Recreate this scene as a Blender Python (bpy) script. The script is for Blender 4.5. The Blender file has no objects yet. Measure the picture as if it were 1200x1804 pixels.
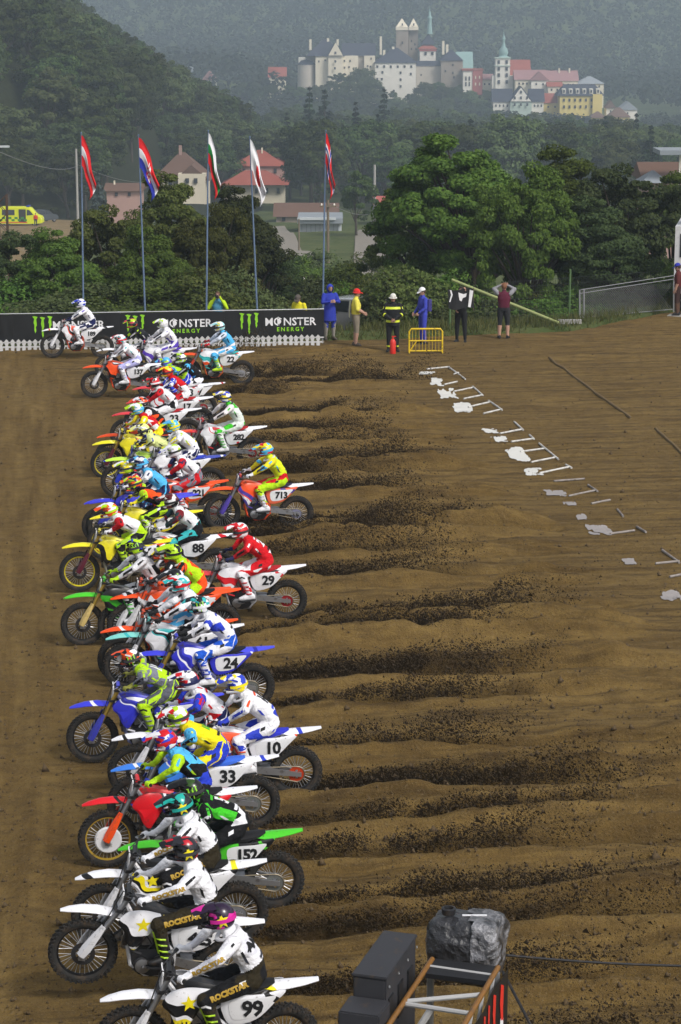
import bpy, bmesh, math, random
import numpy as np
from mathutils import Vector, Matrix, Euler
from mathutils.bvhtree import BVHTree
random.seed(7)
R = math.radians
SC = bpy.context.scene
COL = SC.collection
# ------------------------------------------------------------------ camera
F = 4000.0                      # focal length in photograph pixels (1200 x 1804)
TH = math.atan(887.0 / F)       # camera tilts down this much
HC = 10.4 * math.cos(TH)        # camera height above the track
cam = bpy.data.objects.new('camera', bpy.data.cameras.new('camera'))
COL.objects.link(cam)
cam.data.sensor_fit = 'HORIZONTAL'
cam.data.sensor_width = 36
cam.data.lens = F / 1200 * 36
cam.data.clip_start = 0.5
cam.data.clip_end = 6000
cam.location = (0, 0, HC)
cam.rotation_euler = (math.pi / 2 - TH, 0, 0)
SC.camera = cam
# ------------------------------------------------------------------ sky, sun, exposure
SUN_EL, SUN_AZ = 46, 136        # veiled sun to the right, a little behind the camera
w = bpy.data.worlds.new('World'); SC.world = w; w.use_nodes = True
nt = w.node_tree; nt.nodes.clear()
sky = nt.nodes.new('ShaderNodeTexSky'); sky.sky_type = 'NISHITA'; sky.sun_disc = False
sky.sun_elevation = R(SUN_EL); sky.sun_rotation = R(SUN_AZ); sky.dust_density = 3.0; sky.air_density = 1.0
hs = nt.nodes.new('ShaderNodeHueSaturation'); hs.inputs['Saturation'].default_value = 0.3
bg = nt.nodes.new('ShaderNodeBackground'); bg.inputs[1].default_value = 0.108
wo = nt.nodes.new('ShaderNodeOutputWorld')
nt.links.new(sky.outputs[0], hs.inputs['Color']); nt.links.new(hs.outputs[0], bg.inputs[0]); nt.links.new(bg.outputs[0], wo.inputs[0])
sl = bpy.data.lights.new('sun', 'SUN'); sl.energy = 1.5; sl.angle = R(14); sl.color = (1.0, 0.955, 0.89)
so = bpy.data.objects.new('sun', sl); COL.objects.link(so)
_d = Vector((math.sin(R(SUN_AZ)) * math.cos(R(SUN_EL)), math.cos(R(SUN_AZ)) * math.cos(R(SUN_EL)), math.sin(R(SUN_EL))))
so.rotation_euler = _d.to_track_quat('Z', 'Y').to_euler(); so.location = _d * 60
vs = SC.view_settings
SC.display_settings.display_device = 'sRGB'
vs.view_transform = 'Standard'; vs.look = 'None'; vs.exposure = 0.55; vs.gamma = 1.0; vs.use_curve_mapping = False
SC.render.engine = 'CYCLES'
cy = SC.cycles
cy.use_denoising = True; cy.max_bounces = 5; cy.diffuse_bounces = 3; cy.glossy_bounces = 2; cy.transmission_bounces = 3
cy.volume_bounces = 1; cy.transparent_max_bounces = 6; cy.use_adaptive_sampling = True; cy.adaptive_threshold = 0.02
cy.caustics_reflective = False; cy.caustics_refractive = False
# ------------------------------------------------------------------ photograph pixel -> direction -> point
def ray(px, py):
    u = (px - 600) / F; v = (902 - py) / F
    return Vector((u, math.cos(TH) + v * math.sin(TH), -math.sin(TH) + v * math.cos(TH)))
def PZ(px, py, z=0.0):          # where the ray meets the height z
    d = ray(px, py); t = (z - HC) / d.z
    return Vector((0, 0, HC)) + d * t
def PY(px, py, Y):              # where the ray meets the distance Y
    d = ray(px, py); return Vector((0, 0, HC)) + d * (Y / d.y)
# ------------------------------------------------------------------ mesh helpers
def srgb(h):
    h = h.lstrip('#'); c = [int(h[i:i + 2], 16) / 255 for i in (0, 2, 4)]
    return tuple(x / 12.92 if x <= .04045 else ((x + .055) / 1.055) ** 2.4 for x in c)
class MB:
    def __init__(s): s.v = []; s.f = []; s.m = []; s.cur = 0
    def add(s, vs, fs):
        o = len(s.v); s.v += [tuple(p) for p in vs]; s.f += [tuple(i + o for i in q) for q in fs]; s.m += [s.cur] * len(fs); return s
    def box(s, c, d, rot=None):
        x, y, z = (k / 2 for k in d)
        P = [Vector(p) for p in ((-x,-y,-z),(x,-y,-z),(x,y,-z),(-x,y,-z),(-x,-y,z),(x,-y,z),(x,y,z),(-x,y,z))]
        if rot is not None:
            M = Euler(rot).to_matrix() if not isinstance(rot, Matrix) else rot
            P = [M @ p for p in P]
        return s.add([p + Vector(c) for p in P], [(0,3,2,1),(4,5,6,7),(0,1,5,4),(1,2,6,5),(2,3,7,6),(3,0,4,7)])
    def tube(s, pts, r, n=8, cap=True, flat=1.0):
        pts = [Vector(p) for p in pts]; rr = r if isinstance(r, (list, tuple)) else [r] * len(pts)
        vs = []; up = None
        for i, p in enumerate(pts):
            a = pts[max(i - 1, 0)]; b = pts[min(i + 1, len(pts) - 1)]; t = (b - a).normalized()
            if up is None:
                up = Vector((0, 0, 1)) if abs(t.z) < .9 else Vector((1, 0, 0))
            e = t.cross(up)
            if e.length < 1e-5: e = t.orthogonal()
            e.normalize(); u = e.cross(t).normalized(); up = u
            for k in range(n):
                q = 2 * math.pi * k / n
                vs.append(p + e * math.cos(q) * rr[i] + u * math.sin(q) * rr[i] * flat)
        fs = []
        for i in range(len(pts) - 1):
            for k in range(n):
                a = i * n + k; b = i * n + (k + 1) % n; fs.append((a, b, b + n, a + n))
        if cap:
            fs.append(tuple(range(n))[::-1]); fs.append(tuple(range((len(pts) - 1) * n, len(pts) * n)))
        return s.add(vs, fs)
    def lathe(s, prof, c, axis='Y', n=24, close=False):      # prof: (radius, along)
        vs = []
        for r, a in prof:
            for k in range(n):
                q = 2 * math.pi * k / n; x, y = r * math.cos(q), r * math.sin(q)
                p = {'Y': (x, a, y), 'Z': (x, y, a), 'X': (a, x, y)}[axis]
                vs.append(Vector(p) + Vector(c))
        fs = []; m = len(prof)
        for i in range(m if close else m - 1):
            j = (i + 1) % m
            for k in range(n):
                fs.append((i * n + k, i * n + (k + 1) % n, j * n + (k + 1) % n, j * n + k))
        return s.add(vs, fs)
    def loft(s, secs, cap=True, closed=True):
        n = len(secs[0]); vs = [p for q in secs for p in q]; fs = []
        for i in range(len(secs) - 1):
            for k in range(n if closed else n - 1):
                a = i * n + k; b = i * n + (k + 1) % n; fs.append((a, b, b + n, a + n))
        if cap and closed:
            fs.append(tuple(range(n))[::-1]); fs.append(tuple(range((len(secs) - 1) * n, len(secs) * n)))
        return s.add(vs, fs)
    def prism(s, out, t0, t1, plane='XZ'):                   # outline (a,b) extruded between t0 and t1 on the third axis
        def P(a, b, t): return {'XZ': (a, t, b), 'XY': (a, b, t), 'YZ': (t, a, b)}[plane]
        n = len(out)
        return s.add([P(a, b, t0) for a, b in out] + [P(a, b, t1) for a, b in out],
                     [tuple(range(n)), tuple(range(n, 2 * n))[::-1]] + [(i, i + n, (i + 1) % n + n, (i + 1) % n) for i in range(n)])
    def ico(s, c, r, sub=1, jit=0.0, rng=random):
        bm = bmesh.new(); bmesh.ops.create_icosphere(bm, subdivisions=sub, radius=1)
        sx, sy, sz = r if isinstance(r, (tuple, list)) else (r, r, r)
        vs = []
        for v in bm.verts:
            k = 1 + rng.uniform(-jit, jit); vs.append((c[0] + v.co.x * sx * k, c[1] + v.co.y * sy * k, c[2] + v.co.z * sz * k))
        fs = [tuple(v.index for v in f.verts) for f in bm.faces]; bm.free()
        return s.add(vs, fs)
    def mesh(s, name, smooth=True, mats=1, fix=True):
        me = bpy.data.meshes.new(name); me.from_pydata(s.v, [], s.f)
        for k in range(mats): me.materials.append(None)
        if any(s.m): me.polygons.foreach_set('material_index', s.m)
        if fix:
            bm = bmesh.new(); bm.from_mesh(me); bmesh.ops.recalc_face_normals(bm, faces=bm.faces); bm.to_mesh(me); bm.free()
        if smooth:
            me.polygons.foreach_set('use_smooth', [True] * len(me.polygons))
            try: me.set_sharp_from_angle(angle=R(38))
            except Exception: pass
        me.update(); return me
def setmats(o, mats):
    mats = mats if isinstance(mats, (list, tuple)) else [mats]
    while len(o.data.materials) < len(mats): o.data.materials.append(None)
    for i, m in enumerate(mats):
        o.material_slots[i].link = 'OBJECT'; o.material_slots[i].material = m
def obj(name, me, mats, parent=None, loc=None, rot=None):
    if isinstance(me, MB): me = me.mesh(name)
    o = bpy.data.objects.new(name, me); COL.objects.link(o)
    if mats is not None: setmats(o, mats)
    if parent is not None: o.parent = parent
    if loc is not None: o.location = loc
    if rot is not None: o.rotation_euler = rot
    return o
def tag(o, label=None, cat=None, group=None, kind=None):
    if label: o['label'] = label
    if cat: o['category'] = cat
    if group: o['group'] = group
    if kind: o['kind'] = kind
    return o
def empty(name, loc=(0, 0, 0), rot=(0, 0, 0), label=None, cat=None, group=None):
    o = bpy.data.objects.new(name, None); COL.objects.link(o); o.location = loc; o.rotation_euler = rot
    o.empty_display_size = .2
    return tag(o, label, cat, group)
_txt = {}
def text_mesh(body, size, depth=0.0, bold=0.0, key=None, space=1.0, shear=0.0):
    k = (body, size, depth, bold, space, shear)
    if k in _txt: return _txt[k]
    cu = bpy.data.curves.new('lettering', 'FONT'); cu.body = body; cu.size = size; cu.extrude = depth; cu.offset = bold
    cu.align_x = 'CENTER'; cu.align_y = 'CENTER'; cu.space_character = space; cu.shear = shear; cu.resolution_u = 2
    o = bpy.data.objects.new('lettering', cu); COL.objects.link(o)
    bpy.context.view_layer.update()
    me = bpy.data.meshes.new_from_object(o.evaluated_get(bpy.context.evaluated_depsgraph_get()))
    bpy.data.objects.remove(o); me.materials.clear(); me.materials.append(None); me.name = 'lettering'
    _txt[k] = me; return me
# ------------------------------------------------------------------ numpy value noise
def _hash(ix, iy, seed):
    h = (ix.astype(np.int64) * 374761393 + iy.astype(np.int64) * 668265263 + seed * 1442695041) & 0xffffffff
    h = ((h ^ (h >> 13)) * 1274126177) & 0xffffffff
    return ((h ^ (h >> 16)) & 0xffff) / 65535.0
def vnoise(x, y, seed=0):
    x = np.asarray(x, float); y = np.asarray(y, float)
    ix = np.floor(x); iy = np.floor(y); fx = x - ix; fy = y - iy
    fx = fx * fx * (3 - 2 * fx); fy = fy * fy * (3 - 2 * fy)
    a = _hash(ix, iy, seed); b = _hash(ix + 1, iy, seed); c = _hash(ix, iy + 1, seed); d = _hash(ix + 1, iy + 1, seed)
    return (a + (b - a) * fx) * (1 - fy) + (c + (d - c) * fx) * fy - 0.5
def fbm(x, y, o=4, seed=0):
    s = 0; a = 1.0
    for k in range(o): s = s + a * vnoise(x * 2 ** k, y * 2 ** k, seed + k * 17); a *= .5
    return s
def sstep(a, b, x):
    t = np.clip((np.asarray(x, float) - a) / (b - a), 0, 1); return t * t * (3 - 2 * t)
# ------------------------------------------------------------------ materials
MATS = {}
class NT:
    def __init__(s, name):
        s.m = bpy.data.materials.new(name); s.m.use_nodes = True; s.t = s.m.node_tree; s.b = s.t.nodes['Principled BSDF']
        s.out = s.t.nodes['Material Output']
    def n(s, ty, **kw):
        nd = s.t.nodes.new('ShaderNode' + ty)
        for k, v in kw.items(): setattr(nd, k, v)
        return nd
    def l(s, a, b): s.t.links.new(a, b); return s
    def sock(s, v):
        return v
    def setin(s, nd, key, v):
        i = nd.inputs[key]
        if hasattr(v, 'is_output') or hasattr(v, 'links'): s.t.links.new(v, i)
        else:
            i.default_value = (*v, 1) if isinstance(v, (tuple, list)) and len(v) == 3 and i.type == 'RGBA' else v
    def coord(s, which='Object'): return s.n('TexCoord').outputs[which]
    def mapping(s, v, sc=(1, 1, 1), rot=(0, 0, 0), loc=(0, 0, 0)):
        m = s.n('Mapping'); s.l(v, m.inputs[0]); m.inputs['Scale'].default_value = sc; m.inputs['Rotation'].default_value = rot; m.inputs['Location'].default_value = loc
        return m.outputs[0]
    def noise(s, v, scale, detail=4, rough=.55, out='Fac'):
        q = s.n('TexNoise'); s.l(v, q.inputs['Vector']); q.inputs['Scale'].default_value = scale; q.inputs['Detail'].default_value = detail; q.inputs['Roughness'].default_value = rough
        return q.outputs[out]
    def vor(s, v, scale, out='Distance', feature='F1'):
        q = s.n('TexVoronoi', feature=feature); s.l(v, q.inputs['Vector']); q.inputs['Scale'].default_value = scale; return q.outputs[out]
    def ramp(s, fac, stops, interp='LINEAR'):
        q = s.n('ValToRGB'); s.l(fac, q.inputs[0]); cr = q.color_ramp; cr.interpolation = interp
        while len(cr.elements) < len(stops): cr.elements.new(.5)
        for e, (p, c) in zip(cr.elements, stops): e.position = p; e.color = (*c, 1) if len(c) == 3 else c
        return q.outputs[0]
    def mix(s, fac, a, b, mode='MIX'):
        q = s.n('Mix', data_type='RGBA', blend_type=mode)
        s.setin(q, 0, fac); s.setin(q, 6, a); s.setin(q, 7, b); return q.outputs[2]
    def math(s, op, a, b=None):
        q = s.n('Math', operation=op); s.setin(q, 0, a)
        if b is not None: s.setin(q, 1, b)
        return q.outputs[0]
    def sep(s, v): q = s.n('SeparateXYZ'); s.l(v, q.inputs[0]); return q.outputs
    def bump(s, h, strength=.3, dist=.02):
        q = s.n('Bump'); s.l(h, q.inputs['Height']); q.inputs['Strength'].default_value = strength; q.inputs['Distance'].default_value = dist
        s.l(q.outputs[0], s.b.inputs['Normal'])
    def done(s, col=None, rough=.6, metal=0, spec=.4):
        if col is not None: s.setin(s.b, 'Base Color', col)
        s.setin(s.b, 'Roughness', rough); s.setin(s.b, 'Metallic', metal); s.setin(s.b, 'Specular IOR Level', spec); return s.m
def plain(name, col, rough=.55, metal=0, spec=.4, var=.25, vscale=6, dirt=0.0):
    """plain procedural paint or cloth: the colour with a mild uneven wear and optional brown splashes"""
    if isinstance(col, str): col = srgb(col)
    k = ('plain', name, tuple(col), rough, metal, var, vscale, dirt)
    if k in MATS: return MATS[k]
    t = NT(name); v = t.coord('Object'); n = t.noise(v, vscale, 4)
    c = t.mix(t.math('MULTIPLY', n, var), col, tuple(x * .45 for x in col))
    if dirt > 0:
        d = t.ramp(t.noise(v, 9, 5, .65), [(.62 - dirt * .3, (0, 0, 0)), (.72, (1, 1, 1))])
        c = t.mix(t.math('MULTIPLY', d, .85), c, (.075, .05, .03))
    MATS[k] = t.done(c, rough, metal, spec); return MATS[k]
# ------------------------------------------------------------------ the start line: frame and bikes table
GA = R(7.6)                                   # the start line runs this far left of straight ahead
GD = Vector((-math.sin(GA), math.cos(GA), 0)) # along the start line, away from the camera
TD = Vector((-math.cos(GA), -math.sin(GA), 0))# travel direction of the bikes
HEAD = math.pi + GA
AN = {'fw': (.74, .35), 'rw': (-.74, .335), 'ft': (1.05, .79), 'tt': (-1.07, .955), 'he': (-.10, 1.60)}
# look: brand palette; n: number; an: anchor; pose; jersey (body, sleeve, mark), pants, boots, helmet (3), gloves, back number
W, K = '#e9e9ee', '#17171a'
LIME, YEL, RED, BLU, ORA, TEA, SKY_, GRN, GRY, PUR, NAV = '#b5e01a', '#f2df1d', '#cc1420', '#2a3fc0', '#f0521c', '#35b0b4', '#53b4e8', '#43c22c', '#7c7f8c', '#5a3fb5', '#1d2350'
BIKES = [
 dict(n='99',  an=('ft', 176, 1757), pal='star', pose='up',  j=(W, W, K), p=(K, '#2c2618'), b=(K, LIME), h=('#2a1a33', '#26262c', '#d4259a'), g=W, back='ANST', dec='star', jl='white jersey'),
 dict(n='425', wh=11, an=('fw', 146, 1672), pal='star', pose='up',  j=(W, W, K), p=(K, '#2c2618'), b=(K, LIME), h=('#16161c', '#26262c', '#b81a2a'), g=W, back='4', dec='star', jl='white jersey'),
 dict(n='6',   an=('ft', 132, 1543), pal='star', pose='up',  j=(W, W, K), p=(K, '#2c2618'), b=(K, W),    h=('#14141a', '#26262c', '#20a89c'), g=W, back='6', dec='star', jl='white jersey'),
 dict(n='152', an=('tt', 533, 1457), pal='green', pose='fwd', j=(K, K, GRN), p=(K, W), b=(W, GRN), h=('#141416', '#2f4d1c', W), g='#3a3a3e', back='5', dec='claw', jl='black jersey with green patch'),
 dict(n='41',  an=('fw', 190, 1475), pal='red', pose='mid',  j=(K, LIME, SKY_), p=(K, BLU), b=(K, BLU), h=(W, BLU, RED), g=LIME, back='', jl='black jersey with lime sleeves'),
 dict(n='33',  an=('ft', 195, 1356), pal='blue2', pose='fwd', j=(YEL, SKY_, '#e8f04a'), p=(BLU, YEL), b=(W, BLU), h=(W, LIME, RED), g=RED, back='111', bcol=GRN, jl='yellow and blue jersey'),
 dict(n='10',  an=('tt', 566, 1278), pal='whiteor', pose='mid', j=(W, W, ORA), p=(W, BLU), b=(W, ORA), h=(W, BLU, YEL), g=BLU, back='10', dec='', jl='white jersey with orange mark'),
 dict(n='19',  an=('fw', 163, 1297), pal='blue', pose='fwd',  j=(GRY, GRY, LIME), p=('#5a5c66', LIME), b=(LIME, GRY), h=(K, ORA, W), g='#8a8a3a', back='19', bcol=W, dec='claw', jl='grey jersey'),
 dict(n='24',  an=('tt', 484, 1137), pal='blue', pose='mid',  j=(W, W, BLU), p=('#2058c8', W), b=(W, BLU), h=('#1a1c20', TEA, W), g=K, back='', dec='claw', jl='white and blue jersey'),
 dict(n='12',  an=('fw', 213, 1160), pal='orange', pose='up', j=(SKY_, W, W), p=(W, SKY_), b=(W, K), h=('#15171b', ORA, W), g=K, back='', dec='claw', jl='light blue jersey'),
 dict(n='61',  an=('he', 318, 1028), pal='teal', pose='up',  j=(W, W, K), p=(W, K), b=(W, TEA), h=(W, TEA, RED), g=K, back='', jl='white jersey'),
 dict(n='4',   an=('fw', 146, 1098), pal='greenk', pose='up', j=('#d5d5da', '#d5d5da', K), p=('#c9c9cf', K), b=(W, GRN), h=(K, LIME, BLU), g=LIME, back='', dec='claw', jl='pale grey jersey'),
 dict(n='77',  an=('tt', 424, 1033), pal='orange', pose='mid', j=(LIME, K, ORA), p=(ORA, LIME), b=(K, ORA), h=(LIME, LIME, K), g=ORA, back='', jl='lime and black jersey'),
 dict(n='29',  an=('rw', 505, 1055), pal='redw', pose='mid',  j=(RED, RED, W), p=(RED, W), b=(W, RED), h=(W, RED, '#e23c3c'), g=NAV, back='29', bcol=W, jl='red jersey'),
 dict(n='9',   an=('fw', 140, 1005), pal='yellow', pose='fwd', j=(W, RED, K), p=(LIME, K), b=(LIME, K), h=(W, ORA, LIME), g=W, back='', jl='white jersey with red striped sleeves'),
 dict(n='21',  an=('ft', 158, 912),  pal='yellow', pose='fwd', j=(K, LIME, ORA), p=(K, LIME), b=(W, LIME), h=(LIME, ORA, NAV), g=YEL, back='', jl='dark jersey with lime sleeves'),
 dict(n='88',  an=('tt', 412, 938),  pal='white', pose='mid',  j=(W, '#1e3c40', '#7a1520'), p=('#15161b', TEA), b=(W, K), h=('#5a1a20', '#d8d8d8', K), g=W, back='', jl='white jersey with dark teal sleeves'),
 dict(n='8',   an=('ft', 148, 886),  pal='blue', pose='fwd',  j=(NAV, RED, W), p=(RED, W), b=(W, BLU), h=(YEL, W, LIME), g=W, back='', jl='navy jersey with red sleeves'),
 dict(n='713', an=('rw', 522, 903),  pal='orpur', pose='up',  j=('#d9ea22', '#e8d82a', SKY_), p=(LIME, RED), b=(W, '#c9c9c9'), h=(YEL, RED, SKY_), g=W, back='', jl='lime yellow jersey'),
 dict(n='221', an=('tt', 406, 843),  pal='orange', pose='mid', j=(W, RED, NAV), p=(GRY, RED), b=(W, RED), h=(W, W, LIME), g=W, back='', jl='white and navy jersey'),
 dict(n='90',  an=('tt', 398, 800),  pal='whiteblue', pose='mid', j=(W, W, LIME), p=(NAV, W), b=(W, NAV), h=(SKY_, LIME, YEL), g=YEL, back='', jl='white jersey with lime stripe'),
 dict(n='5',   an=('fw', 207, 846),  pal='lime', pose='fwd',  j=('#e6efa0', '#e6efa0', BLU), p=(BLU, W), b=(W, BLU), h=('#eef08a', W, K), g=W, back='', jl='pale yellow jersey'),
 dict(n='55',  an=('fw', 188, 815),  pal='yellow', pose='mid', j=(RED, YEL, W), p=(YEL, K), b=(K, YEL), h=(W, LIME, SKY_), g=YEL, back='', jl='red and yellow jersey'),
 dict(n='282', an=('tt', 470, 748),  pal='redw', pose='up',  j=('#dfe6e0', '#e6dfe0', GRN), p=('#dfe6e0', GRN), b=(W, GRN), h=(W, YEL, BLU), g=K, back='', jl='white and green jersey'),
 dict(n='23',  an=('ft', 197, 731),  pal='redw', pose='mid',  j=(W, RED, K), p=(K, W), b=(W, RED), h=(K, RED, W), g=RED, back='', jl='white jersey with red sleeves'),
 dict(n='17',  an=('ft', 222, 708),  pal='redw', pose='mid',  j=(RED, BLU, W), p=(W, RED), b=(W, RED), h=(YEL, RED, ORA), g=RED, back='', jl='red jersey with blue sleeves'),
 dict(n='3',   an=('tt', 382, 674),  pal='redw', pose='fwd',  j=(LIME, SKY_, BLU), p=(BLU, W), b=(W, BLU), h=(SKY_, LIME, PUR), g=W, back='', jl='lime and sky blue jersey'),
 dict(n='7',   an=('he', 330, 628),  pal='white', pose='mid',  j=(K, K, SKY_), p=(K, W), b=(W, K), h=(W, LIME, K), g=K, back='', jl='black jersey'),
 dict(n='137', an=('fw', 166, 676),  pal='orangew', pose='mid', j=(W, W, TEA), p=('#b4b4e8', W), b=(W, '#c8c8c8'), h=(W, TEA, RED), g=W, back='', jl='white jersey, lavender trousers'),
 dict(n='22',  an=('tt', 448, 617),  pal='whiteteal', pose='up', j=(SKY_, '#cdd6e6', K), p=(W, SKY_), b=(LIME, TEA), h=('#9fdbe0', W, YEL), g=RED, back='', jl='sky blue jersey'),
 dict(n='14',  an=('he', 286, 569),  pal='whitepur', pose='up', j=(W, W, PUR), p=(W, PUR), b=(W, PUR), h=(W, LIME, '#e8e8e8'), g=W, back='', jl='white and purple jersey'),
 dict(n='31',  an=('he', 243, 567),  pal='white', pose='mid',  j=('#2a2c30', K, LIME), p=(W, K), b=(W, K), h=('#c83a4a', LIME, K), g=K, back='', jl='dark jersey'),
 dict(n='46',  an=('he', 352, 1192), pal='white', pose='mid', j=('#e4e4ea', BLU, RED), p=(NAV, W), b=(W, BLU), h=(W, RED, NAV), g=W, back='', jl='white jersey with blue sleeves'),
 dict(n='64',  an=('he', 302, 966), pal='orange', pose='mid', j=(ORA, K, W), p=(K, ORA), b=(K, ORA), h=(ORA, W, K), g=K, back='', jl='orange and black jersey'),
 dict(n='92',  an=('he', 262, 812), pal='blue', pose='mid', j=(SKY_, W, NAV), p=(NAV, SKY_), b=(W, NAV), h=(NAV, W, SKY_), g=W, back='', jl='sky blue jersey with white sleeves'),
 dict(n='71',  an=('he', 262, 706), pal='orange', pose='mid', j=(K, W, ORA), p=(K, ORA), b=(K, W), h=(K, W, ORA), g=W, back='', jl='black jersey with white sleeves'),
 dict(n='189', an=('fw', 92, 608),   pal='whitered', pose='up', j=(W, W, PUR), p=(W, NAV), b=(W, '#c8c8c8'), h=(W, BLU, '#dfe4f4'), g=NAV, back='', jl='white jersey beside the banner'),
]
_r = random.Random(3)
for i, B in enumerate(BIKES):
    k, px, py = B['an']; lx, lz = AN[k]
    B['yaw'] = HEAD + R(_r.uniform(-2.2, 2.2)); B['pitch'] = R(_r.uniform(-2.2, -.2)); B['lean'] = R(_r.uniform(-3, 3))
    c, s = math.cos(B['yaw']), math.sin(B['yaw'])
    if 'wh' in B: B['pitch'] = -R(B['wh'])
    a_ = -B['pitch']; lift = .74 * math.sin(a_) + .335 * (1 - math.cos(a_)); lx, lz = lx * math.cos(a_) - lz * math.sin(a_), lx * math.sin(a_) + lz * math.cos(a_) + lift   # the rear wheel stays down
    p = PZ(px, py, lz); B['loc'] = Vector((p.x - c * lx, p.y - s * lx, lift - .015))
    q = B['loc']; B['ta'] = q.dot(TD); B['tb'] = q.dot(GD)
# ------------------------------------------------------------------ ground heights
lanes = sorted((B['tb'], B['ta']) for B in BIKES)
gate0 = PZ(790, 693).dot(TD)                    # start line position along travel
_lb = np.array([l[0] for l in lanes]); _la = np.array([l[1] for l in lanes])
def ahead_of(a, b):
    """1 on the still untouched dirt in front of the bikes"""
    return sstep(.2, 1.6, a - np.interp(b, _lb, _la) - .4)
def track_h(a, b):
    """height of the dirt: a runs with the bikes, b along the start line"""
    a = np.asarray(a, float); b = np.asarray(b, float)
    ah = ahead_of(a, b); h = (.05 - .03 * ah) * fbm(a * .25, b * .9, 3, 5) + .035 * fbm(a * 1.1, b * 2.0, 3, 9) + .02 * fbm(a * 5, b * 5, 2, 31)
    behind = np.zeros_like(a); ruts = np.zeros_like(a); rough = np.zeros_like(a)
    wob = .07 * fbm(a * .25, b * .12, 2, 77); lump = np.clip(fbm(a * .28, b * 2.4, 3, 15) + .3, 0, 1); crumb = fbm(a * 1.9, b * 4.6, 4, 52); ridge = .5 - np.abs(fbm(a * .13, b * 2.6, 3, 91)) * 2.2
    for lb, la in lanes:
        on = sstep(la - .75, la - 1.3, a) * sstep(gate0 + .3, gate0 + 2.2, a)
        d = np.abs(b + wob * .7 - lb)
        depth = .2 * (.45 + 1.2 * np.clip(vnoise(a * .8, b * 0 + lb, 12) + .5, 0, 1))
        ruts -= on * depth * np.exp(-(d / .14) ** 2)
        rough += on * np.exp(-((d - .34) / .17) ** 2) * (.06 + .17 * lump)
        behind = np.maximum(behind, on)
    rough = np.minimum(rough, .32); h = h + ruts + rough * (1 + .5 * crumb) + behind * (.05 * crumb + .045 * ridge)
    back = 1 - sstep(gate0 - 1.5, gate0 + .5, a)
    h += (1 - back) * .12 * fbm(a * .35, b * 1.7, 3, 61) * sstep(gate0 + .5, gate0 + 3, a) * (1 - sstep(gate0 + 8.5, gate0 + 10, a))
    # ahead of the bikes: harrow lines along the start line
    h += ah * (.014 * np.sin(a * 9 + 2.5 * fbm(a * .5, b * .12, 2, 3)) + .045 * fbm(a * 2.2, b * .3, 3, 41))
    return h
def loam_and_shade(a, b):
    """freshly turned loam and painted rut shade, along each rut behind the rear wheels"""
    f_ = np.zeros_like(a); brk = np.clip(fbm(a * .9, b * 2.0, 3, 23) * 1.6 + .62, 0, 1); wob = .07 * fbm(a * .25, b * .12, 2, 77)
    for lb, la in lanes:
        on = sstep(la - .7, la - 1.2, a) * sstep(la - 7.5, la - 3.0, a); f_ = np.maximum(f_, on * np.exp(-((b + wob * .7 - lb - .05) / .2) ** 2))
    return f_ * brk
GA0, GB0, DA, DB = -26.0, 13.0, .1, .07
def gz(x, y):
    fa = (x * TD.x + y * TD.y - GA0) / DA; fb = (x * GD.x + y * GD.y - GB0) / DB; i = min(max(int(fa), 0), HG.shape[0] - 2); j = min(max(int(fb), 0), HG.shape[1] - 2); u = fa - i; v = fb - j
    return float((HG[i, j] * (1 - u) + HG[i + 1, j] * u) * (1 - v) + (HG[i, j + 1] * (1 - u) + HG[i + 1, j + 1] * u) * v)
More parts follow.
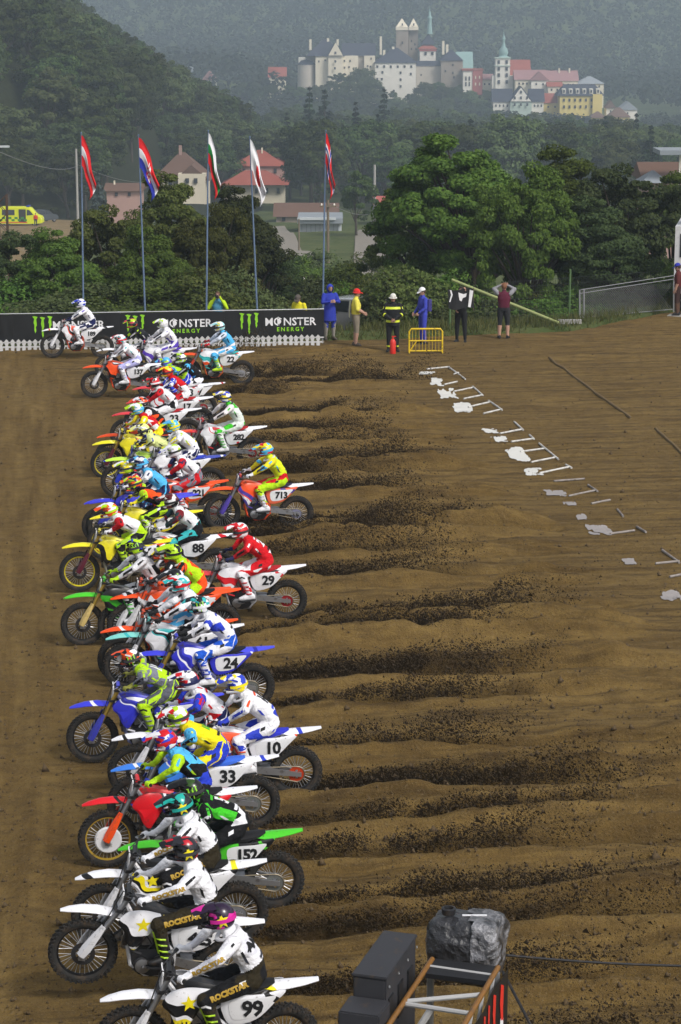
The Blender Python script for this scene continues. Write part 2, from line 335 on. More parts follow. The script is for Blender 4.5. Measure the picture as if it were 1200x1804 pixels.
def mat_dirt(name='loam'):
    t = NT(name); v = t.coord('Object')
    n1 = t.noise(v, .35, 5, .6); n2 = t.noise(v, 3.0, 6, .7); n3 = t.noise(v, 28, 4, .7); n4 = t.noise(v, 9, 5, .75)
    vr = t.mapping(v, (1, 1, 1), (0, 0, -GA)); sta = t.noise(t.mapping(vr, (.22, 2.6, 1)), 1.6, 5, .6); stb = t.noise(t.mapping(vr, (1.7, .1, 1)), 1.6, 5, .65); ahd = t.n('Attribute', attribute_name='ahead').outputs['Fac']; mq = t.n('Mix', data_type='FLOAT'); t.l(ahd, mq.inputs[0]); t.l(sta, mq.inputs[2]); t.l(stb, mq.inputs[3]); st = mq.outputs[0]
    c = t.ramp(n1, [(.3, (.115, .069, .0185)), (.7, (.178, .112, .034))])
    c = t.mix(t.math('MULTIPLY', t.ramp(st, [(.38, (0, 0, 0)), (.66, (1, 1, 1))]), .7), c, (.285, .188, .062))
    st2 = t.noise(t.mapping(vr, (.3, 3.2, 1), (0, 0, 0), (7, 3, 0)), 1.3, 6, .68)
    c = t.mix(t.math('MULTIPLY', t.math('MULTIPLY', t.ramp(st2, [(.5, (0, 0, 0)), (.68, (1, 1, 1))]), .8), t.math('SUBTRACT', 1.0, t.math('MULTIPLY', ahd, .85))), c, (.04, .024, .0095))
    c = t.mix(t.math('MULTIPLY', t.ramp(n2, [(.4, (0, 0, 0)), (.75, (1, 1, 1))]), .6), c, (.05, .031, .0135))
    c = t.mix(t.math('MULTIPLY', t.ramp(n4, [(.56, (0, 0, 0)), (.72, (1, 1, 1))]), .45), c, (.175, .124, .065))
    c = t.mix(t.math('MULTIPLY', t.ramp(n3, [(.57, (0, 0, 0)), (.68, (1, 1, 1))]), .6), c, (.22, .165, .095))
    at = t.n('Attribute', attribute_name='loam_shade'); fr_ = t.math('MULTIPLY', at.outputs['Fac'], t.math('ADD', t.math('MULTIPLY', n2, .9), .35)); c = t.mix(fr_, c, (.022, .013, .005))  # darkens the ruts: turned loam, with the rut shadows put into the colour
    n5 = t.noise(v, 55, 3, .8); c = t.mix(t.math('MULTIPLY', t.ramp(n5, [(.3, (1, 1, 1)), (.46, (0, 0, 0))]), .75), c, (.03, .019, .008))
    hgt = t.math('ADD', t.math('MULTIPLY', n3, .6), t.math('ADD', n4, t.math('MULTIPLY', n2, .8)))
    t.bump(hgt, .9, .07)
    return t.done(c, .95, 0, .15)
M_DIRT = mat_dirt()
def build_track():
    global HG; a = np.arange(GA0, 14.0, DA); b = np.arange(GB0, 84.0, DB)
    A, Bb = np.meshgrid(a, b, indexing='ij'); H = track_h(A, Bb); HG = H
    X = A * TD.x + Bb * GD.x; Y = A * TD.y + Bb * GD.y
    # sink the far edge under the verge
    edge = edge_y(X); H = H - 1.2 * sstep(edge - .2, edge + 1.2, Y)
    na, nb = A.shape; V = np.stack([X, Y, H], -1).reshape(-1, 3)
    i = np.arange(na * nb).reshape(na, nb)
    q = np.stack([i[:-1, :-1], i[:-1, 1:], i[1:, 1:], i[1:, :-1]], -1).reshape(-1, 4)
    me = bpy.data.meshes.new('dirt_track'); me.vertices.add(len(V)); me.vertices.foreach_set('co', V.ravel())
    me.loops.add(q.size); me.loops.foreach_set('vertex_index', q.ravel()); me.polygons.add(len(q))
    me.polygons.foreach_set('loop_start', np.arange(0, q.size, 4)); me.polygons.foreach_set('use_smooth', np.ones(len(q), bool)); me.update()
    if me.polygons[0].normal.z < 0: me.flip_normals()
    me.materials.append(None); at = me.attributes.new('loam_shade', 'FLOAT', 'POINT'); at.data.foreach_set('value', loam_and_shade(A, Bb).ravel().astype(np.float32)); at = me.attributes.new('ahead', 'FLOAT', 'POINT'); at.data.foreach_set('value', ahead_of(A, Bb).ravel().astype(np.float32))
    return tag(obj('dirt_track', me, M_DIRT), kind='structure')
def edge_y(x):      # far edge of the dirt: behind the banner on the left, running back to the right
    x = np.asarray(x, float)
    p1 = PZ(600, 600); p2 = PZ(1000, 582); p3 = PZ(1200, 545)
    return np.interp(x, [-12, p1.x, p2.x, p3.x, p3.x + 6], [69.3, p1.y + .2, p2.y, p3.y, p3.y + 4])
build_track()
BY = [(-60, -.9), (66, -.9), (73, -1.0), (80, -2.6), (90, -4.2), (110, -7), (270, -16.2), (450, -27), (600, -34), (880, -40), (1180, -38), (1400, -18), (1800, 42), (2300, 70), (2700, 60)]
def hill_y0(x): return np.interp(x, [-60, -40, -33, -14], [338, 346, 440, 455])
def hill_in(x, y): return sstep(0, 60, y - hill_y0(x))
def terr(x, y):
    x = np.asarray(x, float); y = np.asarray(y, float)
    z = np.interp(y, [p[0] for p in BY], [p[1] for p in BY])
    z = z + np.minimum(np.clip(-(x + 14) - np.clip(y - 480, 0, 400) * .03, 0, None) * .62, 60) * hill_in(x, y) * (1 - sstep(600, 780, y))
    # the castle rock and the spur the town stands on
    def mound(cx, cy, rx, ry, hh): return hh * np.exp(-(((x - cx) / rx) ** 2 + ((y - cy) / ry) ** 2) ** 1.5)
    z = z + mound(-10, 1012, 30, 45, 13) + mound(47, 1016, 20, 36, 13) + mound(74, 1024, 30, 44, 12) + mound(100, 1010, 40, 60, 6) + mound(-70, 1120, 60, 60, 18)
    z = z + sstep(780, 1500, y) * 14 * fbm(x / 160, y / 160, 3, 8) + sstep(90, 200, y) * 1.2 * fbm(x / 22, y / 22, 3, 18)
    z = z + sstep(1250, 1700, y) * 22 * np.sin(x / 190 + .6)
    # grassy verge behind the far edge of the dirt, rising to its level
    e = edge_y(x); z = np.where((y > 60) & (y < 95), np.maximum(z, .06 - .9 * sstep(e + 1.5, e + 9, y) * 3.2 - .5 * (1 - sstep(e - 1.0, e + .3, y)) * 2), z)
    return z
def tz(x, y): return float(terr(np.array([x]), np.array([y]))[0])
def build_terrain():
    ys = np.concatenate([np.arange(-60, 64, 6), np.arange(64, 96, .4), np.geomspace(96, 2700, 230)])
    us = np.concatenate([np.linspace(-1, -.24, 26), np.linspace(-.22, .22, 190), np.linspace(.24, 1, 26)])
    Yg, U = np.meshgrid(ys, us, indexing='ij')
    half = np.maximum(np.abs(Yg) * .75, 55) ; X = U * half * 1.0
    Z = terr(X, Yg); n, m = Yg.shape
    V = np.stack([X, Yg, Z], -1).reshape(-1, 3); i = np.arange(n * m).reshape(n, m)
    q = np.stack([i[:-1, :-1], i[:-1, 1:], i[1:, 1:], i[1:, :-1]], -1).reshape(-1, 4)
    me = bpy.data.meshes.new('terrain'); me.vertices.add(len(V)); me.vertices.foreach_set('co', V.ravel())
    me.loops.add(q.size); me.loops.foreach_set('vertex_index', q.ravel()); me.polygons.add(len(q))
    me.polygons.foreach_set('loop_start', np.arange(0, q.size, 4)); me.polygons.foreach_set('use_smooth', np.ones(len(q), bool)); me.update()
    me.materials.append(None)
    t = NT('meadow'); v = t.coord('Object'); sx, sy, sz = t.sep(v)
    n1 = t.noise(v, .05, 5, .6); n2 = t.noise(v, 1.2, 5, .7); n3 = t.noise(v, .3, 4)
    g = t.ramp(n1, [(.35, (.035, .055, .016)), (.65, (.075, .1, .03))])
    g = t.mix(t.math('MULTIPLY', t.ramp(n2, [(.4, (0, 0, 0)), (.7, (1, 1, 1))]), .5), g, (.13, .12, .05))
    # the trodden earth field where the ambulance stands
    fx = t.math('MULTIPLY', t.math('GREATER_THAN', sy, 150.0), t.math('LESS_THAN', sy, 338.0))
    fx = t.math('MULTIPLY', fx, t.math('LESS_THAN', t.math('ADD', sx, t.math('MULTIPLY', n3, 6.0)), -26.0))
    g = t.mix(fx, g, t.ramp(n2, [(.3, (.15, .105, .05)), (.7, (.26, .19, .10))]))
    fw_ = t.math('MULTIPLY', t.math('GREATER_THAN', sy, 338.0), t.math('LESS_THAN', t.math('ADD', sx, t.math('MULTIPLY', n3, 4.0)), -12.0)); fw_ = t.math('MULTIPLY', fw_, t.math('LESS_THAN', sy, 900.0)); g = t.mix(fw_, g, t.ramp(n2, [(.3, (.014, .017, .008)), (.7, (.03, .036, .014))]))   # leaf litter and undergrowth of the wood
    t.bump(n2, .6, .15)
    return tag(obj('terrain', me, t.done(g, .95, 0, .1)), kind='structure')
build_terrain()
# ------------------------------------------------------------------ haze (air of the valley)
_tz = terr(*np.meshgrid(np.linspace(-2030, 2030, 220), np.linspace(-60, 2700, 220))); _z0, _z1 = float(_tz.min()) - 1.5, float(_tz.max()) + 24
hb = MB().box((0, 1320, (_z0 + _z1) / 2), (4240, 2800, _z1 - _z0))
t = NT('haze_air'); t.t.nodes.remove(t.b)
pv = t.n('VolumePrincipled'); pv.inputs['Color'].default_value = (.72, .86, 1.0, 1); pv.inputs['Density'].default_value = .0004; pv.inputs['Anisotropy'].default_value = .1
t.l(pv.outputs[0], t.out.inputs['Volume'])
HAZE = tag(obj('haze', hb.mesh('haze', smooth=False), t.m), 'pale blue valley haze', kind='stuff')
# ------------------------------------------------------------------ trees
def mat_leaf(name, c0, c1, trans=.35):
    t = NT(name); gi = t.n('NewGeometry'); oi = t.n('ObjectInfo')
    v = t.coord('Object'); n = t.noise(v, 1.1, 3)
    c = t.mix(gi.outputs['Random Per Island'], c0, c1)
    c = t.mix(t.math('MULTIPLY', n, .5), c, tuple(x * .6 for x in c0))
    hsv = t.n('HueSaturation'); t.l(c, hsv.inputs['Color'])
    t.l(t.math('ADD', t.math('MULTIPLY', oi.outputs['Random'], .05), .475), hsv.inputs['Hue'])
    t.l(t.math('ADD', t.math('MULTIPLY', oi.outputs['Random'], .75), .6), hsv.inputs['Value'])
    t.done(hsv.outputs[0], .7, 0, .08)
    tr = t.n('BsdfTranslucent'); t.l(hsv.outputs[0], tr.inputs['Color']); mx = t.n('MixShader'); mx.inputs[0].default_value = trans
    t.l(t.b.outputs[0], mx.inputs[1]); t.l(tr.outputs[0], mx.inputs[2]); t.l(mx.outputs[0], t.out.inputs['Surface'])
    return t.m
ML_NEAR = mat_leaf('maple_leaf', (.06, .11, .02), (.17, .25, .05))
ML_OLIVE = mat_leaf('olive_leaf', (.065, .09, .022), (.17, .19, .055))
ML_DARK = mat_leaf('dark_leaf', (.04, .06, .024), (.1, .125, .045))
ML_FOREST = mat_leaf('forest_leaf', (.034, .057, .016), (.09, .12, .033), .2)
ML_PALE = mat_leaf('pale_leaf', (.07, .1, .035), (.13, .155, .06), .25)
ML_FIR = mat_leaf('fir_needles', (.015, .032, .016), (.035, .055, .025), .05)
M_BARK = plain('bark', (.07, .055, .04), .9, var=.8, vscale=12)
def leaf_mesh(name, C, N, size, rng, aspect=.62):
    """one four-cornered leaf at every centre C facing N"""
    n = len(C); N = N / np.linalg.norm(N, axis=1, keepdims=True)
    r = rng.normal(size=(n, 3)); U = np.cross(N, r); U /= np.linalg.norm(U, axis=1, keepdims=True); Vv = np.cross(N, U)
    s = (size * rng.uniform(.6, 1.35, n))[:, None] if np.isscalar(size) else size[:, None]
    bend = N * s * .25
    P = np.stack([C - U * s, C + Vv * s * aspect - bend * .3, C + U * s - bend, C - Vv * s * aspect - bend * .3], 1).reshape(-1, 3)
    me = bpy.data.meshes.new(name); me.vertices.add(n * 4); me.vertices.foreach_set('co', P.ravel())
    me.loops.add(n * 4); me.loops.foreach_set('vertex_index', np.arange(n * 4)); me.polygons.add(n)
    me.polygons.foreach_set('loop_start', np.arange(0, n * 4, 4)); me.update(); me.materials.append(None); return me
def crown_points(rng, ncl, per, rad, cz, lump=.35, cl=.30, inner=.45):
    """leaf centres of a broad crown: clumps on a lumpy shell round (0,0,cz) with radii rad"""
    d = rng.normal(size=(ncl, 3)); d[:, 2] = np.where(d[:, 2] < -.35, -d[:, 2], d[:, 2]); d /= np.linalg.norm(d, axis=1, keepdims=True)
    lob = rng.normal(size=(7, 3)); lob /= np.linalg.norm(lob, axis=1, keepdims=True)
    k = 1 - lump * .6 + lump * np.max(np.clip(d @ lob.T, 0, 1) ** 3, axis=1)
    k *= rng.uniform(inner, 1, ncl) ** .35
    cc = d * k[:, None] * np.array(rad) + np.array([0, 0, cz])
    rc = cl * np.mean(rad) * rng.uniform(.55, 1.25, ncl)
    o = rng.normal(size=(ncl, per, 3)); o /= np.linalg.norm(o, axis=2, keepdims=True); o *= rng.uniform(0.25, 1, (ncl, per, 1)) ** .5
    o[..., 2] *= .5
    P = cc[:, None, :] + o * rc[:, None, None]
    Nn = o * .8 + d[:, None, :] * .35 + np.array([0, 0, .55]) + rng.normal(size=o.shape) * .45
    return P.reshape(-1, 3), Nn.reshape(-1, 3), cc
def trunk_mesh(name, h, r, targets, rng, lean=.05):
    m = MB(); x, y = rng.normal(size=2) * lean * h
    pts = [(0, 0, -.6), (x * .15, y * .15, h * .3), (x * .5, y * .5, h * .6), (x, y, h)]
    m.tube(pts, [r * 1.25, r, r * .75, r * .3], 8)
    for tg in targets:
        z0 = min(h * rng.uniform(.35, .75), tg[2] - .1); b = Vector((x * .5, y * .5, z0)); e = Vector(tg)
        mid = b.lerp(e, .55) + Vector((0, 0, .08 * (e - b).length))
        m.tube([b, mid, e], [r * .45, r * .28, r * .08], 6, cap=False)
    return m.mesh(name)
def tree_kind(seed, h, rad, cz, ncl, per, leaf, trunk_r, lump=.35, cl=.3, limbs=14):
    rng = np.random.default_rng(seed)
    P, N, cc = crown_points(rng, ncl, per, rad, cz, lump, cl)
    return trunk_mesh('trunk', cz * 1.02, trunk_r, cc[rng.permutation(len(cc))[:limbs]], rng), leaf_mesh('crown', P, N, leaf, rng)
def fir_kind(seed, h, r, leaf, n):
    rng = np.random.default_rng(seed); C = []; N = []
    tiers = 17
    for k in range(tiers):
        z = h * (.1 + .88 * k / (tiers - 1)); rr = r * (1 - k / (tiers - 1)) ** .85 + .12; br = max(5, int(12 * rr / r) + 3)
        for j in range(br):
            a = rng.uniform(0, 6.283); L = rr * rng.uniform(.7, 1.1)
            q = max(4, int(n * L / r / 55)); tt = rng.uniform(.12, 1, q) ** .7
            C.append(np.stack([np.cos(a) * tt * L, np.sin(a) * tt * L, z - .32 * tt * L + rng.normal(size=q) * .1], 1) + rng.normal(size=(q, 3)) * .14 * leaf)
            N.append(np.tile([np.cos(a) * .4, np.sin(a) * .4, 1], (q, 1)) + rng.normal(size=(q, 3)) * .4)
    m = MB().tube([(0, 0, -.6), (0, 0, h * .5), (0, 0, h)], [r * .09, r * .06, .02], 7)
    return m.mesh('trunk'), leaf_mesh('crown', np.concatenate(C), np.concatenate(N), leaf, rng)
NEAR = [tree_kind(11, 8, (3.1, 3.1, 3.3), 4.6, 170, 400, .075, .22, .6, .19, 26),
        tree_kind(12, 7, (2.4, 2.4, 2.9), 4.0, 130, 360, .068, .17, .6, .2, 22),
        tree_kind(13, 7, (2.9, 2.5, 2.6), 3.7, 140, 360, .07, .17, .6, .19, 22)]
BUSH = [tree_kind(21, 2, (1.1, 1.1, .95), .9, 80, 170, .036, .05, .5, .3, 10), tree_kind(22, 2, (1.4, 1.1, 1.2), 1.1, 90, 170, .038, .05, .5, .3, 10)]
FOR = [tree_kind(31 + k, 14, (5.0 - .4 * (k % 2), 4.9, 6.0 + .6 * (k % 3)), 7.0, 80, 120, .27, .3, .65, .25, 8) for k in range(4)]
FIR = [fir_kind(41, 17, 3.1, .42, 2600), fir_kind(42, 15, 3.6, .46, 2600)]
def tree(name, kind, loc, sc, mat, label, group, rot=None, rng=_r, cat='tree', szz=1.0):
    o = empty(name, loc, (0, 0, rng.uniform(0, 6.28) if rot is None else rot), label, cat, group)
    o.scale = (sc, sc, sc * szz)
    obj('trunk', kind[0], M_BARK, o); obj('crown', kind[1], mat, o); return o
# near trees: px, py of the crown top, distance, base height, kind, material, label
def near_tree(px, ptop, Y, k, wide, mat, label, group='trees behind the start straight'):
    top = PY(px, ptop, Y); base = tz(top.x, Y) - .3
    tops = [7.9, 6.9, 6.3][k]; rr = [3.1, 2.4, 2.7][k]
    hgt = top.z - base; s = wide / 2 / (F / Y) / rr
    return tree('broadleaf_tree', NEAR[k], (top.x, Y, base), s, mat, label, group, szz=hgt / (tops * s))
near_tree(835, 262, 87, 0, 300, ML_NEAR, 'large round maple tree, the tallest behind the flag marshals')
near_tree(1005, 288, 91, 1, 210, ML_NEAR, 'broad green tree right of the large round maple')
near_tree(1105, 318, 88, 2, 210, ML_DARK, 'dark tree behind the sloping wire fence')
near_tree(1195, 330, 92, 1, 170, ML_NEAR, 'green tree at the right edge beside the white truck')
near_tree(930, 318, 82, 2, 190, ML_NEAR, 'leafy tree directly above the man in maroon')
near_tree(745, 335, 92, 2, 170, ML_NEAR, 'tree forming the left shoulder of the large maple')
near_tree(1060, 372, 82, 1, 190, ML_DARK, 'dark lower tree above the yellow-green pole')
near_tree(305, 332, 84, 1, 190, ML_OLIVE, 'olive green tree between the second and third flagpoles')
near_tree(200, 388, 82, 2, 190, ML_OLIVE, 'olive green tree between the first and second flagpoles')
near_tree(425, 352, 88, 1, 170, ML_DARK, 'dark grey-green tree behind the fourth flagpole')
near_tree(375, 385, 81, 2, 150, ML_OLIVE, 'olive tree behind the third flagpole')
near_tree(105, 425, 80, 1, 170, ML_NEAR, 'green tree left of the first flagpole')
near_tree(20, 428, 82, 2, 190, ML_DARK, 'dark tree at the left edge above the banner')
near_tree(465, 440, 90, 2, 120, ML_DARK, 'dark bushy tree right of the fourth flagpole')
near_tree(265, 420, 79, 1, 150, ML_NEAR, 'low green tree at the foot of the second flagpole')
# shrubs and undergrowth
shr = [(35, 505, 79, 2.0, 'shrub behind the banner at the left edge'), (130, 500, 77, 1.9, 'shrub behind the first flagpole'), (330, 490, 77, 2.0, 'shrub left of the third flagpole'), (215, 495, 77.5, 2.0, 'shrub right of the first flagpole'), (420, 485, 79, 1.7, 'shrub behind the photographer in neon jacket'),
       (480, 520, 80, 1.5, 'shrub behind the banner left of the yellow shirt'), (590, 510, 84, 1.3, 'shrub behind the blue raincoat'), (545, 490, 96, 1.6, 'pale shrub beside the slanted path'),
       (640, 505, 84, 1.5, 'shrub behind the red cap man'), (615, 470, 100, 1.8, 'shrub above the parked silver car'), (690, 500, 80, 1.5, 'shrub behind the firefighter'), (740, 470, 80, 1.6, 'shrub left of the black flag'), (800, 490, 81, 1.6, 'shrub behind the black flag'),
       (860, 520, 80, 1.5, 'shrub behind the man in maroon'), (930, 515, 81, 1.5, 'shrub under the yellow-green pole'), (985, 505, 81, 1.5, 'shrub at the low end of the slanted pole'), (1040, 485, 81.5, 1.6, 'shrub left of the wire fence frame'), (1100, 480, 83, 1.6, 'shrub behind the wire fence frame'), (1160, 470, 84, 1.6, 'shrub beside the white truck'), (770, 530, 79, 1.2, 'low shrub behind the yellow barrier'), (645, 455, 150, 2.6, 'rounded shrub on the slope above the footpath'), (505, 455, 130, 2.4, 'pale shrub below the white garage'), (575, 448, 140, 2.5, 'light green shrub in front of the white garage')]
for k, (px, py, Y, sc, lb) in enumerate(shr):
    top = PY(px, py, Y); kd = BUSH[k % 2]; hh = [1.95, 2.4][k % 2]; base = tz(top.x, Y) - .15
    tree('shrub', kd, (top.x, Y, base), sc, [ML_NEAR, ML_PALE, ML_OLIVE][k % 3], lb, 'shrubs along the verge', cat='shrub', szz=max(.5, (top.z - base) / (hh * sc)))
# wooded hillside on the left, valley trees, bushes below the castle
EXCL = [(262, 255, 372, 345, 420), (380, 245, 505, 352, 440), (484, 345, 605, 395, 330), (518, 372, 610, 440, 290), (660, 340, 710, 372, 300), (0, 335, 200, 440, 285), (185, 315, 250, 350, 330),
        (520, 0, 780, 128, 1100), (860, 55, 1130, 205, 1100), (600, 60, 745, 178, 1100), (1135, 250, 1200, 325, 300), (780, 90, 870, 160, 1100)]
def proj(p):
    d = Vector(p) - Vector((0, 0, HC)); zc = d.y * math.cos(TH) - d.z * math.sin(TH); yc = d.y * math.sin(TH) + d.z * math.cos(TH)
    return 600 + F * d.x / zc, 902 - F * yc / zc, F / zc
def blocked(x, y, z, h, r):
    a = proj((x, y, z + h)); b = proj((x, y, z + h * .3)); w_ = r * a[2] * .4
    for x0, y0, x1, y1, Y in EXCL:
        if y < Y and a[0] + w_ > x0 and a[0] - w_ < x1 and a[1] < y1 - 6 and b[1] > y0: return True
    return False
rt = random.Random(19); cnt = 0
def tone(k, p, y, hill):
    """material and a label that says which tree: its tone, its place along the view and how high up or how far it stands"""
    mt, w_ = [(ML_FOREST, 'mid-green'), (ML_FOREST, 'mid-green'), (ML_DARK, 'dark'), (ML_PALE, 'pale'), (ML_FIR, 'dark')][k]
    if hill:
        side = 'above the ambulance' if p[0] < 100 else ('above the first flag' if p[0] < 195 else ('above the second flag' if p[0] < 300 else ('above the brown roofed house' if p[0] < 390 else 'above the red roofed villa')))
        return mt, f"{w_} tree of the left hillside wood {side}, {'near the crest' if y > 545 else ('halfway up' if y > 440 else 'on the lower slope')}"
    side = 'left of the castle' if p[0] < 525 else ('below the castle' if p[0] < 740 else ('below the red and white house' if p[0] < 868 else ('below the church and manor' if p[0] < 985 else ('below the yellow mansion' if p[0] < 1065 else 'right of the town'))))
    return mt, f"{w_} {'fir' if k == 4 else 'broadleaf tree'} in the valley {side}, {'front rows' if y < 520 else ('middle rows' if y < 660 else 'back rows')}"

yy = 336.0
while yy < 640:
    xx = -100.0 + rt.uniform(0, 8.2)
    while xx < -8:
        x = xx + rt.uniform(-3, 3); y = yy + rt.uniform(-3, 3); sc = rt.uniform(.75, 1.1); z = tz(x, y)
        p = proj((x, y, z + 12 * sc))
        if -70 < p[0] < 520 and p[1] > -90 and y > hill_y0(x) - 4 and x < -12 and not blocked(x, y, z, 13 * sc, 4.5 * sc):
            kd = FOR[rt.randrange(4)]
            tree('forest_tree', kd, (x, y, z - .4), sc, *tone(rt.randrange(4), p, y, True), 'trees on the left hillside', rng=rt); cnt += 1
        xx += 8.2
    yy += 8.6
yy = 395.0
while yy < 800:
    xx = -.04 * yy
    while xx < .17 * yy:
        x = xx + rt.uniform(-4, 4); y = yy + rt.uniform(-4, 4); sc = rt.uniform(.8, 1.25); z = tz(x, y); fir = rt.random() < .1
        p = proj((x, y, z + 13 * sc))
        lim = np.interp(p[0], [470, 520, 700, 800, 900, 1000, 1080, 1200], [205, 185, 190, 195, 205, 200, 215, 225])
        if 470 < p[0] < 1260 and p[1] > lim - 8 and not blocked(x, y, z, 13 * sc, 4.6 * sc):
            tree('fir_tree' if fir else 'valley_tree', FIR[rt.randrange(2)] if fir else FOR[rt.randrange(4)], (x, y, z - .4), sc * (.85 if fir else 1), *tone(4 if fir else rt.randrange(4), p, y, False),
                 'firs in the valley' if fir else 'broadleaf trees in the valley', rng=rt); cnt += 1
        xx += 11.5
    yy += 14
for k in range(14):
    y = 362 + k * 6.2; x = (np.interp(k, [0, 13], [150, 228]) + rt.uniform(-28, 28) - 600) / F * y; z = tz(x, y); p = proj((x, y, z + 12))
    tree('forest_tree', FOR[k % 4], (x, y, z - .4), rt.uniform(.7, 1.0), *tone(k % 4, p, y, True), 'trees on the left hillside', rng=rt)
# trees that stand out
def solo(px, ptop, Y, kd, hh, mat, label, name='broadleaf_tree', wide=1.0):
    top = PY(px, ptop, Y); base = tz(top.x, Y); s = (top.z - base) / hh
    tree(name, kd, (top.x, Y, base), s * wide, mat, label, None, rng=rt, szz=1 / wide)
solo(548, 216, 400, FOR[1], 13.6, ML_DARK, 'dark round tree left of the Norwegian flag')
solo(628, 300, 262, FOR[0], 13.6, ML_FOREST, 'grey-green rounded tree beside the white garage', wide=.85)
solo(545, 152, 560, FIR[0], 17, ML_FIR, 'tall dark fir pointing at the castle gable', 'fir_tree')
solo(572, 158, 575, FIR[1], 15, ML_FIR, 'broad dark fir right of the tall one below the castle', 'fir_tree')
solo(627, 178, 520, FIR[0], 17, ML_FIR, 'slim dark fir right of the flag with the blue cross', 'fir_tree')
solo(677, 155, 590, FIR[0], 17, ML_FIR, 'dark fir in front of the lower castle wall', 'fir_tree')
solo(1122, 200, 480, FIR[1], 15, ML_FIR, 'tall dark fir below the little yellow houses on the right', 'fir_tree', .8)
solo(173, 300, 296, FIR[1], 15, plain('spruce_blue', (.06, .085, .075), .8), 'small blue-grey spruce beside the first flag', 'fir_tree', .9)
solo(1085, 240, 400, FOR[2], 13.6, ML_PALE, 'pale thin birch with a white trunk on the right')
# far wooded slopes as one mass
def far_wood():
    rng = np.random.default_rng(5); P = []
    y = 1010.0
    while y < 2250:
        xs = np.arange(-.2 * y, .2 * y, 8.5 + y * .0012); n = len(xs)
        P.append(np.stack([xs + rng.uniform(-4, 4, n), np.full(n, y) + rng.uniform(-5, 5, n), np.zeros(n)], 1)); y += 9 + (y - 1000) * .004
    P = np.concatenate(P); P[:, 2] = terr(P[:, 0], P[:, 1])
    # keep the built-up ground clear
    px = 600 + F * P[:, 0] / P[:, 1]
    P = P[~((P[:, 1] < 1085) & (px > 505) & (px < 1130))]; sc = rng.uniform(.8, 1.3, len(P))
    Q = np.stack([rng.uniform(-40, 175, 5200), rng.uniform(815, 996, 5200), np.zeros(5200)], 1); Q[:, 2] = terr(Q[:, 0], Q[:, 1]); qs = rng.uniform(.3, .62, 5200)
    zt_ = Q[:, 2] + 12.5 * qs; zc = Q[:, 1] * math.cos(TH) - (zt_ - HC) * math.sin(TH); qx = 600 + F * Q[:, 0] / zc; qy = 902 - F * (Q[:, 1] * math.sin(TH) + (zt_ - HC) * math.cos(TH)) / zc
    lim = np.interp(qx, [520, 555, 600, 628, 645, 660, 668, 700, 735, 745, 780, 815, 850, 868, 900, 1000, 1128, 1135, 1300], [148, 151, 150, 132, 128, 150, 166, 172, 168, 150, 144, 154, 162, 172, 195, 197, 214, 196, 196]); kk = qy > lim
    P = np.concatenate([P, Q[kk]]); sc = np.concatenate([sc, qs[kk]])[:, None, None]
    n = len(P); k = 32
    d = rng.normal(size=(n, k, 3)); d[..., 2] = np.abs(d[..., 2]) * 1.1 - .25; d /= np.linalg.norm(d, axis=2, keepdims=True)
    q = P[:, None, :] + d * np.array([4.6, 4.6, 5.5]) * sc * rng.uniform(.75, 1.05, (n, k, 1)) + np.array([0, 0, 7.5]) * sc
    N = d + np.array([0, 0, .4]) + rng.normal(size=d.shape) * .3
    me = leaf_mesh('far_wood', q.reshape(-1, 3), N.reshape(-1, 3), .0 + np.repeat(sc[:, 0, 0], k) * rng.uniform(.8, 1.5, n * k), rng, .8)
    return tag(obj('far_wood', me, mat_leaf('far_leaf', (.024, .037, .018), (.04, .056, .028), .05)), 'dense blue-green wood covering the far slopes behind the castle', 'wood', kind='stuff'), n
_, NF = far_wood()
print('forest trees', cnt, 'far', NF)
for k, (px, py, Y) in enumerate([(600, 128, 985), (632, 120, 990), (648, 135, 985), (660, 150, 980), (615, 150, 975), (560, 150, 975), (585, 155, 970), (535, 150, 980), (510, 150, 990), (745, 145, 985), (765, 142, 990), (785, 148, 985), (805, 152, 980), (830, 160, 975), (755, 165, 960), (780, 168, 960), (720, 165, 975), (700, 172, 965), (820, 178, 955), (850, 172, 965), (690, 160, 985), (480, 150, 1000), (455, 150, 1010), (430, 140, 1020), (860, 180, 955), (740, 182, 950), (880, 190, 950), (920, 196, 950), (960, 196, 950), (1000, 200, 950), (1120, 195, 980), (1150, 200, 980), (640, 178, 950), (600, 176, 950), (560, 176, 950)]):
    solo(px, py, Y, FOR[k % 4], 13.6, [ML_FOREST, ML_PALE][k % 2], 'tree on the steep rock below the castle walls' ) if k < 21 else solo(px, py, Y, FOR[k % 4], 13.6, ML_FOREST, 'tree at the foot of the castle rock')
for o in COL.objects:
    if o.get('label') in ('tree on the steep rock below the castle walls', 'tree at the foot of the castle rock'): o['group'] = 'trees round the castle rock'
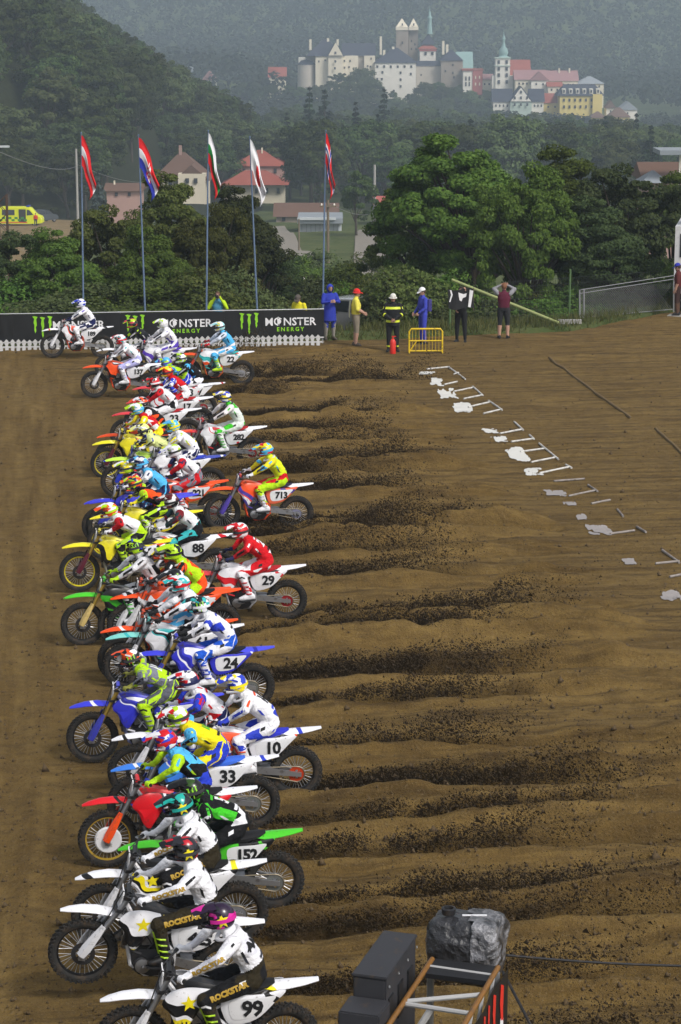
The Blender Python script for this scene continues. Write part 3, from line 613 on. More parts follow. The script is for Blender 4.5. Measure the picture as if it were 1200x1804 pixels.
# ------------------------------------------------------------------ far buildings: castle, town, valley houses
def stone(name, c, var=.5, sc=.35): return plain(name, c, .9, 0, .15, var, sc)
M_CREAM = stone('lime_plaster', (.82, .74, .58)); M_WHITE = stone('white_plaster', (.8, .76, .67), .3); M_STONE = stone('rubble_stone', (.33, .28, .23)); M_PALESTONE = stone('pale_stone', (.52, .47, .40))
M_SLATE = stone('slate_roof', (.055, .06, .085)); M_REDROOF = stone('red_tile', (.34, .10, .075)); M_PINKROOF = stone('faded_tile', (.36, .2, .2)); M_BROWNROOF = stone('brown_tile', (.16, .095, .07)); M_COPPER = stone('copper_green', (.28, .42, .40)); M_GREYROOF = stone('grey_roof', (.3, .33, .36))
M_YELLOW = stone('yellow_plaster', (.75, .6, .2)); M_GREENW = stone('pale_green_plaster', (.5, .6, .52)); M_REDW = stone('red_plaster', (.45, .13, .12)); M_PINKW = stone('pink_plaster', (.46, .3, .26)); M_PANE = plain('window_pane', (.035, .04, .05), .25, 0, .5, .2)
M_METALW = plain('white_metal_sheet', (.55, .58, .6), .5)
def facade(par, name, x0, x1, yt, yb, Y, D, mat, sink=6):
    a = PY(x0, yb, Y); b = PY(x1, yt, Y); zb = a.z - sink
    return obj(name, MB().box(((a.x + b.x) / 2 - par.location.x, Y + D / 2 - par.location.y, (zb + b.z) / 2 - par.location.z), (b.x - a.x, D, b.z - zb)).mesh(name, False), mat, par)
def roof(par, x0, x1, ye, yt, Y, D, mat, style='hip', over=.5, inset=None):
    a = PY(x0, ye, Y); b = PY(x1, ye, Y); zt = PY((x0 + x1) / 2, yt, Y + D / 2).z; ze = a.z; X0, X1 = a.x - over, b.x + over; Y0, Y1 = Y - over, Y + D + over
    ym = (Y0 + Y1) / 2; xm = (X0 + X1) / 2
    L = par.location
    if style == 'hip':
        i = min((X1 - X0) * .5, (Y1 - Y0) * .5) * (.9 if inset is None else inset)
        T = [(X0 + i, ym, zt), (X1 - i, ym, zt)]
    elif style == 'gable': T = [(X0, ym, zt), (X1, ym, zt)]
    elif style == 'front': T = [(xm, Y0, zt), (xm, Y1, zt)]
    elif style == 'pyramid': T = [(xm - .05, ym, zt), (xm + .05, ym, zt)]
    elif style == 'flat':
        m = MB().box((xm - L.x, ym - L.y, (ze + zt) / 2 - L.z), (X1 - X0, Y1 - Y0, zt - ze)); return obj('roof', m.mesh('roof', False), mat, par)
    Bs = [(X0, Y0, ze), (X1, Y0, ze), (X1, Y1, ze), (X0, Y1, ze)]
    V = [Vector(p) - L for p in Bs + T]
    fs = [(0, 3, 2, 1)]
    if style == 'front': fs += [(0, 1, 4), (1, 2, 5, 4), (2, 3, 5), (3, 0, 4, 5)]
    else: fs += [(0, 1, 5, 4), (1, 2, 5), (2, 3, 4, 5), (3, 0, 4)]
    return obj('roof', MB().add(V, fs).mesh('roof', False), mat, par)
def windows(par, pts, w, h, Y, mat=None):
    for px, py in pts:
        p = PY(px, py, Y) - par.location; k = Y / F
        obj('window', MB().box((p.x, p.y, p.z), (w * k, .3, h * k)).mesh('window', False), mat or M_PANE, par)
def grid(x0, x1, nx, ys): return [(x0 + (x1 - x0) * i / max(nx - 1, 1), y) for y in ys for i in range(nx)]
def chimney(par, px, y0, y1, Y, mat=None, w=2.6):
    a = PY(px, y1, Y); b = PY(px, y0, Y); k = Y / F
    obj('chimney', MB().box((a.x - par.location.x, Y - par.location.y, (a.z - 1 + b.z) / 2 - par.location.z), (w * k, w * k, b.z - a.z + 1)).mesh('chimney', False), mat or M_CREAM, par)
def building(name, label, px, py, Y, cat='house', group=None):
    p = PY(px, py, Y); return empty(name, (p.x, Y, p.z), label=label, cat=cat, group=group)
# castle
C = building('castle', 'cream walled castle with slate roofs and a twin gabled stone tower on the rock', 630, 165, 1000, 'castle')
bast = MB(); a = PY(525, 152, 1002); b = PY(555, 114, 1002)
bast.lathe([(4.1, a.z - 9), (3.8, b.z), (0.01, b.z)], ((a.x + b.x) / 2, 1006, 0), 'Z', 20); bast.v = [tuple(Vector(v) - C.location) for v in bast.v]; obj('bastion', bast, M_PALESTONE, C)
cr = MB().lathe([(4.0, b.z), (2.4, b.z + 1.7), (.01, b.z + 2.2)], ((a.x + b.x) / 2, 1006, .02), 'Z', 20); cr.v = [tuple(Vector(v) - C.location) for v in cr.v]; obj('bastion_roof', cr, M_SLATE, C)
for x0, x1, yt, yb, Y, D, m in [(526, 538, 101, 130, 1014, 6, M_WHITE), (540, 557, 97, 152, 1008, 14, M_PALESTONE), (556, 579, 99, 154, 1001, 18, M_CREAM), (578.5, 604, 97, 154, 998, 20, M_CREAM), (603.6, 631, 98, 154, 1001, 18, M_CREAM),
                                (630.5, 642, 98.5, 150, 1004, 15, M_PALESTONE), (641.6, 661, 98, 165, 1001, 18, M_CREAM), (660.7, 733, 110, 176, 996, 20, M_WHITE), (733, 778, 116, 150, 1004, 12, M_PALESTONE), (777, 815.5, 106, 156, 1000, 16, M_STONE)]:
    facade(C, 'wall', x0, x1, yt, yb, Y, D, m)
roof(C, 541, 606, 98.5, 69, 1001, 20, M_SLATE); roof(C, 603, 661, 98, 76, 1003.5, 15, M_SLATE, 'gable', .3); roof(C, 661, 735, 110.5, 84, 996, 21, M_SLATE)
roof(C, 733.5, 777, 116.5, 107, 1004, 12, M_SLATE, 'gable', .2); roof(C, 777, 815, 106.5, 88, 1000, 16, M_SLATE)
roof(C, 578.6, 604, 97.5, 74, 997.4, 20, M_SLATE, 'front', .15)
g0 = PY(578.6, 97.4, 997.2); g1 = PY(604, 97.4, 997.2); g2 = PY(591.5, 74.5, 997.2)
obj('gable', MB().add([Vector(p) - C.location for p in ((g0.x, 997.0, g0.z), (g1.x, 997.0, g1.z), (g2.x, 997.0, g2.z), (g0.x, 997.2, g0.z), (g1.x, 997.2, g1.z), (g2.x, 997.2, g2.z))], [(0, 1, 2), (5, 4, 3), (0, 3, 4, 1), (1, 4, 5, 2), (2, 5, 3, 0)]).mesh('gable', False), M_CREAM, C)
windows(C, [(591, 93), (591, 108), (590, 120), (589, 137)], 3.2, 4, 996.95); windows(C, [(607, 107), (617, 107), (607, 119), (615, 118), (607, 130), (618, 130), (654, 103), (648, 116), (653, 117), (573, 106), (562, 108)], 2.4, 3, 1000.9)
windows(C, grid(665, 725, 6, [117]) + [(674, 127), (665, 139), (673, 139), (706, 128), (706, 140), (724, 130), (706, 152), (694, 160)], 3.2, 4, 995.9); windows(C, [(742, 132), (785, 125), (798, 114), (798, 128), (800, 136)], 2.6, 3.4, 999.9)
for px, y0, y1, Y in [(547, 69, 84, 1008), (578, 67, 74, 1010), (595, 69, 76, 1012), (671, 64, 92, 1012), (677, 88, 98, 1003), (693, 82, 90, 1006), (781, 72, 92, 1008), (788, 78, 92, 1008)]: chimney(C, px, y0, y1, Y, None, 4)
facade(C, 'tower', 698, 720, 50, 102, 1024, 7, M_STONE); facade(C, 'tower', 720.3, 737, 50, 102, 1026, 6, M_STONE)
for x0, x1, ap in [(698, 719, 709.5), (721, 737, 729)]:
    facade(C, 'battlement', x0 - .4, x1 + .4, 47, 53, 1023.6, 8, M_CREAM, 0); roof(C, x0, x1, 47.3, 32, 1023.8, 7, M_CREAM, 'pyramid', 0)
windows(C, [(709, 43), (729, 43), (709, 75), (725, 72), (731, 78), (725, 86), (733, 86)], 2.4, 4, 1023.4)
facade(C, 'chapel', 740, 768, 86, 101, 1016, 10, M_WHITE); roof(C, 739, 769, 86, 74, 1016, 10, M_REDROOF); roof(C, 744, 766, 78, 60, 1018, 6, M_SLATE); windows(C, [(750, 94), (762, 94)], 4, 5, 1015.8); facade(C, 'chapel_band', 739, 769, 86.5, 90, 1015.7, 1, M_REDW, 0)
sp = MB(); q = PY(757, 60, 1021); k = 1021 / F
sp.lathe([(5 * k, q.z), (3.4 * k, q.z + 18 * k), (3.6 * k, q.z + 24 * k), (4.4 * k, q.z + 28 * k), (2.0 * k, q.z + 32 * k), (2.4 * k, q.z + 35 * k), (.7 * k, q.z + 39 * k), (.01, q.z + 48 * k)], (q.x, 1021, 0), 'Z', 10); sp.v = [tuple(Vector(v) - C.location) for v in sp.v]; obj('spire', sp, M_COPPER, C)
# town
def house(name, label, x0, x1, ye, yb, yt, Y, D, wall, rf, style='gable', wins=(), ww=2.6, wh=3.4, cat='house', grp='houses of the old town', chim=()):
    h = building(name, label, (x0 + x1) / 2, yb, Y, cat, grp); facade(h, 'wall', x0, x1, ye, yb, Y, D, wall); roof(h, x0, x1, ye + .4, yt, Y, D, rf, style)
    windows(h, wins, ww, wh, Y - .06)
    for c in chim: chimney(h, c, yt - 4, ye, Y + D * .4)
    return h
house('town_house', 'house with pale copper green roof right of the castle', 806, 832, 122, 150, 91, 1008, 14, M_WHITE, M_COPPER, 'gable')
h = house('town_house', 'tall white and red house at the right end of the castle', 816, 850, 124, 163, 121, 992, 14, M_WHITE, M_REDROOF, 'flat', [(821, 138), (827, 138), (821, 148), (827, 148)], 2.4, 7); facade(h, 'red_front', 832.5, 850.5, 123, 163, 991.6, 1, M_REDW, 3); windows(h, [(838, 136), (845, 136), (838, 148), (845, 148)], 2, 5, 991.5, M_CREAM)
house('town_house', 'narrow pink house between castle and church tower', 849, 868, 140, 165, 130, 996, 10, M_CREAM, M_PINKROOF, 'gable', [(854, 148), (862, 148)])
ch = building('church', 'white baroque church tower with green onion dome and red nave roof', 886, 157, 985, 'church')
facade(ch, 'tower', 873, 899, 102, 157, 985, 6.5, M_WHITE); facade(ch, 'tower_base', 867, 904, 133, 157, 986, 6, M_WHITE); facade(ch, 'nave', 897.5, 934, 135, 157, 990, 14, M_CREAM); roof(ch, 897, 934, 135, 105, 990, 14, M_REDROOF, 'gable')
windows(ch, grid(879, 893, 2, [109, 121, 132, 144]), 4, 6, 984.8); facade(ch, 'cornice', 872, 900, 101, 103, 984.6, 7.2, M_GREENW, 0); facade(ch, 'cornice', 872, 900, 115, 116.5, 984.6, 7.2, M_GREENW, 0); windows(ch, [(915, 148), (925, 148)], 3, 5, 989.8)
sp = MB(); q = PY(887, 101, 988); k = 988 / F
sp.lathe([(11 * k, q.z), (6.5 * k, q.z + 3 * k), (8.3 * k, q.z + 8 * k), (7 * k, q.z + 14 * k), (3 * k, q.z + 19 * k), (2.4 * k, q.z + 28 * k), (3.4 * k, q.z + 31 * k), (1.6 * k, q.z + 35 * k), (.6 * k, q.z + 40 * k), (.02, q.z + 50 * k)], (q.x, 988, 0), 'Z', 12); sp.v = [tuple(Vector(v) - ch.location) for v in sp.v]; obj('onion_dome', sp, M_COPPER, ch)
house('town_house', 'long house with faded pink roof beside the church', 908, 962, 140, 158, 123, 978, 12, M_CREAM, M_PINKROOF, 'gable', grid(915, 935, 4, [147]))
house('town_house', 'white gable fronted house among the pink roofs', 936, 966, 141, 158, 126, 974, 10, M_WHITE, M_PINKROOF, 'front', [(945, 148), (951, 137), (957, 148)])
house('town_house', 'long house with pink roof and gable at its right end', 964, 1018, 142, 160, 124, 980, 12, M_CREAM, M_PINKROOF, 'gable', grid(975, 1010, 5, [149]), chim=(985, 1003))
house('town_house', 'house with low orange roof in front of the pink roofs', 966, 990, 152, 166, 144, 968, 8, M_CREAM, M_REDROOF, 'gable', [(972, 158), (982, 158)])
m = building('manor', 'white and pale green manor with dark slate roof and central gable', 913, 196, 950, 'house', 'houses of the old town')
facade(m, 'wall', 869, 899.5, 179, 196, 951, 10, M_WHITE); facade(m, 'gable_wall', 899, 937, 178, 196, 948.5, 12, M_GREENW); facade(m, 'wall', 936.5, 958, 179, 196, 951, 10, M_WHITE); roof(m, 869, 902, 179.3, 156, 951, 10, M_SLATE, 'gable'); roof(m, 934, 958, 179.3, 156, 951, 10, M_SLATE, 'gable'); roof(m, 899, 937, 178.5, 151, 948.5, 12, M_SLATE, 'front', .4)
g0 = PY(900, 178.4, 948); g1 = PY(936, 178.4, 948); g2 = PY(918, 154, 948)
obj('gable', MB().add([Vector(p) - m.location for p in ((g0.x, 947.9, g0.z), (g1.x, 947.9, g1.z), (g2.x, 947.9, g2.z), (g0.x, 948.4, g0.z), (g1.x, 948.4, g1.z), (g2.x, 948.4, g2.z))], [(0, 1, 2), (5, 4, 3), (0, 3, 4, 1), (1, 4, 5, 2), (2, 5, 3, 0)]).mesh('gable', False), M_WHITE, m)
windows(m, grid(874, 894, 4, [186]) + grid(942, 954, 3, [186]), 2.4, 4, 950.9); windows(m, grid(907, 929, 3, [172, 184]) + [(918, 162)], 3.2, 4.6, 947.8)
house('town_house', 'house with red tile roof beside the manor', 958, 998, 181, 200, 164, 955, 9, M_YELLOW, M_REDROOF, 'gable', grid(966, 990, 3, [188]))
y = building('yellow_mansion', 'large yellow mansion with dark mansard roof and dormers', 1023, 198, 946, 'house', 'houses of the old town')
facade(y, 'wall', 986, 1061, 168, 198, 946, 14, M_YELLOW); roof(y, 984, 1063, 168.5, 148, 946, 14, M_SLATE, 'hip', .6, .45); windows(y, grid(994, 1052, 7, [176, 188]), 3, 5, 945.8); facade(y, 'corner_bay', 1044, 1061.5, 166, 198, 944.5, 3, M_YELLOW)
for px in (994, 1006, 1018, 1030, 1042, 1054): facade(y, 'dormer', px - 3, px + 3, 156, 165, 946.5, 4, M_WHITE, 0); windows(y, [(px, 160.5)], 3, 5, 946.4)
house('town_house', 'house with pale grey hipped roof behind the yellow mansion', 1018, 1064, 147, 165, 134, 985, 12, M_CREAM, M_GREYROOF, 'hip', grid(1028, 1056, 4, [152]))
house('town_house', 'small yellow house with dark red roof', 1041, 1068, 207, 216, 196, 930, 8, M_YELLOW, M_BROWNROOF, 'hip', grid(1047, 1062, 3, [211]))
house('town_house', 'yellow pavilion with steep brown roof', 1073, 1110, 206, 216, 189, 932, 8, M_YELLOW, M_BROWNROOF, 'hip', grid(1079, 1104, 4, [211]))
house('town_house', 'white gabled house at the right end of the town', 1091, 1123, 193, 207, 178, 945, 8, M_WHITE, M_GREYROOF, 'front', [(1102, 190), (1110, 190), (1106, 199)])
house('town_house', 'narrow house with pointed gable beside the white one', 1068, 1084, 190, 205, 176, 948, 7, M_WHITE, M_BROWNROOF, 'front', [(1076, 196)])
house('town_house', 'house with red roof at the left foot of the castle', 474, 503, 136, 152, 118, 1040, 10, M_CREAM, M_REDROOF, 'gable', grid(480, 498, 3, [144]))
house('town_house', 'pale house in the trees left of the castle', 357, 380, 141, 160, 124, 1080, 10, M_WHITE, M_PINKROOF, 'front', [(366, 146), (372, 146)])
house('town_house', 'cluster house with light roof far left above the wood', 306, 338, 128, 140, 117, 1085, 10, M_WHITE, M_GREYROOF, 'gable', grid(312, 332, 4, [133]))
# valley houses
h = house('farmhouse', 'house with broad brown hipped roof behind the second and third flags', 272, 363, 316, 332, 268, 420, 13, M_CREAM, M_BROWNROOF, 'hip', grid(300, 352, 3, [322]), 6, 7, grp='houses in the valley'); roof(h, 310, 366, 318, 288, 416, 8, M_BROWNROOF, 'front', .5); facade(h, 'gable_wall', 314, 362, 306, 336, 415.4, 3, M_CREAM); windows(h, [(330, 318), (345, 318)], 6, 8, 415.2); chimney(h, 318, 256, 275, 426, M_PINKW, 5)
h = house('villa', 'two storey villa with red roofs behind the fourth flag', 414, 500, 292, 312, 264, 446, 11, M_PINKW, M_REDROOF, 'hip', [(430, 301), (485, 301)], 5, 8, grp='houses in the valley', chim=(462,)); facade(h, 'lower_wall', 396, 501, 325, 348, 440, 8, M_CREAM); roof(h, 394, 503, 325.5, 300, 439, 10, M_REDROOF, 'hip', .6, .8); windows(h, [(408, 335), (452, 336), (470, 336), (490, 336)], 5, 9, 439.8)
house('outbuilding', 'low brown roofed shed between the first two flags', 188, 246, 336, 350, 322, 330, 7, M_PINKW, M_BROWNROOF, 'gable', [(205, 342), (228, 342)], 5, 6, grp='houses in the valley', chim=(202,))
house('barn', 'low dark brown barn above the white garage', 487, 592, 381, 392, 357, 330, 9, M_STONE, M_BROWNROOF, 'gable', [(500, 386)], 6, 6, grp='houses in the valley')
g = building('garage', 'white sheet metal garage with grey roof slab below the flag with the blue cross', 564, 430, 285, 'garage'); facade(g, 'wall', 527, 602, 394, 432, 285, 7, M_METALW); facade(g, 'roof', 524, 604, 385, 393.8, 284, 9, M_GREYROOF, 0); facade(g, 'roof_edge', 524, 592, 383, 387.5, 283.7, .2, M_METALW, 0)
facade(g, 'green_door', 536, 556, 418, 433, 284.8, .4, plain('green_paint', (.1, .4, .1)), 0)
for px in range(532, 602, 8): windows(g, [(px, 412)], .7, 34, 284.93, M_GREYROOF)
facade(g, 'box', 500, 520, 427, 445, 280, 3, plain('dark_timber', (.05, .04, .03)), 1)
house('cottage', 'cottage with bright red roof left of the large maple', 664, 708, 359, 370, 345, 300, 7, M_PINKW, stone('bright_tile', (.45, .12, .1)), 'gable', [(675, 364)], 4, 5, grp='houses in the valley')
h = house('gabled_house', 'house with red-brown gable and pale canopy at the right edge', 1140, 1230, 318, 345, 285, 215, 8, M_PINKW, M_BROWNROOF, 'gable', [], grp='houses in the valley'); facade(h, 'canopy', 1163, 1235, 265, 273, 210, 5, M_GREYROOF, 0); roof(h, 1134, 1176, 322, 300, 211, 4, M_GREYROOF, 'hip', .2); facade(h, 'post', 1196, 1200, 273, 330, 210.5, .4, M_WHITE, 1)
# tracks and paths in the valley
def strip(name, pts, w, mat):
    n = 40; P = []; fs = []
    pts = [Vector((x, y, 0)) for x, y in pts]
    for i in range(n + 1):
        s = i / n * (len(pts) - 1); k = min(int(s), len(pts) - 2); p = pts[k].lerp(pts[k + 1], s - k); d = (pts[k + 1] - pts[k]).normalized(); e = Vector((-d.y, d.x, 0)) * w / 2
        for q in (p - e, p, p + e): P.append((q.x, q.y, tz(q.x, q.y) + .12))
    for i in range(n):
        for j in range(2): a = i * 3 + j; fs.append((a, a + 1, a + 4, a + 3))
    return tag(obj(name, MB().add(P, fs), mat), kind='structure')
M_GRAVEL = plain('gravel', (.26, .23, .19), .95, var=.6, vscale=3)
def gpt(px, Y): return (PY(px, 400, Y).x, Y)
strip('path', [gpt(545, 108), gpt(572, 130), gpt(560, 160), gpt(520, 220), gpt(480, 300)], 3.2, M_GRAVEL)
strip('road', [gpt(700, 150), gpt(668, 200), gpt(660, 262), gpt(690, 330)], 4.5, M_GRAVEL)
# poles, lamp, mast, wires
M_CONC = plain('concrete', (.36, .35, .33), .9); M_WOOD = plain('weathered_wood', (.2, .16, .11), .9, var=.6); M_RUST = plain('rusty_steel', (.09, .055, .04), .8)
def upole(name, label, px, yt, yb, Y, r, mat, arm=True):
    a = PY(px, yb, Y); b = PY(px, yt, Y); zb = min(a.z, tz(a.x, Y)) - .3; o = empty(name, (a.x, Y, zb), label=label, cat='pole', group='utility poles')
    obj('post', MB().tube([(0, 0, 0), (0, 0, b.z - zb)], [r, r * .75], 8), mat, o)
    if arm:
        obj('crossarm', MB().box((0, -r - .05, b.z - zb - .5), (1.3, .1, .12)), M_WOOD, o)
        for s in (-.5, .5): obj('insulator', MB().lathe([(.01, 0), (.07, .02), (.05, .14), (.01, .18)], (s, -r - .05, b.z - zb - .43), 'Z', 8), M_WHITE, o)
    return o
upole('utility_pole', 'pale concrete pole left of the first flag', 137, 262, 380, 272, .16, M_CONC, False)
upole('utility_pole', 'wooden pole right of the fifth flagpole', 578, 352, 465, 180, .13, M_WOOD)
upole('utility_pole', 'thin pole at the left corner of the white garage', 527, 385, 455, 230, .1, M_WOOD, False)
upole('utility_pole', 'concrete pole above the red roofed cottage', 660, 290, 350, 300, .2, M_CONC, False)
o = upole('utility_pole', 'small wooden double pole with insulators above the yellow shirt', 518, 478, 520, 112, .06, M_WOOD); obj('brace', MB().tube([(.35, 0, 0), (.02, 0, 2.2)], .05, 6), M_WOOD, o)
o = building('street_lamp', 'street lamp with long arm at the left edge', 2, 440, 110, 'lamp'); q = PY(2, 258, 110) - o.location; q.y = 0
obj('post', MB().tube([(-.4, 0, -3), (-.4, 0, q.z - .1)], [.09, .06], 8), M_CONC, o); obj('arm', MB().tube([(-.4, 0, q.z - .1), (-.2, 0, q.z + .02), (.15, 0, q.z + .02)], .04, 6), M_CONC, o); obj('lamp_head', MB().box((.3, 0, q.z), (.5, .18, .09)), M_METALW, o)
o = building('lattice_mast', 'rusty steel lattice mast at the left edge in front of the ambulance', 7, 442, 96, 'mast'); top = PY(7, 342, 96).z - o.location.z
for sx in (-.18, .18):
    for sy in (-.18, .18): obj('mast_leg', MB().tube([(sx, sy, -2.5), (sx, sy, top)], .03, 6), M_RUST, o)
for k in range(12):
    z0 = -2.4 + k * (top + 2.4) / 12; z1 = z0 + (top + 2.4) / 12; s = 1 if k % 2 else -1
    obj('lattice_bar', MB().tube([(-.18 * s, -.18, z0), (.18 * s, -.18, z1)], .015, 5), M_RUST, o); obj('lattice_bar', MB().tube([(-.18 * s, .18, z0), (.18 * s, .18, z1)], .015, 5), M_RUST, o)
def wire(name, a, b, sag, r, mat, label, cat='cable'):
    a, b = Vector(a), Vector(b); pts = [a.lerp(b, k / 24) - Vector((0, 0, sag * 4 * (k / 24) * (1 - k / 24))) for k in range(25)]
    return tag(obj(name, MB().tube(pts, r, 5), mat), label, cat)
M_CABLE = plain('cable_grey', (.2, .2, .2), .6)
wire('overhead_wire', PY(0, 268, 112), PY(137, 292, 272), .6, .025, M_CABLE, 'overhead wire running from the left edge to the concrete pole')
wire('overhead_wire', PY(137, 290, 272), PY(272, 320, 405), .8, .03, M_CABLE, 'overhead wire from the concrete pole to the brown roofed house')
wire('overhead_wire', PY(578, 356, 180), PY(665, 372, 292), .7, .02, M_CABLE, 'overhead wire from the wooden pole towards the red cottage')
# ------------------------------------------------------------------ motocross bike (forward +X, left +Y)
def fxpoly(out, yfun, bulge=.02, th=.012, side=1):
    m = MB(); n = len(out); cx = sum(p[0] for p in out) / n; cz = sum(p[1] for p in out) / n
    A = [(x, side * yfun(x, z), z) for x, z in out]; I = []
    for x, z in out:
        xi, zi = cx + (x - cx) * .84, cz + (z - cz) * .84; I.append((xi, side * (yfun(xi, zi) + bulge), zi))
    Bk = [(x, side * (yfun(x, z) - th), z) for x, z in out]
    V = A + I + Bk + [(cx, side * (yfun(cx, cz) + bulge * 1.15), cz)]
    fs = [(i, (i + 1) % n, (i + 1) % n + n, i + n) for i in range(n)] + [(i + n, (i + 1) % n + n, 3 * n) for i in range(n)] + [(i, i + 2 * n, (i + 1) % n + 2 * n, (i + 1) % n) for i in range(n)]
    return m.add(V, fs)
def smooth_poly(pts, k=4):
    out = []; n = len(pts)
    for i in range(n):
        p0, p1, p2, p3 = (Vector((*pts[(i + j) % n], 0)) for j in (-1, 0, 1, 2))
        for j in range(k):
            t = j / k
            q = .5 * ((2 * p1) + (p2 - p0) * t + (2 * p0 - 5 * p1 + 4 * p2 - p3) * t * t + (3 * p1 - p0 - 3 * p2 + p3) * t ** 3); out.append((q.x, q.y))
    return out
def wheel_parts(r, w, rim_r, knobs, rear):
    ty = MB(); h = w / 2
    ty.lathe([(rim_r, -h * .55), (rim_r + .02, -h * .85), (r - .035, -h), (r - .012, -h * .85), (r - .004, -h * .4), (r, 0), (r - .004, h * .4), (r - .012, h * .85), (r - .035, h), (rim_r + .02, h * .85), (rim_r, h * .55)], (0, 0, 0), 'Y', 48, close=True)
    for k in range(knobs):
        a = 2 * math.pi * k / knobs
        for row, off in ((-.62, 0), (.62, 0), (0, .5), (-.98, .5), (.98, .5)):
            aa = a + off * 2 * math.pi / knobs; rr = r + .004 - (.02 if abs(row) > .9 else 0)
            ty.box((math.cos(aa) * rr, row * h, math.sin(aa) * rr), (.026, w * .2, .022), Euler((0, -aa, 0)).to_matrix())
    rim = MB().lathe([(rim_r - .012, -h * .5), (rim_r + .006, -h * .58), (rim_r + .006, h * .58), (rim_r - .012, h * .5), (rim_r - .02, 0)], (0, 0, 0), 'Y', 40, close=True)
    hub = MB().lathe([(.012, -h - .03), (.035, -h - .028), (.045, -h + .01), (.03, 0), (.045, h - .01), (.035, h + .028), (.012, h + .03)], (0, 0, 0), 'Y', 18)
    sp = MB()
    for k in range(32):
        a = 2 * math.pi * k / 32; s = 1 if k % 2 else -1; d = .35 * (1 if (k // 2) % 2 else -1)
        sp.tube([(math.cos(a + d) * .04, s * h * .75, math.sin(a + d) * .04), (math.cos(a) * (rim_r - .012), s * h * .1, math.sin(a) * (rim_r - .012))], .0035, 4, cap=False)
    dr = .125 if not rear else .105; side = 1
    disc = MB().lathe([(dr * .62, h + .02), (dr, h + .02), (dr, h + .026), (dr * .62, h + .026)], (0, 0, 0), 'Y', 24, close=True)
    for k in range(5):
        a = k * 1.2566; disc.box((math.cos(a) * dr * .45, h + .022, math.sin(a) * dr * .45), (dr * .5, .004, .014), Euler((0, -a, 0)).to_matrix())
    return dict(tyre=ty.mesh('tyre'), rim=rim.mesh('rim'), wheel=hub.mesh('wheel'), spokes=sp.mesh('spokes', False), disc=disc.mesh('brake_disc'))
FWP = wheel_parts(.345, .085, .272, 40, False); RWP = wheel_parts(.335, .115, .245, 38, True)
def arch(x, z, w, drop, th=.008, n=9):
    top = []; bot = []
    for k in range(n):
        u = -1 + 2 * k / (n - 1); y = u * w / 2; zz = z - drop * abs(u) ** 2.2
        top.append((x, y, zz)); bot.append((x, y * .96, zz - th))
    return top + bot[::-1]
PART = {}
m = MB(); m.loft([arch(*a) for a in [(.30, .80, .10, .01), (.40, .835, .17, .03), (.52, .865, .185, .045), (.68, .878, .185, .05), (.84, .862, .165, .045), (.97, .825, .13, .03), (1.05, .787, .06, .01)]]); PART['front_fender'] = m
m = MB(); m.loft([arch(*a) for a in [(-.50, .925, .20, .02), (-.62, .93, .22, .05), (-.78, .942, .20, .05), (-.93, .95, .16, .035), (-1.07, .955, .10, .012)]]); PART['rear_fender'] = m
m = MB(); secs = []
for x, z, wt, wb, d in [(.29, .985, .05, .10, .05), (.18, .965, .09, .16, .08), (0, .935, .13, .2, .09), (-.2, .922, .16, .22, .09), (-.4, .93, .17, .23, .08), (-.56, .945, .15, .2, .05), (-.64, .952, .08, .1, .02)]:
    secs.append([(x, -wb / 2, z - d), (x, -wb * .5, z - d * .5), (x, -wt / 2, z - .012), (x, 0, z), (x, wt / 2, z - .012), (x, wb * .5, z - d * .5), (x, wb / 2, z - d)])
m.loft(secs); PART['seat'] = m
sh = smooth_poly([(.46, .82), (.38, .94), (.22, .975), (.0, .93), (-.20, .865), (-.10, .81), (.06, .765), (.17, .62), (.25, .53), (.33, .60), (.38, .72)])
yf = lambda x, z: .125 + .10 * min(max((x + .12) / .42, 0), 1)
pl = smooth_poly([(-.12, .80), (-.28, .85), (-.50, .865), (-.74, .895), (-.62, .76), (-.45, .61), (-.22, .55), (-.13, .66)])
yp = lambda x, z: .135 + .03 * min(max((-x - .1) / .3, 0), 1) * (1 - min(max((-x - .5) / .3, 0), 1)) + .1 * max(0, .75 - z) * .3
for s in (1, -1):
    PART['shroud', s] = fxpoly(sh, yf, .02, .01, s); PART['side_panel', s] = fxpoly(pl, yp, .012, .01, s)
PART['tank'] = MB().loft([[(x, -w_, z - .22), (x, -w_ * 1.05, z - .08), (x, -w_ * .6, z), (x, w_ * .6, z), (x, w_ * 1.05, z - .08), (x, w_, z - .22)] for x, w_, z in [(.37, .05, .97), (.27, .11, 1.0), (.08, .115, .965), (-.08, .09, .92)]])
m = MB()
for s in (1, -1):
    m.tube([(.40, s * .03, .96), (.30, s * .10, .84), (.02, s * .125, .66), (-.18, s * .115, .52), (-.19, s * .11, .36), (-.10, s * .10, .25)], [.03, .032, .03, .03, .032, .02], 8)
    m.tube([(.42, s * .02, .86), (.34, s * .05, .60), (.24, s * .07, .30), (.08, s * .08, .215), (-.12, s * .10, .25)], .021, 8)
    m.tube([(.0, s * .11, .68), (-.3, s * .09, .82), (-.62, s * .07, .9)], .014, 6); m.tube([(-.18, s * .11, .52), (-.4, s * .08, .72), (-.58, s * .07, .88)], .013, 6)
m.tube([(.425, 0, .83), (.385, 0, .99)], .04, 12); PART['frame'] = m
m = MB(); m.loft([[(x, -w_, z0), (x, -w_ * 1.15, (z0 + z1) / 2), (x, -w_ * .8, z1), (x, w_ * .8, z1), (x, w_ * 1.15, (z0 + z1) / 2), (x, w_, z0)] for x, w_, z0, z1 in [(.25, .06, .29, .42), (.18, .10, .24, .48), (.02, .125, .22, .52), (-.12, .115, .25, .50), (-.2, .07, .30, .44)]])
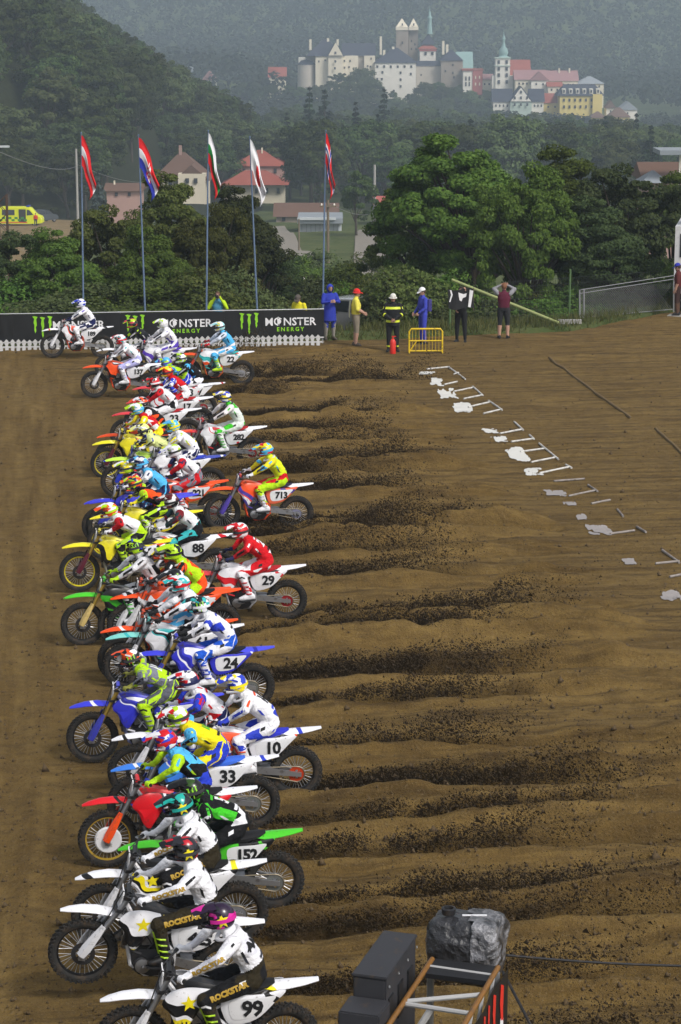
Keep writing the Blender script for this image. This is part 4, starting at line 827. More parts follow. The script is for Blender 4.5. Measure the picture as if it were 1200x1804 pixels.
m.lathe([(.085, 0), (.085, .025), (.06, .035), (.01, .036)], (.13, .115, .34), 'Y', 20); m.lathe([(.06, 0), (.06, .03), (.01, .034)], (-.12, .1, .40), 'Y', 16)
m.box((.12, 0, .60), (.16, .15, .26), (0, .18, 0)); m.box((.16, 0, .76), (.17, .13, .09), (0, .18, 0))
for k in range(5): m.box((.115 + .009 * k, 0, .52 + .045 * k), (.19, .175, .012), (0, .18, 0))
m.box((-.08, .0, .64), (.14, .10, .1)); PART['engine'] = m
m = MB()
for s in (1, -1):
    m.box((.33, s * .12, .70), (.045, .10, .30), (0, -.12, 0))
    for k in range(9): m.box((.355 + .004 * (k - 4), s * .12, .575 + k * .03), (.03, .11, .008), (0, -.12, 0))
PART['radiator'] = m
m = MB(); m.tube([(.22, -.06, .70), (.34, -.10, .60), (.33, -.13, .40), (.15, -.15, .34), (-.1, -.16, .46), (-.25, -.15, .62)], .024, 10); m.tube([(-.25, -.155, .62), (-.34, -.165, .68), (-.72, -.165, .84)], [.03, .055, .05], 12); PART['exhaust'] = m
m = MB()
for s in (1, -1): m.loft([[(x, s * y0, z - h), (x, s * (y0 + .03), z - h), (x, s * (y0 + .03), z + h), (x, s * y0, z + h)] for x, y0, z, h in [(-.16, .085, .42, .045), (-.36, .095, .40, .05), (-.58, .10, .365, .035), (-.80, .10, .335, .028)]])
m.box((-.34, 0, .40), (.14, .19, .06)); PART['swingarm'] = m
m = MB(); pts = []
for k in range(9): a = math.pi / 2 + math.pi * k / 8; pts.append((-.74 + .105 * math.cos(a), .088, .335 + .105 * math.sin(a)))
for k in range(7): a = -math.pi / 2 + math.pi * k / 6; pts.append((-.10 + .035 * math.cos(a), .088, .40 + .035 * math.sin(a)))
pts.append(pts[0]); m.tube(pts, .009, 5, cap=False); PART['chain'] = m
m = MB().lathe([(.06, .082), (.108, .082), (.108, .09), (.06, .09)], (-.74, 0, .335), 'Y', 30, close=True)
for k in range(6): a = k * 1.047; m.box((-.74 + math.cos(a) * .045, .086, .335 + math.sin(a) * .045), (.06, .006, .016), Euler((0, -a, 0)).to_matrix())
PART['sprocket'] = m
FD = Vector((-.454, 0, .891))
for s in (1, -1):
    a = Vector((.74, s * .10, .35)); PART['fork_tube', s] = MB().tube([a + FD * .30, a + FD * .52, a + FD * .80], [.026, .029, .029], 12)
    m = MB().tube([a + FD * -.03, a + FD * .05, a + FD * .32], [.03, .028, .024], 12); m.box(a + FD * -.02 + Vector((.0, 0, 0)), (.07, .05, .07)); PART['fork_leg', s] = m
    m = MB(); g = []
    for k in range(5):
        d = FD * (.0 + .10 * k); c = a + d + Vector((.025, s * .012, 0)); ww = [.046, .056, .05, .042, .03][k]
        g.append([c + Vector((-.02, s * .026, -.01)) * (ww / .03), c + Vector((.012, s * .028, .004)) * (ww / .03), c + Vector((.028, s * .0, .012)) * (ww / .03), c + Vector((.024, s * -.012, .01)) * (ww / .03)])
    m.loft(g); PART['fork_guard', s] = m
    hb = [(.385, 0, 1.075), (.375, s * .12, 1.08), (.36, s * .19, 1.125), (.31, s * .30, 1.135), (.25, s * .40, 1.13)]
    PART['handlebar', s] = MB().tube(hb, .0125, 8); PART['grip', s] = MB().tube([(.315, s * .295, 1.136), (.25, s * .405, 1.13)], [.02, .017], 10)
    PART['lever', s] = MB().tube([(.345, s * .27, 1.125), (.375, s * .32, 1.12), (.335, s * .40, 1.105)], [.01, .009, .007], 6)
    PART['foot_peg', s] = MB().box((-.14, s * .215, .385), (.06, .13, .025)).tube([(-.14, s * .10, .39), (-.14, s * .18, .385)], .014, 6)
m = MB(); ax = Vector((.74, 0, .35))
for L in (.60, .76): m.loft([[ax + FD * (L + dz) + Vector((dx, y, 0)) for dx, y in ((.05, -.05), (.035, -.14), (-.03, -.14), (-.06, -.05), (-.06, .05), (-.03, .14), (.035, .14), (.05, .05))] for dz in (0, .035)])
PART['triple_clamp'] = m
m = MB().tube([(.385, -.11, 1.09), (.385, .11, 1.09)], .028, 10); PART['bar_pad'] = m
m = MB(); pf = lambda u, v: (.475 - .05 * v * 2 - .05 * abs(u * 8) ** 2 * .4, u, .99 + v)
o2 = smooth_poly([(-.11, .10), (-.05, .135), (.05, .135), (.11, .10), (.10, -.05), (.05, -.13), (-.05, -.13), (-.10, -.05)], 3); n = len(o2)
m.add([pf(u, v) for u, v in o2] + [tuple(Vector(pf(u, v)) - Vector((.012, 0, .004))) for u, v in o2], [tuple(range(n)), tuple(range(n, 2 * n))[::-1]] + [(i, i + n, (i + 1) % n + n, (i + 1) % n) for i in range(n)]); PART['front_plate'] = m
PART['skid_plate'] = MB().loft([[(x, -w_, z), (x, w_, z), (x, w_ * 1.2, z + .05), (x, -w_ * 1.2, z + .05)] for x, w_, z in [(.27, .06, .30), (.14, .08, .205), (-.1, .09, .205)]])
PART['shock'] = MB().tube([(-.12, 0, .78), (-.2, 0, .42)], [.035, .03], 10)
PART['brake_line'] = MB().tube([(.36, .24, 1.13), (.46, .16, 1.14), (.52, .13, .95), (.60, .12, .70), (.74, .11, .46)], .007, 5)
PART['disc_cover'] = MB().lathe([(.02, .085), (.15, .085), (.165, .07), (.165, .05)], (.74, 0, .35), 'Y', 28)
m = MB()
for pts_, r_ in (([(.30, .14, .62), (.26, .17, .50), (.16, .13, .46)], .016), ([(.34, .13, .84), (.20, .10, .80), (.16, .08, .72)], .014), ([(.36, .2, 1.13), (.45, .1, 1.05), (.42, .09, .86), (.2, .1, .74), (.0, .12, .5)], .006), ([(.36, -.2, 1.13), (.46, -.05, 1.08), (.44, .06, .9), (.25, .12, .72)], .006), ([(-.05, .12, .56), (.05, .14, .60), (.10, .13, .52)], .012)): m.tube(pts_, r_, 6)
PART['hoses'] = m
m = MB().lathe([(.078, .15), (.078, .162), (.055, .168), (.01, .17)], (.12, 0, .335), 'Y', 20); m.lathe([(.05, .135), (.05, .15), (.01, .152)], (-.03, 0, .42), 'Y', 16); m.tube([(-.02, .17, .34), (.06, .185, .33), (.12, .19, .345), (.12, .23, .345)], .009, 6); m.box((.12, .085, .63), (.11, .02, .16), (0, .18, 0)); PART['engine_cover'] = m
MESH = {k: v.mesh(k if isinstance(k, str) else k[0]) for k, v in PART.items()}
def star_outline(r, n=5, ri=.42): return [((r if k % 2 == 0 else r * ri) * math.sin(math.pi * k / n), (r if k % 2 == 0 else r * ri) * math.cos(math.pi * k / n)) for k in range(2 * n)]
def flat_star(r):
    o = star_outline(r); return MB().add([(x, y, 0) for x, y in o] + [(0, 0, r * .02)], [(i, (i + 1) % 10, 10) for i in range(10)]).mesh('star', False, fix=False)
def claw_outline():
    """three torn vertical strokes"""
    out = []
    for cx, top, bot in ((-.32, .5, -.28), (0.02, .46, -.5), (.36, .5, -.2)):
        out.append([(cx - .12, top), (cx - .02, top + .02), (cx + .13, top - .02), (cx + .06, top - .12), (cx + .08, top - .42), (cx + .03, (top + bot) / 2 - .1), (cx + .05, bot + .12), (cx, bot), (cx - .04, bot + .16), (cx - .03, (top + bot) / 2), (cx - .07, top - .3), (cx - .03, top - .1)])
    return out
def claw_mesh(size):
    m = MB()
    for o in claw_outline(): m.add([(x * size, y * size, 0) for x, y in o], [tuple(range(len(o)))])
    return m.mesh('claw_mark', False, fix=False)
def mat_gfx(name, c1, c2, c3, sc=1.0, dirt=.35, rough=.32, seed=0.0):
    """moulded plastic carrying slanted sticker graphics in three colours, with mud splashes"""
    c1, c2, c3 = (srgb(c) if isinstance(c, str) else c for c in (c1, c2, c3))
    k = ('gfx', c1, c2, c3, sc, dirt, rough, seed)
    if k in MATS: return MATS[k]
    t = NT(name); v = t.coord('Object'); vm = t.mapping(v, (1, .2, 1), (0, R(28), 0), (seed, 0, seed * .7))
    xs, ys_, zs = t.sep(v); p = t.math('ADD', t.math('MULTIPLY', xs, .75), t.math('MULTIPLY', zs, -.9)); p = t.math('ADD', p, t.math('MULTIPLY', t.noise(t.mapping(v, (1, 0, 1), (0, 0, 0), (seed * 3, 0, seed)), 2.6, 1), .55))
    q = t.math('FRACT', t.math('ADD', t.math('MULTIPLY', p, 1.55 * sc), seed)); c = t.ramp(q, [(0, c1), (.34, c2), (.56, c1), (.62, c3), (.72, c2), (.78, c1)], 'CONSTANT')
    d = t.ramp(t.noise(v, 14, 6, .7), [(.66 - dirt * .2, (0, 0, 0)), (.72, (1, 1, 1))]); c = t.mix(t.math('MULTIPLY', d, .75), c, (.09, .06, .035))
    MATS[k] = t.done(c, t.math('ADD', t.math('MULTIPLY', d, .5), rough), 0, .4); return MATS[k]
def pla(c, dirt=.3): return plain('moulded_plastic', c, .35, 0, .4, .12, 5, dirt)
M_TYRE = plain('knobbly_rubber', (.022, .021, .02), .85, var=.4, vscale=20, dirt=.45); M_ALU = plain('cast_aluminium', (.42, .42, .44), .42, .85, var=.4, dirt=.25); M_DKMET = plain('dark_metal', (.05, .05, .055), .5, .6, var=.4, dirt=.35); M_STEEL = plain('spoke_steel', (.55, .55, .56), .35, .6); M_BLKP = plain('black_plastic', (.018, .018, .02), .5, dirt=.25); M_SEATB = plain('seat_vinyl', (.02, .02, .022), .7); M_CHAIN = plain('chain_steel', (.2, .17, .12), .5, .7); M_INK = plain('black_print', (.012, .012, .014), .5); M_WINK = plain('white_print', (.8, .8, .82), .5); M_PLATE = plain('white_plate', (.78, .78, .8), .4, dirt=.12); M_YINK = plain('yellow_print', srgb('#f4e21c'), .5)
M_FORKG = plain('gold_fork', (.5, .33, .06), .35, .6)
PAL = {  # front fender, shroud (3), side panel, tail, seat, frame, rim, fork guard, sprocket, plate background
 'star': (W, (W, K, YEL), W, W, K, '#d8d8dc', K, '#d8d8dc', '#8a8a90', W), 'green': ('#4cc62a', ('#4cc62a', K, '#e8f0e0'), '#4cc62a', '#4cc62a', K, '#2a2c2a', K, K, '#7c7f7c', W),
 'greenk': ('#4cc62a', (K, '#3aa022', K), K, '#4cc62a', K, '#2a2c2a', K, '#c9b070', '#7c7f7c', W), 'red': ('#d81a26', ('#d81a26', K, W), '#d81a26', W, K, '#9a9aa0', '#c9a53a', ORA, '#7c7f7c', W),
 'redw': ('#d84048', (W, '#cf1f2c', W), W, W, '#b01822', '#a8a8ae', K, W, '#a02028', W), 'blue2': ('#3d7fe0', ('#3d7fe0', W, BLU), W, W, '#3d6fe0', '#8f96a8', K, '#3a4ec8', '#7c7f7c', W),
 'blue': ('#3b3fd0', ('#3438c4', '#e8e8f4', '#23279a'), '#3438c4', '#4a4ed8', K, '#6f74a0', K, '#3a3fa8', '#7c7f7c', W), 'whiteor': (W, (W, ORA, BLU), W, W, '#2b34c0', W, K, W, '#d0451c', W),
 'orange': (ORA, (ORA, W, K), ORA, ORA, K, ORA, K, '#d8d8dc', '#d0451c', W), 'orangew': (ORA, (ORA, K, W), W, W, K, ORA, K, '#e4e4e8', '#d0451c', W), 'teal': ('#7fd0c8', (W, TEA, K), W, W, K, '#c8c8cc', K, W, '#7c7f7c', W),
 'yellow': ('#ece02a', ('#ece02a', K, '#e8742a'), '#ece02a', '#ece02a', K, '#b0b0a0', '#e8d820', '#5a2030', '#b8a820', W), 'white': (W, (W, K, RED), W, W, K, '#d8d8dc', K, W, '#7c7f7c', W),
 'whiteblue': (W, (W, BLU, W), W, '#4450a8', BLU, '#c8c8d0', K, W, '#7c7f7c', W), 'orpur': (ORA, (ORA, '#4a3a9a', W), '#e86a4a', W, '#2a2440', ORA, K, '#5040a0', '#8f8fa8', W), 'lime': ('#c2ea4a', ('#c2ea4a', BLU, W), '#c2ea4a', W, BLU, '#c0c0c8', K, BLU, '#7c7f7c', W),
 'whiteteal': (ORA, (W, TEA, ORA), W, W, TEA, '#e06a30', K, '#c03a20', '#b0b0b8', W), 'whitepur': ('#e85a30', (W, PUR, W), W, W, PUR, '#c8c8d0', K, W, '#7c7f7c', W), 'whitered': (W, (W, '#d84a2a', K), W, W, '#22243a', '#d05a3a', K, '#e4e4e8', '#7c7f7c', W)}
def names_pal(p):
    return {'star': 'white black and yellow', 'green': 'bright green', 'greenk': 'black and green', 'red': 'red', 'redw': 'white and red', 'blue2': 'light blue and white', 'blue': 'deep blue', 'whiteor': 'white blue and orange', 'orange': 'orange', 'orangew': 'orange and white', 'teal': 'white and teal',
            'yellow': 'yellow', 'white': 'white', 'whiteblue': 'white and blue', 'orpur': 'orange and purple', 'lime': 'lime green', 'whiteteal': 'white and turquoise', 'whitepur': 'white and purple', 'whitered': 'white and orange-red'}[p]
RT = Matrix(((-1, 0, 0), (0, 0, 1), (0, 1, 0))).transposed().to_euler()     # lettering that faces the left side
RB = Matrix(((1, 0, 0), (0, 0, 1), (0, -1, 0))).transposed().to_euler()     # lettering that faces the right side
def make_bike(B, label):
    P = PAL[B['pal']]; seed = hash(B['n']) * 0 + len(B['n']) * .37 + (int(B['n']) % 7) * .11
    o = empty('motocross_bike', B['loc'], (0, 0, 0), label, 'motocross bike', 'motocross bikes off the start')
    o.rotation_mode = 'XYZ'; o.rotation_euler = (B['lean'], B['pitch'], B['yaw'])
    ff = mat_gfx('fender_graphics', P[0], P[0], P[1][1] if B['pal'] not in ('yellow',) else '#f5ee70', .9, .35, seed=seed + .3); tf = mat_gfx('tail_graphics', P[3], P[3], P[1][2], .9, .3, seed=seed + .1); fr = plain('painted_frame', P[5], .45, .3, dirt=.3)
    obj('front_fender', MESH['front_fender'], ff, o); obj('rear_fender', MESH['rear_fender'], tf, o)
    obj('seat', MESH['seat'], plain('seat_vinyl', P[4], .7), o); obj('fuel_tank', MESH['tank'], pla(P[1][0] if B['pal'] not in ('star',) else K, .1), o)
    shm = mat_gfx('sticker_graphics', *P[1], seed=seed); sdm = mat_gfx('panel_graphics', P[2], P[2] if B['pal'] != 'green' else K, P[1][1], .8, .3, seed=seed)
    near = B['loc'].y < 50
    for s in (1, -1):
        q = obj('radiator_shroud', MESH['shroud', s], shm, o); pn = obj('side_panel', MESH['side_panel', s], sdm, o)
        if s == 1:
            big = {1: .24, 2: .22, 3: .175}[len(B['n'])]
            pb = obj('number_background', NPB, M_PLATE, pn)
            c = (-.415, .1895, .725)
            obj('race_number', text_mesh(B['n'], big, .001, .008, space=.92), M_INK, pn, c, RT)
            if B['pal'] == 'star':
                obj('star', STARM, M_YINK, q); obj('emblem', HMARK, M_INK, q)
        for nm in ('fork_tube', 'fork_leg', 'fork_guard', 'handlebar', 'grip', 'lever', 'foot_peg'):
            mt = {'fork_tube': M_FORKG if B['pal'] in ('yellow', 'blue', 'greenk') else M_ALU, 'fork_leg': M_ALU, 'fork_guard': pla(P[7]), 'handlebar': M_DKMET, 'grip': M_BLKP, 'lever': M_ALU, 'foot_peg': M_ALU}[nm]
            obj(nm, MESH[nm, s], mt, o)
    if near:
        for nm, mt in (('fender', pla(('#d8203a', YEL, '#2a3fc0', W)[int(B['n']) % 4], 0)), ('tail', pla((YEL, '#d8203a', W, '#20242c')[int(B['n']) % 4], 0))):
            for q_ in STK[nm]: obj('sticker', q_, mt, [c_ for c_ in o.children if c_.name.startswith('front_fender' if nm == 'fender' else 'rear_fender')][0])
    obj('frame', MESH['frame'], fr, o); obj('engine', MESH['engine'], M_DKMET, o); obj('radiator', MESH['radiator'], M_BLKP, o); obj('hoses', MESH['hoses'], plain('rubber_hose', P[1][1] if P[1][1] not in (K, W) else '#3a3a3e', .5), o); obj('engine_cover', MESH['engine_cover'], M_ALU, o); obj('exhaust', MESH['exhaust'], M_ALU, o)
    obj('swingarm', MESH['swingarm'], M_ALU, o); obj('chain', MESH['chain'], M_CHAIN, o); obj('sprocket', MESH['sprocket'], plain('anodised', P[8], .4, .5), o); obj('triple_clamp', MESH['triple_clamp'], M_DKMET if B['pal'] != 'orange' else fr, o)
    obj('bar_pad', MESH['bar_pad'], pla(P[0] if B['pal'] != 'star' else K, 0), o); obj('skid_plate', MESH['skid_plate'], M_BLKP, o); obj('shock_absorber', MESH['shock'], M_STEEL, o); obj('brake_line', MESH['brake_line'], M_BLKP, o)
    fp = obj('front_plate', MESH['front_plate'], M_PLATE if B['n'] not in ('5',) else pla(BLU), o)
    nm = text_mesh(B['n'], .12 if len(B['n']) < 3 else .085, .001, .004); rr = Matrix(((0, 1, 0), (-.16, 0, .987), (.987, 0, .16))).transposed().to_euler()
    obj('race_number', nm, M_INK, fp, (.487, 0, .99), rr)
    if B['n'] == '41': obj('disc_cover', MESH['disc_cover'], M_PLATE, o)
    for pos, WP in (((.74, 0, .35), FWP), ((-.74, 0, .338), RWP)):
        rm = plain('rim', P[6], .4, .4, dirt=.2)
        wo_ = obj('wheel', WP['wheel'], M_ALU if P[6] == K else rm, o, pos); wo_.rotation_euler.y = _r.uniform(0, 6)
        obj('tyre', WP['tyre'], M_TYRE, wo_); obj('rim', WP['rim'], rm, wo_); obj('spokes', WP['spokes'], M_STEEL, wo_); obj('brake_disc', WP['disc'], M_DKMET if WP is FWP else M_ALU, wo_)
    return o
npo = smooth_poly([(-.19, .78), (-.30, .825), (-.50, .838), (-.64, .845), (-.59, .77), (-.46, .65), (-.30, .61), (-.21, .63)], 3)
NPB = fxpoly(npo, lambda x, z: yp(x, z) + .0165, .0035, .004, 1).mesh('number_background')
# ------------------------------------------------------------------ people
def V3(*a): return Vector(a)
def remesh(mb, voxel, smooth=4, name='body'):
    me = mb.mesh(name, False); o = bpy.data.objects.new(name, me); COL.objects.link(o)
    r = o.modifiers.new('r', 'REMESH'); r.mode = 'VOXEL'; r.voxel_size = voxel
    s = o.modifiers.new('s', 'SMOOTH'); s.factor = .5; s.iterations = smooth
    out = bpy.data.meshes.new_from_object(o.evaluated_get(bpy.context.evaluated_depsgraph_get()))
    bpy.data.objects.remove(o); bpy.data.meshes.remove(me); out.name = name
    out.polygons.foreach_set('use_smooth', [True] * len(out.polygons)); out.materials.clear(); return out
def ball(m, c, r): m.ico(c, r, 2)
def limb(m, a, b, ra, rb, n=12):
    a, b = Vector(a), Vector(b); m.tube([a, a.lerp(b, .3), a.lerp(b, .7), b], [ra, ra * .75 + rb * .25 + .004, ra * .3 + rb * .7, rb], n); ball(m, a, ra); ball(m, b, rb)
def torso(m, pts, dims, lat):
    secs = []
    for i, p in enumerate(pts):
        a = pts[max(i - 1, 0)]; b = pts[min(i + 1, len(pts) - 1)]; t = (b - a).normalized(); e = lat[i].normalized(); nrm = e.cross(t).normalized()
        w_, d = dims[i]; secs.append([p + e * math.copysign(abs(math.cos(q)) ** .8, math.cos(q)) * w_ + nrm * math.sin(q) * d for q in [2 * math.pi * k / 20 for k in range(20)]])
    m.loft(secs)
def seg_dist(p, a, b):
    ab = b - a; t = max(0, min(1, (p - a).dot(ab) / ab.length_squared)); return (p - (a + ab * t)).length
def classify(me, segs):
    """segs: (a, b, radius, slot) -> each face takes the slot of the limb it lies on"""
    A = np.array([s[0] for s in segs]); Bq = np.array([s[1] for s in segs]); rad = np.array([s[2] for s in segs]); sl = np.array([s[3] for s in segs])
    n = len(me.polygons); c = np.zeros(n * 3); me.polygons.foreach_get('center', c); c = c.reshape(-1, 1, 3)
    ab = (Bq - A)[None]; tt = np.clip(((c - A[None]) * ab).sum(2) / np.maximum((ab ** 2).sum(2), 1e-9), 0, 1); d = np.linalg.norm(c - (A[None] + ab * tt[..., None]), axis=2) / rad[None]
    me.polygons.foreach_set('material_index', sl[np.argmin(d, axis=1)].astype(np.int32))
    while len(me.materials) < sl.max() + 1: me.materials.append(None)
def head_shape(m, H, fwd, sc=1.0):
    f = fwd.normalized(); z = V3(0, 0, 1) - f * f.z; z.normalize(); y = z.cross(f)
    def q(a, b, c): return H + (f * a + y * b + z * c) * sc
    b0 = len(m.v); m.ico((0, 0, 0), (.098, .078, .118), 3); m.v[b0:] = [tuple(q(p[0] + (.012 if p[2] < -.03 and p[0] > 0 else 0), p[1] * (1 - .18 * max(0, -p[2] / .118)), p[2])) for p in m.v[b0:]]
    m.ico(q(.105, 0, -.012), .016, 1); m.tube([q(.098, 0, .03), q(.112, 0, -.015)], [.009, .015], 6); m.ico(q(.088, 0, -.085), .024, 1)
    for s in (1, -1): m.ico(q(-.005, s * .082, -.005), (.02, .012, .03), 1)
def finger(m, pts, r): m.tube(pts, [r, r, r * .95, r * .8][:len(pts)] + [r * .8] * max(0, len(pts) - 4), 6)
def grip_hand(s):
    """a gloved hand closed round the handlebar grip on side s"""
    m = MB(); a = V3(.315, s * .295, 1.136); b = V3(.25, s * .405, 1.13); ax = (b - a).normalized()
    up = V3(0, 0, 1); fw = up.cross(ax) * s * -1; fw = (fw - ax * fw.dot(ax)).normalized(); fw = fw if fw.x > 0 else -fw
    c0 = a + ax * .075
    for k, L in enumerate((0.95, 1.05, 1.0, .85)):
        c = c0 + ax * ((k - 1.5) * .0215) * 1; R_ = .031 * (.97 + .03 * L)
        angs = [150, 105, 55, 5, -45, -85 - 25 * (L - .9)]
        finger(m, [c + (fw * math.cos(R(q)) + up * math.sin(R(q))) * R_ for q in angs], .0105)
    pk = [c0 + ax * x + (fw * math.cos(R(150)) + up * math.sin(R(150))) * .03 for x in (-.042, .042)]
    wr = c0 - fw * .10 + up * .035
    e = ax * .034; m.loft([[pk[0] - up * .012, pk[1] - up * .012, pk[1] + up * .014, pk[0] + up * .014], [(pk[0] + wr - e) / 2 - up * .018, (pk[1] + wr + e) / 2 - up * .018, (pk[1] + wr + e) / 2 + up * .016, (pk[0] + wr - e) / 2 + up * .016], [wr - e - up * .024, wr + e - up * .024, wr + e + up * .022, wr - e + up * .022]])
    t0 = c0 - ax * .045 - fw * .04; finger(m, [t0, c0 - ax * .055 - fw * .012 - up * .026, c0 - ax * .04 + fw * .02 - up * .03, c0 - ax * .02 + fw * .034 - up * .012], .012)
    m.tube([wr + fw * .01, wr - fw * .05 + up * .01], [.036, .039], 10)
    return m, wr
GLOVE = {}; WRIST = {}
for s in (1, -1): mm, WRIST[s] = grip_hand(s); GLOVE[s] = remesh(mm, .0062, 2, 'glove'); GLOVE[s].materials.append(None)
def boot_parts(ank, knee, toe_dir):
    up = (knee - ank).normalized(); f = toe_dir.normalized(); lat = up.cross(f).normalized()
    m = MB(); m.tube([ank - up * .03, ank + up * .06, ank + up * .17, ank + up * .27, ank + up * .29], [.056, .056, .066, .072, .066], 14)
    fz = lat.cross(f).normalized() * -1; fz = fz if fz.z > 0 else -fz
    sole = ank - fz * .088
    def sec(x, w_, h, lift=0): c = sole + f * x + fz * lift; return [c + lat * math.copysign(abs(math.cos(q)) ** .7, math.cos(q)) * w_ + fz * (h * .5 + h * .5 * math.sin(q)) for q in [2 * math.pi * k / 14 for k in range(14)]]
    m.loft([sec(-.085, .025, .06, .01), sec(-.07, .04, .10), sec(0, .045, .12), sec(.08, .05, .10), sec(.15, .05, .075), sec(.195, .03, .05, .01)])
    so_ = MB().loft([[sole + f * x + lat * w_ * u - fz * z for u, z in ((-1, .0), (1, .0), (1, .018), (-1, .018))] for x, w_ in ((-.09, .035), (0, .042), (.1, .052), (.17, .05), (.205, .028))])
    pl_ = MB(); 
    for k in range(4):
        c = ank + up * (.02 + .07 * k); pl_.tube([c + lat * .02 + f * .055 * (1 + .05 * k), c + lat * .058 * (1 + .07 * k) + f * .03, c + lat * .062 * (1 + .07 * k) - f * .03], .010, 6); pl_.tube([c - lat * .02 + f * .055 * (1 + .05 * k), c - lat * .058 * (1 + .07 * k) + f * .03, c - lat * .062 * (1 + .07 * k) - f * .03], .010, 6)
    c = ank + up * .14; pl_.loft([[c + up * (z - .14) * 1 + f * (.062 + .01 * z / .28) + lat * w_, c + up * (z - .14) + f * (.078 + .008 * z / .28), c + up * (z - .14) + f * (.062 + .01 * z / .28) - lat * w_] for z, w_ in ((.05, .03), (.15, .042), (.27, .045), (.30, .03))], closed=False)
    return remesh(m, .009, 2, 'boot'), so_.mesh('sole'), pl_.mesh('shin_plate')
POSE = {'up': dict(P=(-.44, 1.02), S=(-.40, 1.17), C=(-.29, 1.31), T=(-.22, 1.42), N=(-.17, 1.485), H=(-.10, 1.595), look=-.22),
        'mid': dict(P=(-.40, 1.02), S=(-.35, 1.16), C=(-.19, 1.28), T=(-.09, 1.375), N=(-.03, 1.435), H=(.055, 1.54), look=-.28),
        'fwd': dict(P=(-.34, 1.03), S=(-.26, 1.15), C=(-.06, 1.23), T=(.06, 1.30), N=(.125, 1.35), H=(.215, 1.445), look=-.32)}
def folds(me, amp):
    """creases in loose cloth: push the skin in and out along stretched noise"""
    n = len(me.vertices); c = np.zeros(n * 3); me.vertices.foreach_get('co', c); c = c.reshape(-1, 3); nn = np.zeros(n * 3); me.vertices.foreach_get('normal', nn); nn = nn.reshape(-1, 3)
    a = fbm(c[:, 0] * 9 + c[:, 2] * 13 + c[:, 1] * 4, c[:, 1] * 9 - c[:, 2] * 4, 3, 5); r_ = .5 - np.abs(vnoise(c[:, 0] * 11 - c[:, 1] * 9, c[:, 2] * 16 + c[:, 1] * 5, 9)) * 2
    me.vertices.foreach_set('co', (c + nn * (a * .8 + r_ * .7)[:, None] * amp).ravel()); me.update()
def rider_pose(d):
    X = lambda k, y=0: V3(d[k][0], y, d[k][1]); y = V3(0, 1, 0)
    m = MB(); P, S, C_, T, N, H = (X(k) for k in 'PSCTNH')
    ax = (T - P).normalized()
    torso(m, [P - ax * .08, P, S, C_, T, N], [(.13, .10), (.165, .125), (.155, .12), (.185, .13), (.17, .10), (.062, .06)], [y] * 6)
    segs = [(P - ax * .05, P + ax * .035, .19, 2), (P + ax * .08, T, .17, 0), (N, N + (H - N) * .4, .055, 3), (H, H + V3(0, 0, .01), .12, 3)]
    m.tube([N - (H - N) * .3, N + (H - N) * .6], [.06, .056], 12); head_shape(m, H, V3(1, 0, d['look']))
    back = (C_ - V3(0, 0, 0)); J = {}
    for s in (1, -1):
        sh = T + V3(.0, s * .175, -.01); wr = WRIST[s] + V3(-.035, 0, .012)
        v = wr - sh; L = v.length; ua, fa = .30, .275
        k = max(.02, ((ua + fa) / 2) ** 2 - (L / 2) ** 2) ** .5 if L < ua + fa else .03
        el = sh + v * .52 + (V3(-.25, s * .85, .28).normalized()) * k
        limb(m, sh, el, .070, .056); limb(m, el, wr, .054, .040); ball(m, sh, .082)
        segs += [(sh, el, .066, 1), (el, wr, .05, 1)]
        hp = P + V3(.03, s * .10, -.03); kn = V3(.045, s * .225, .85); an = V3(-.095, s * .245, .505)
        limb(m, hp, kn, .105, .078, 14); limb(m, kn, an, .074, .05); ball(m, kn + V3(.012, s * .004, 0), .08)
        segs += [(hp + V3(.05, 0, 0), kn.lerp(hp, .3), .1, 2), (kn.lerp(hp, .25), kn.lerp(an, .3), .085, 4), (kn.lerp(an, .35), an, .06, 2)]
        J[s] = (an, kn, sh, el, wr, hp)
    me = remesh(m, .0135, 4)
    classify(me, segs); folds(me, .012)
    boots = {s: boot_parts(J[s][0], J[s][1], V3(1, s * .12, -.08)) for s in (1, -1)}
    return dict(body=me, boots=boots, H=H, look=d['look'], J=J[1], P=P, T=T)
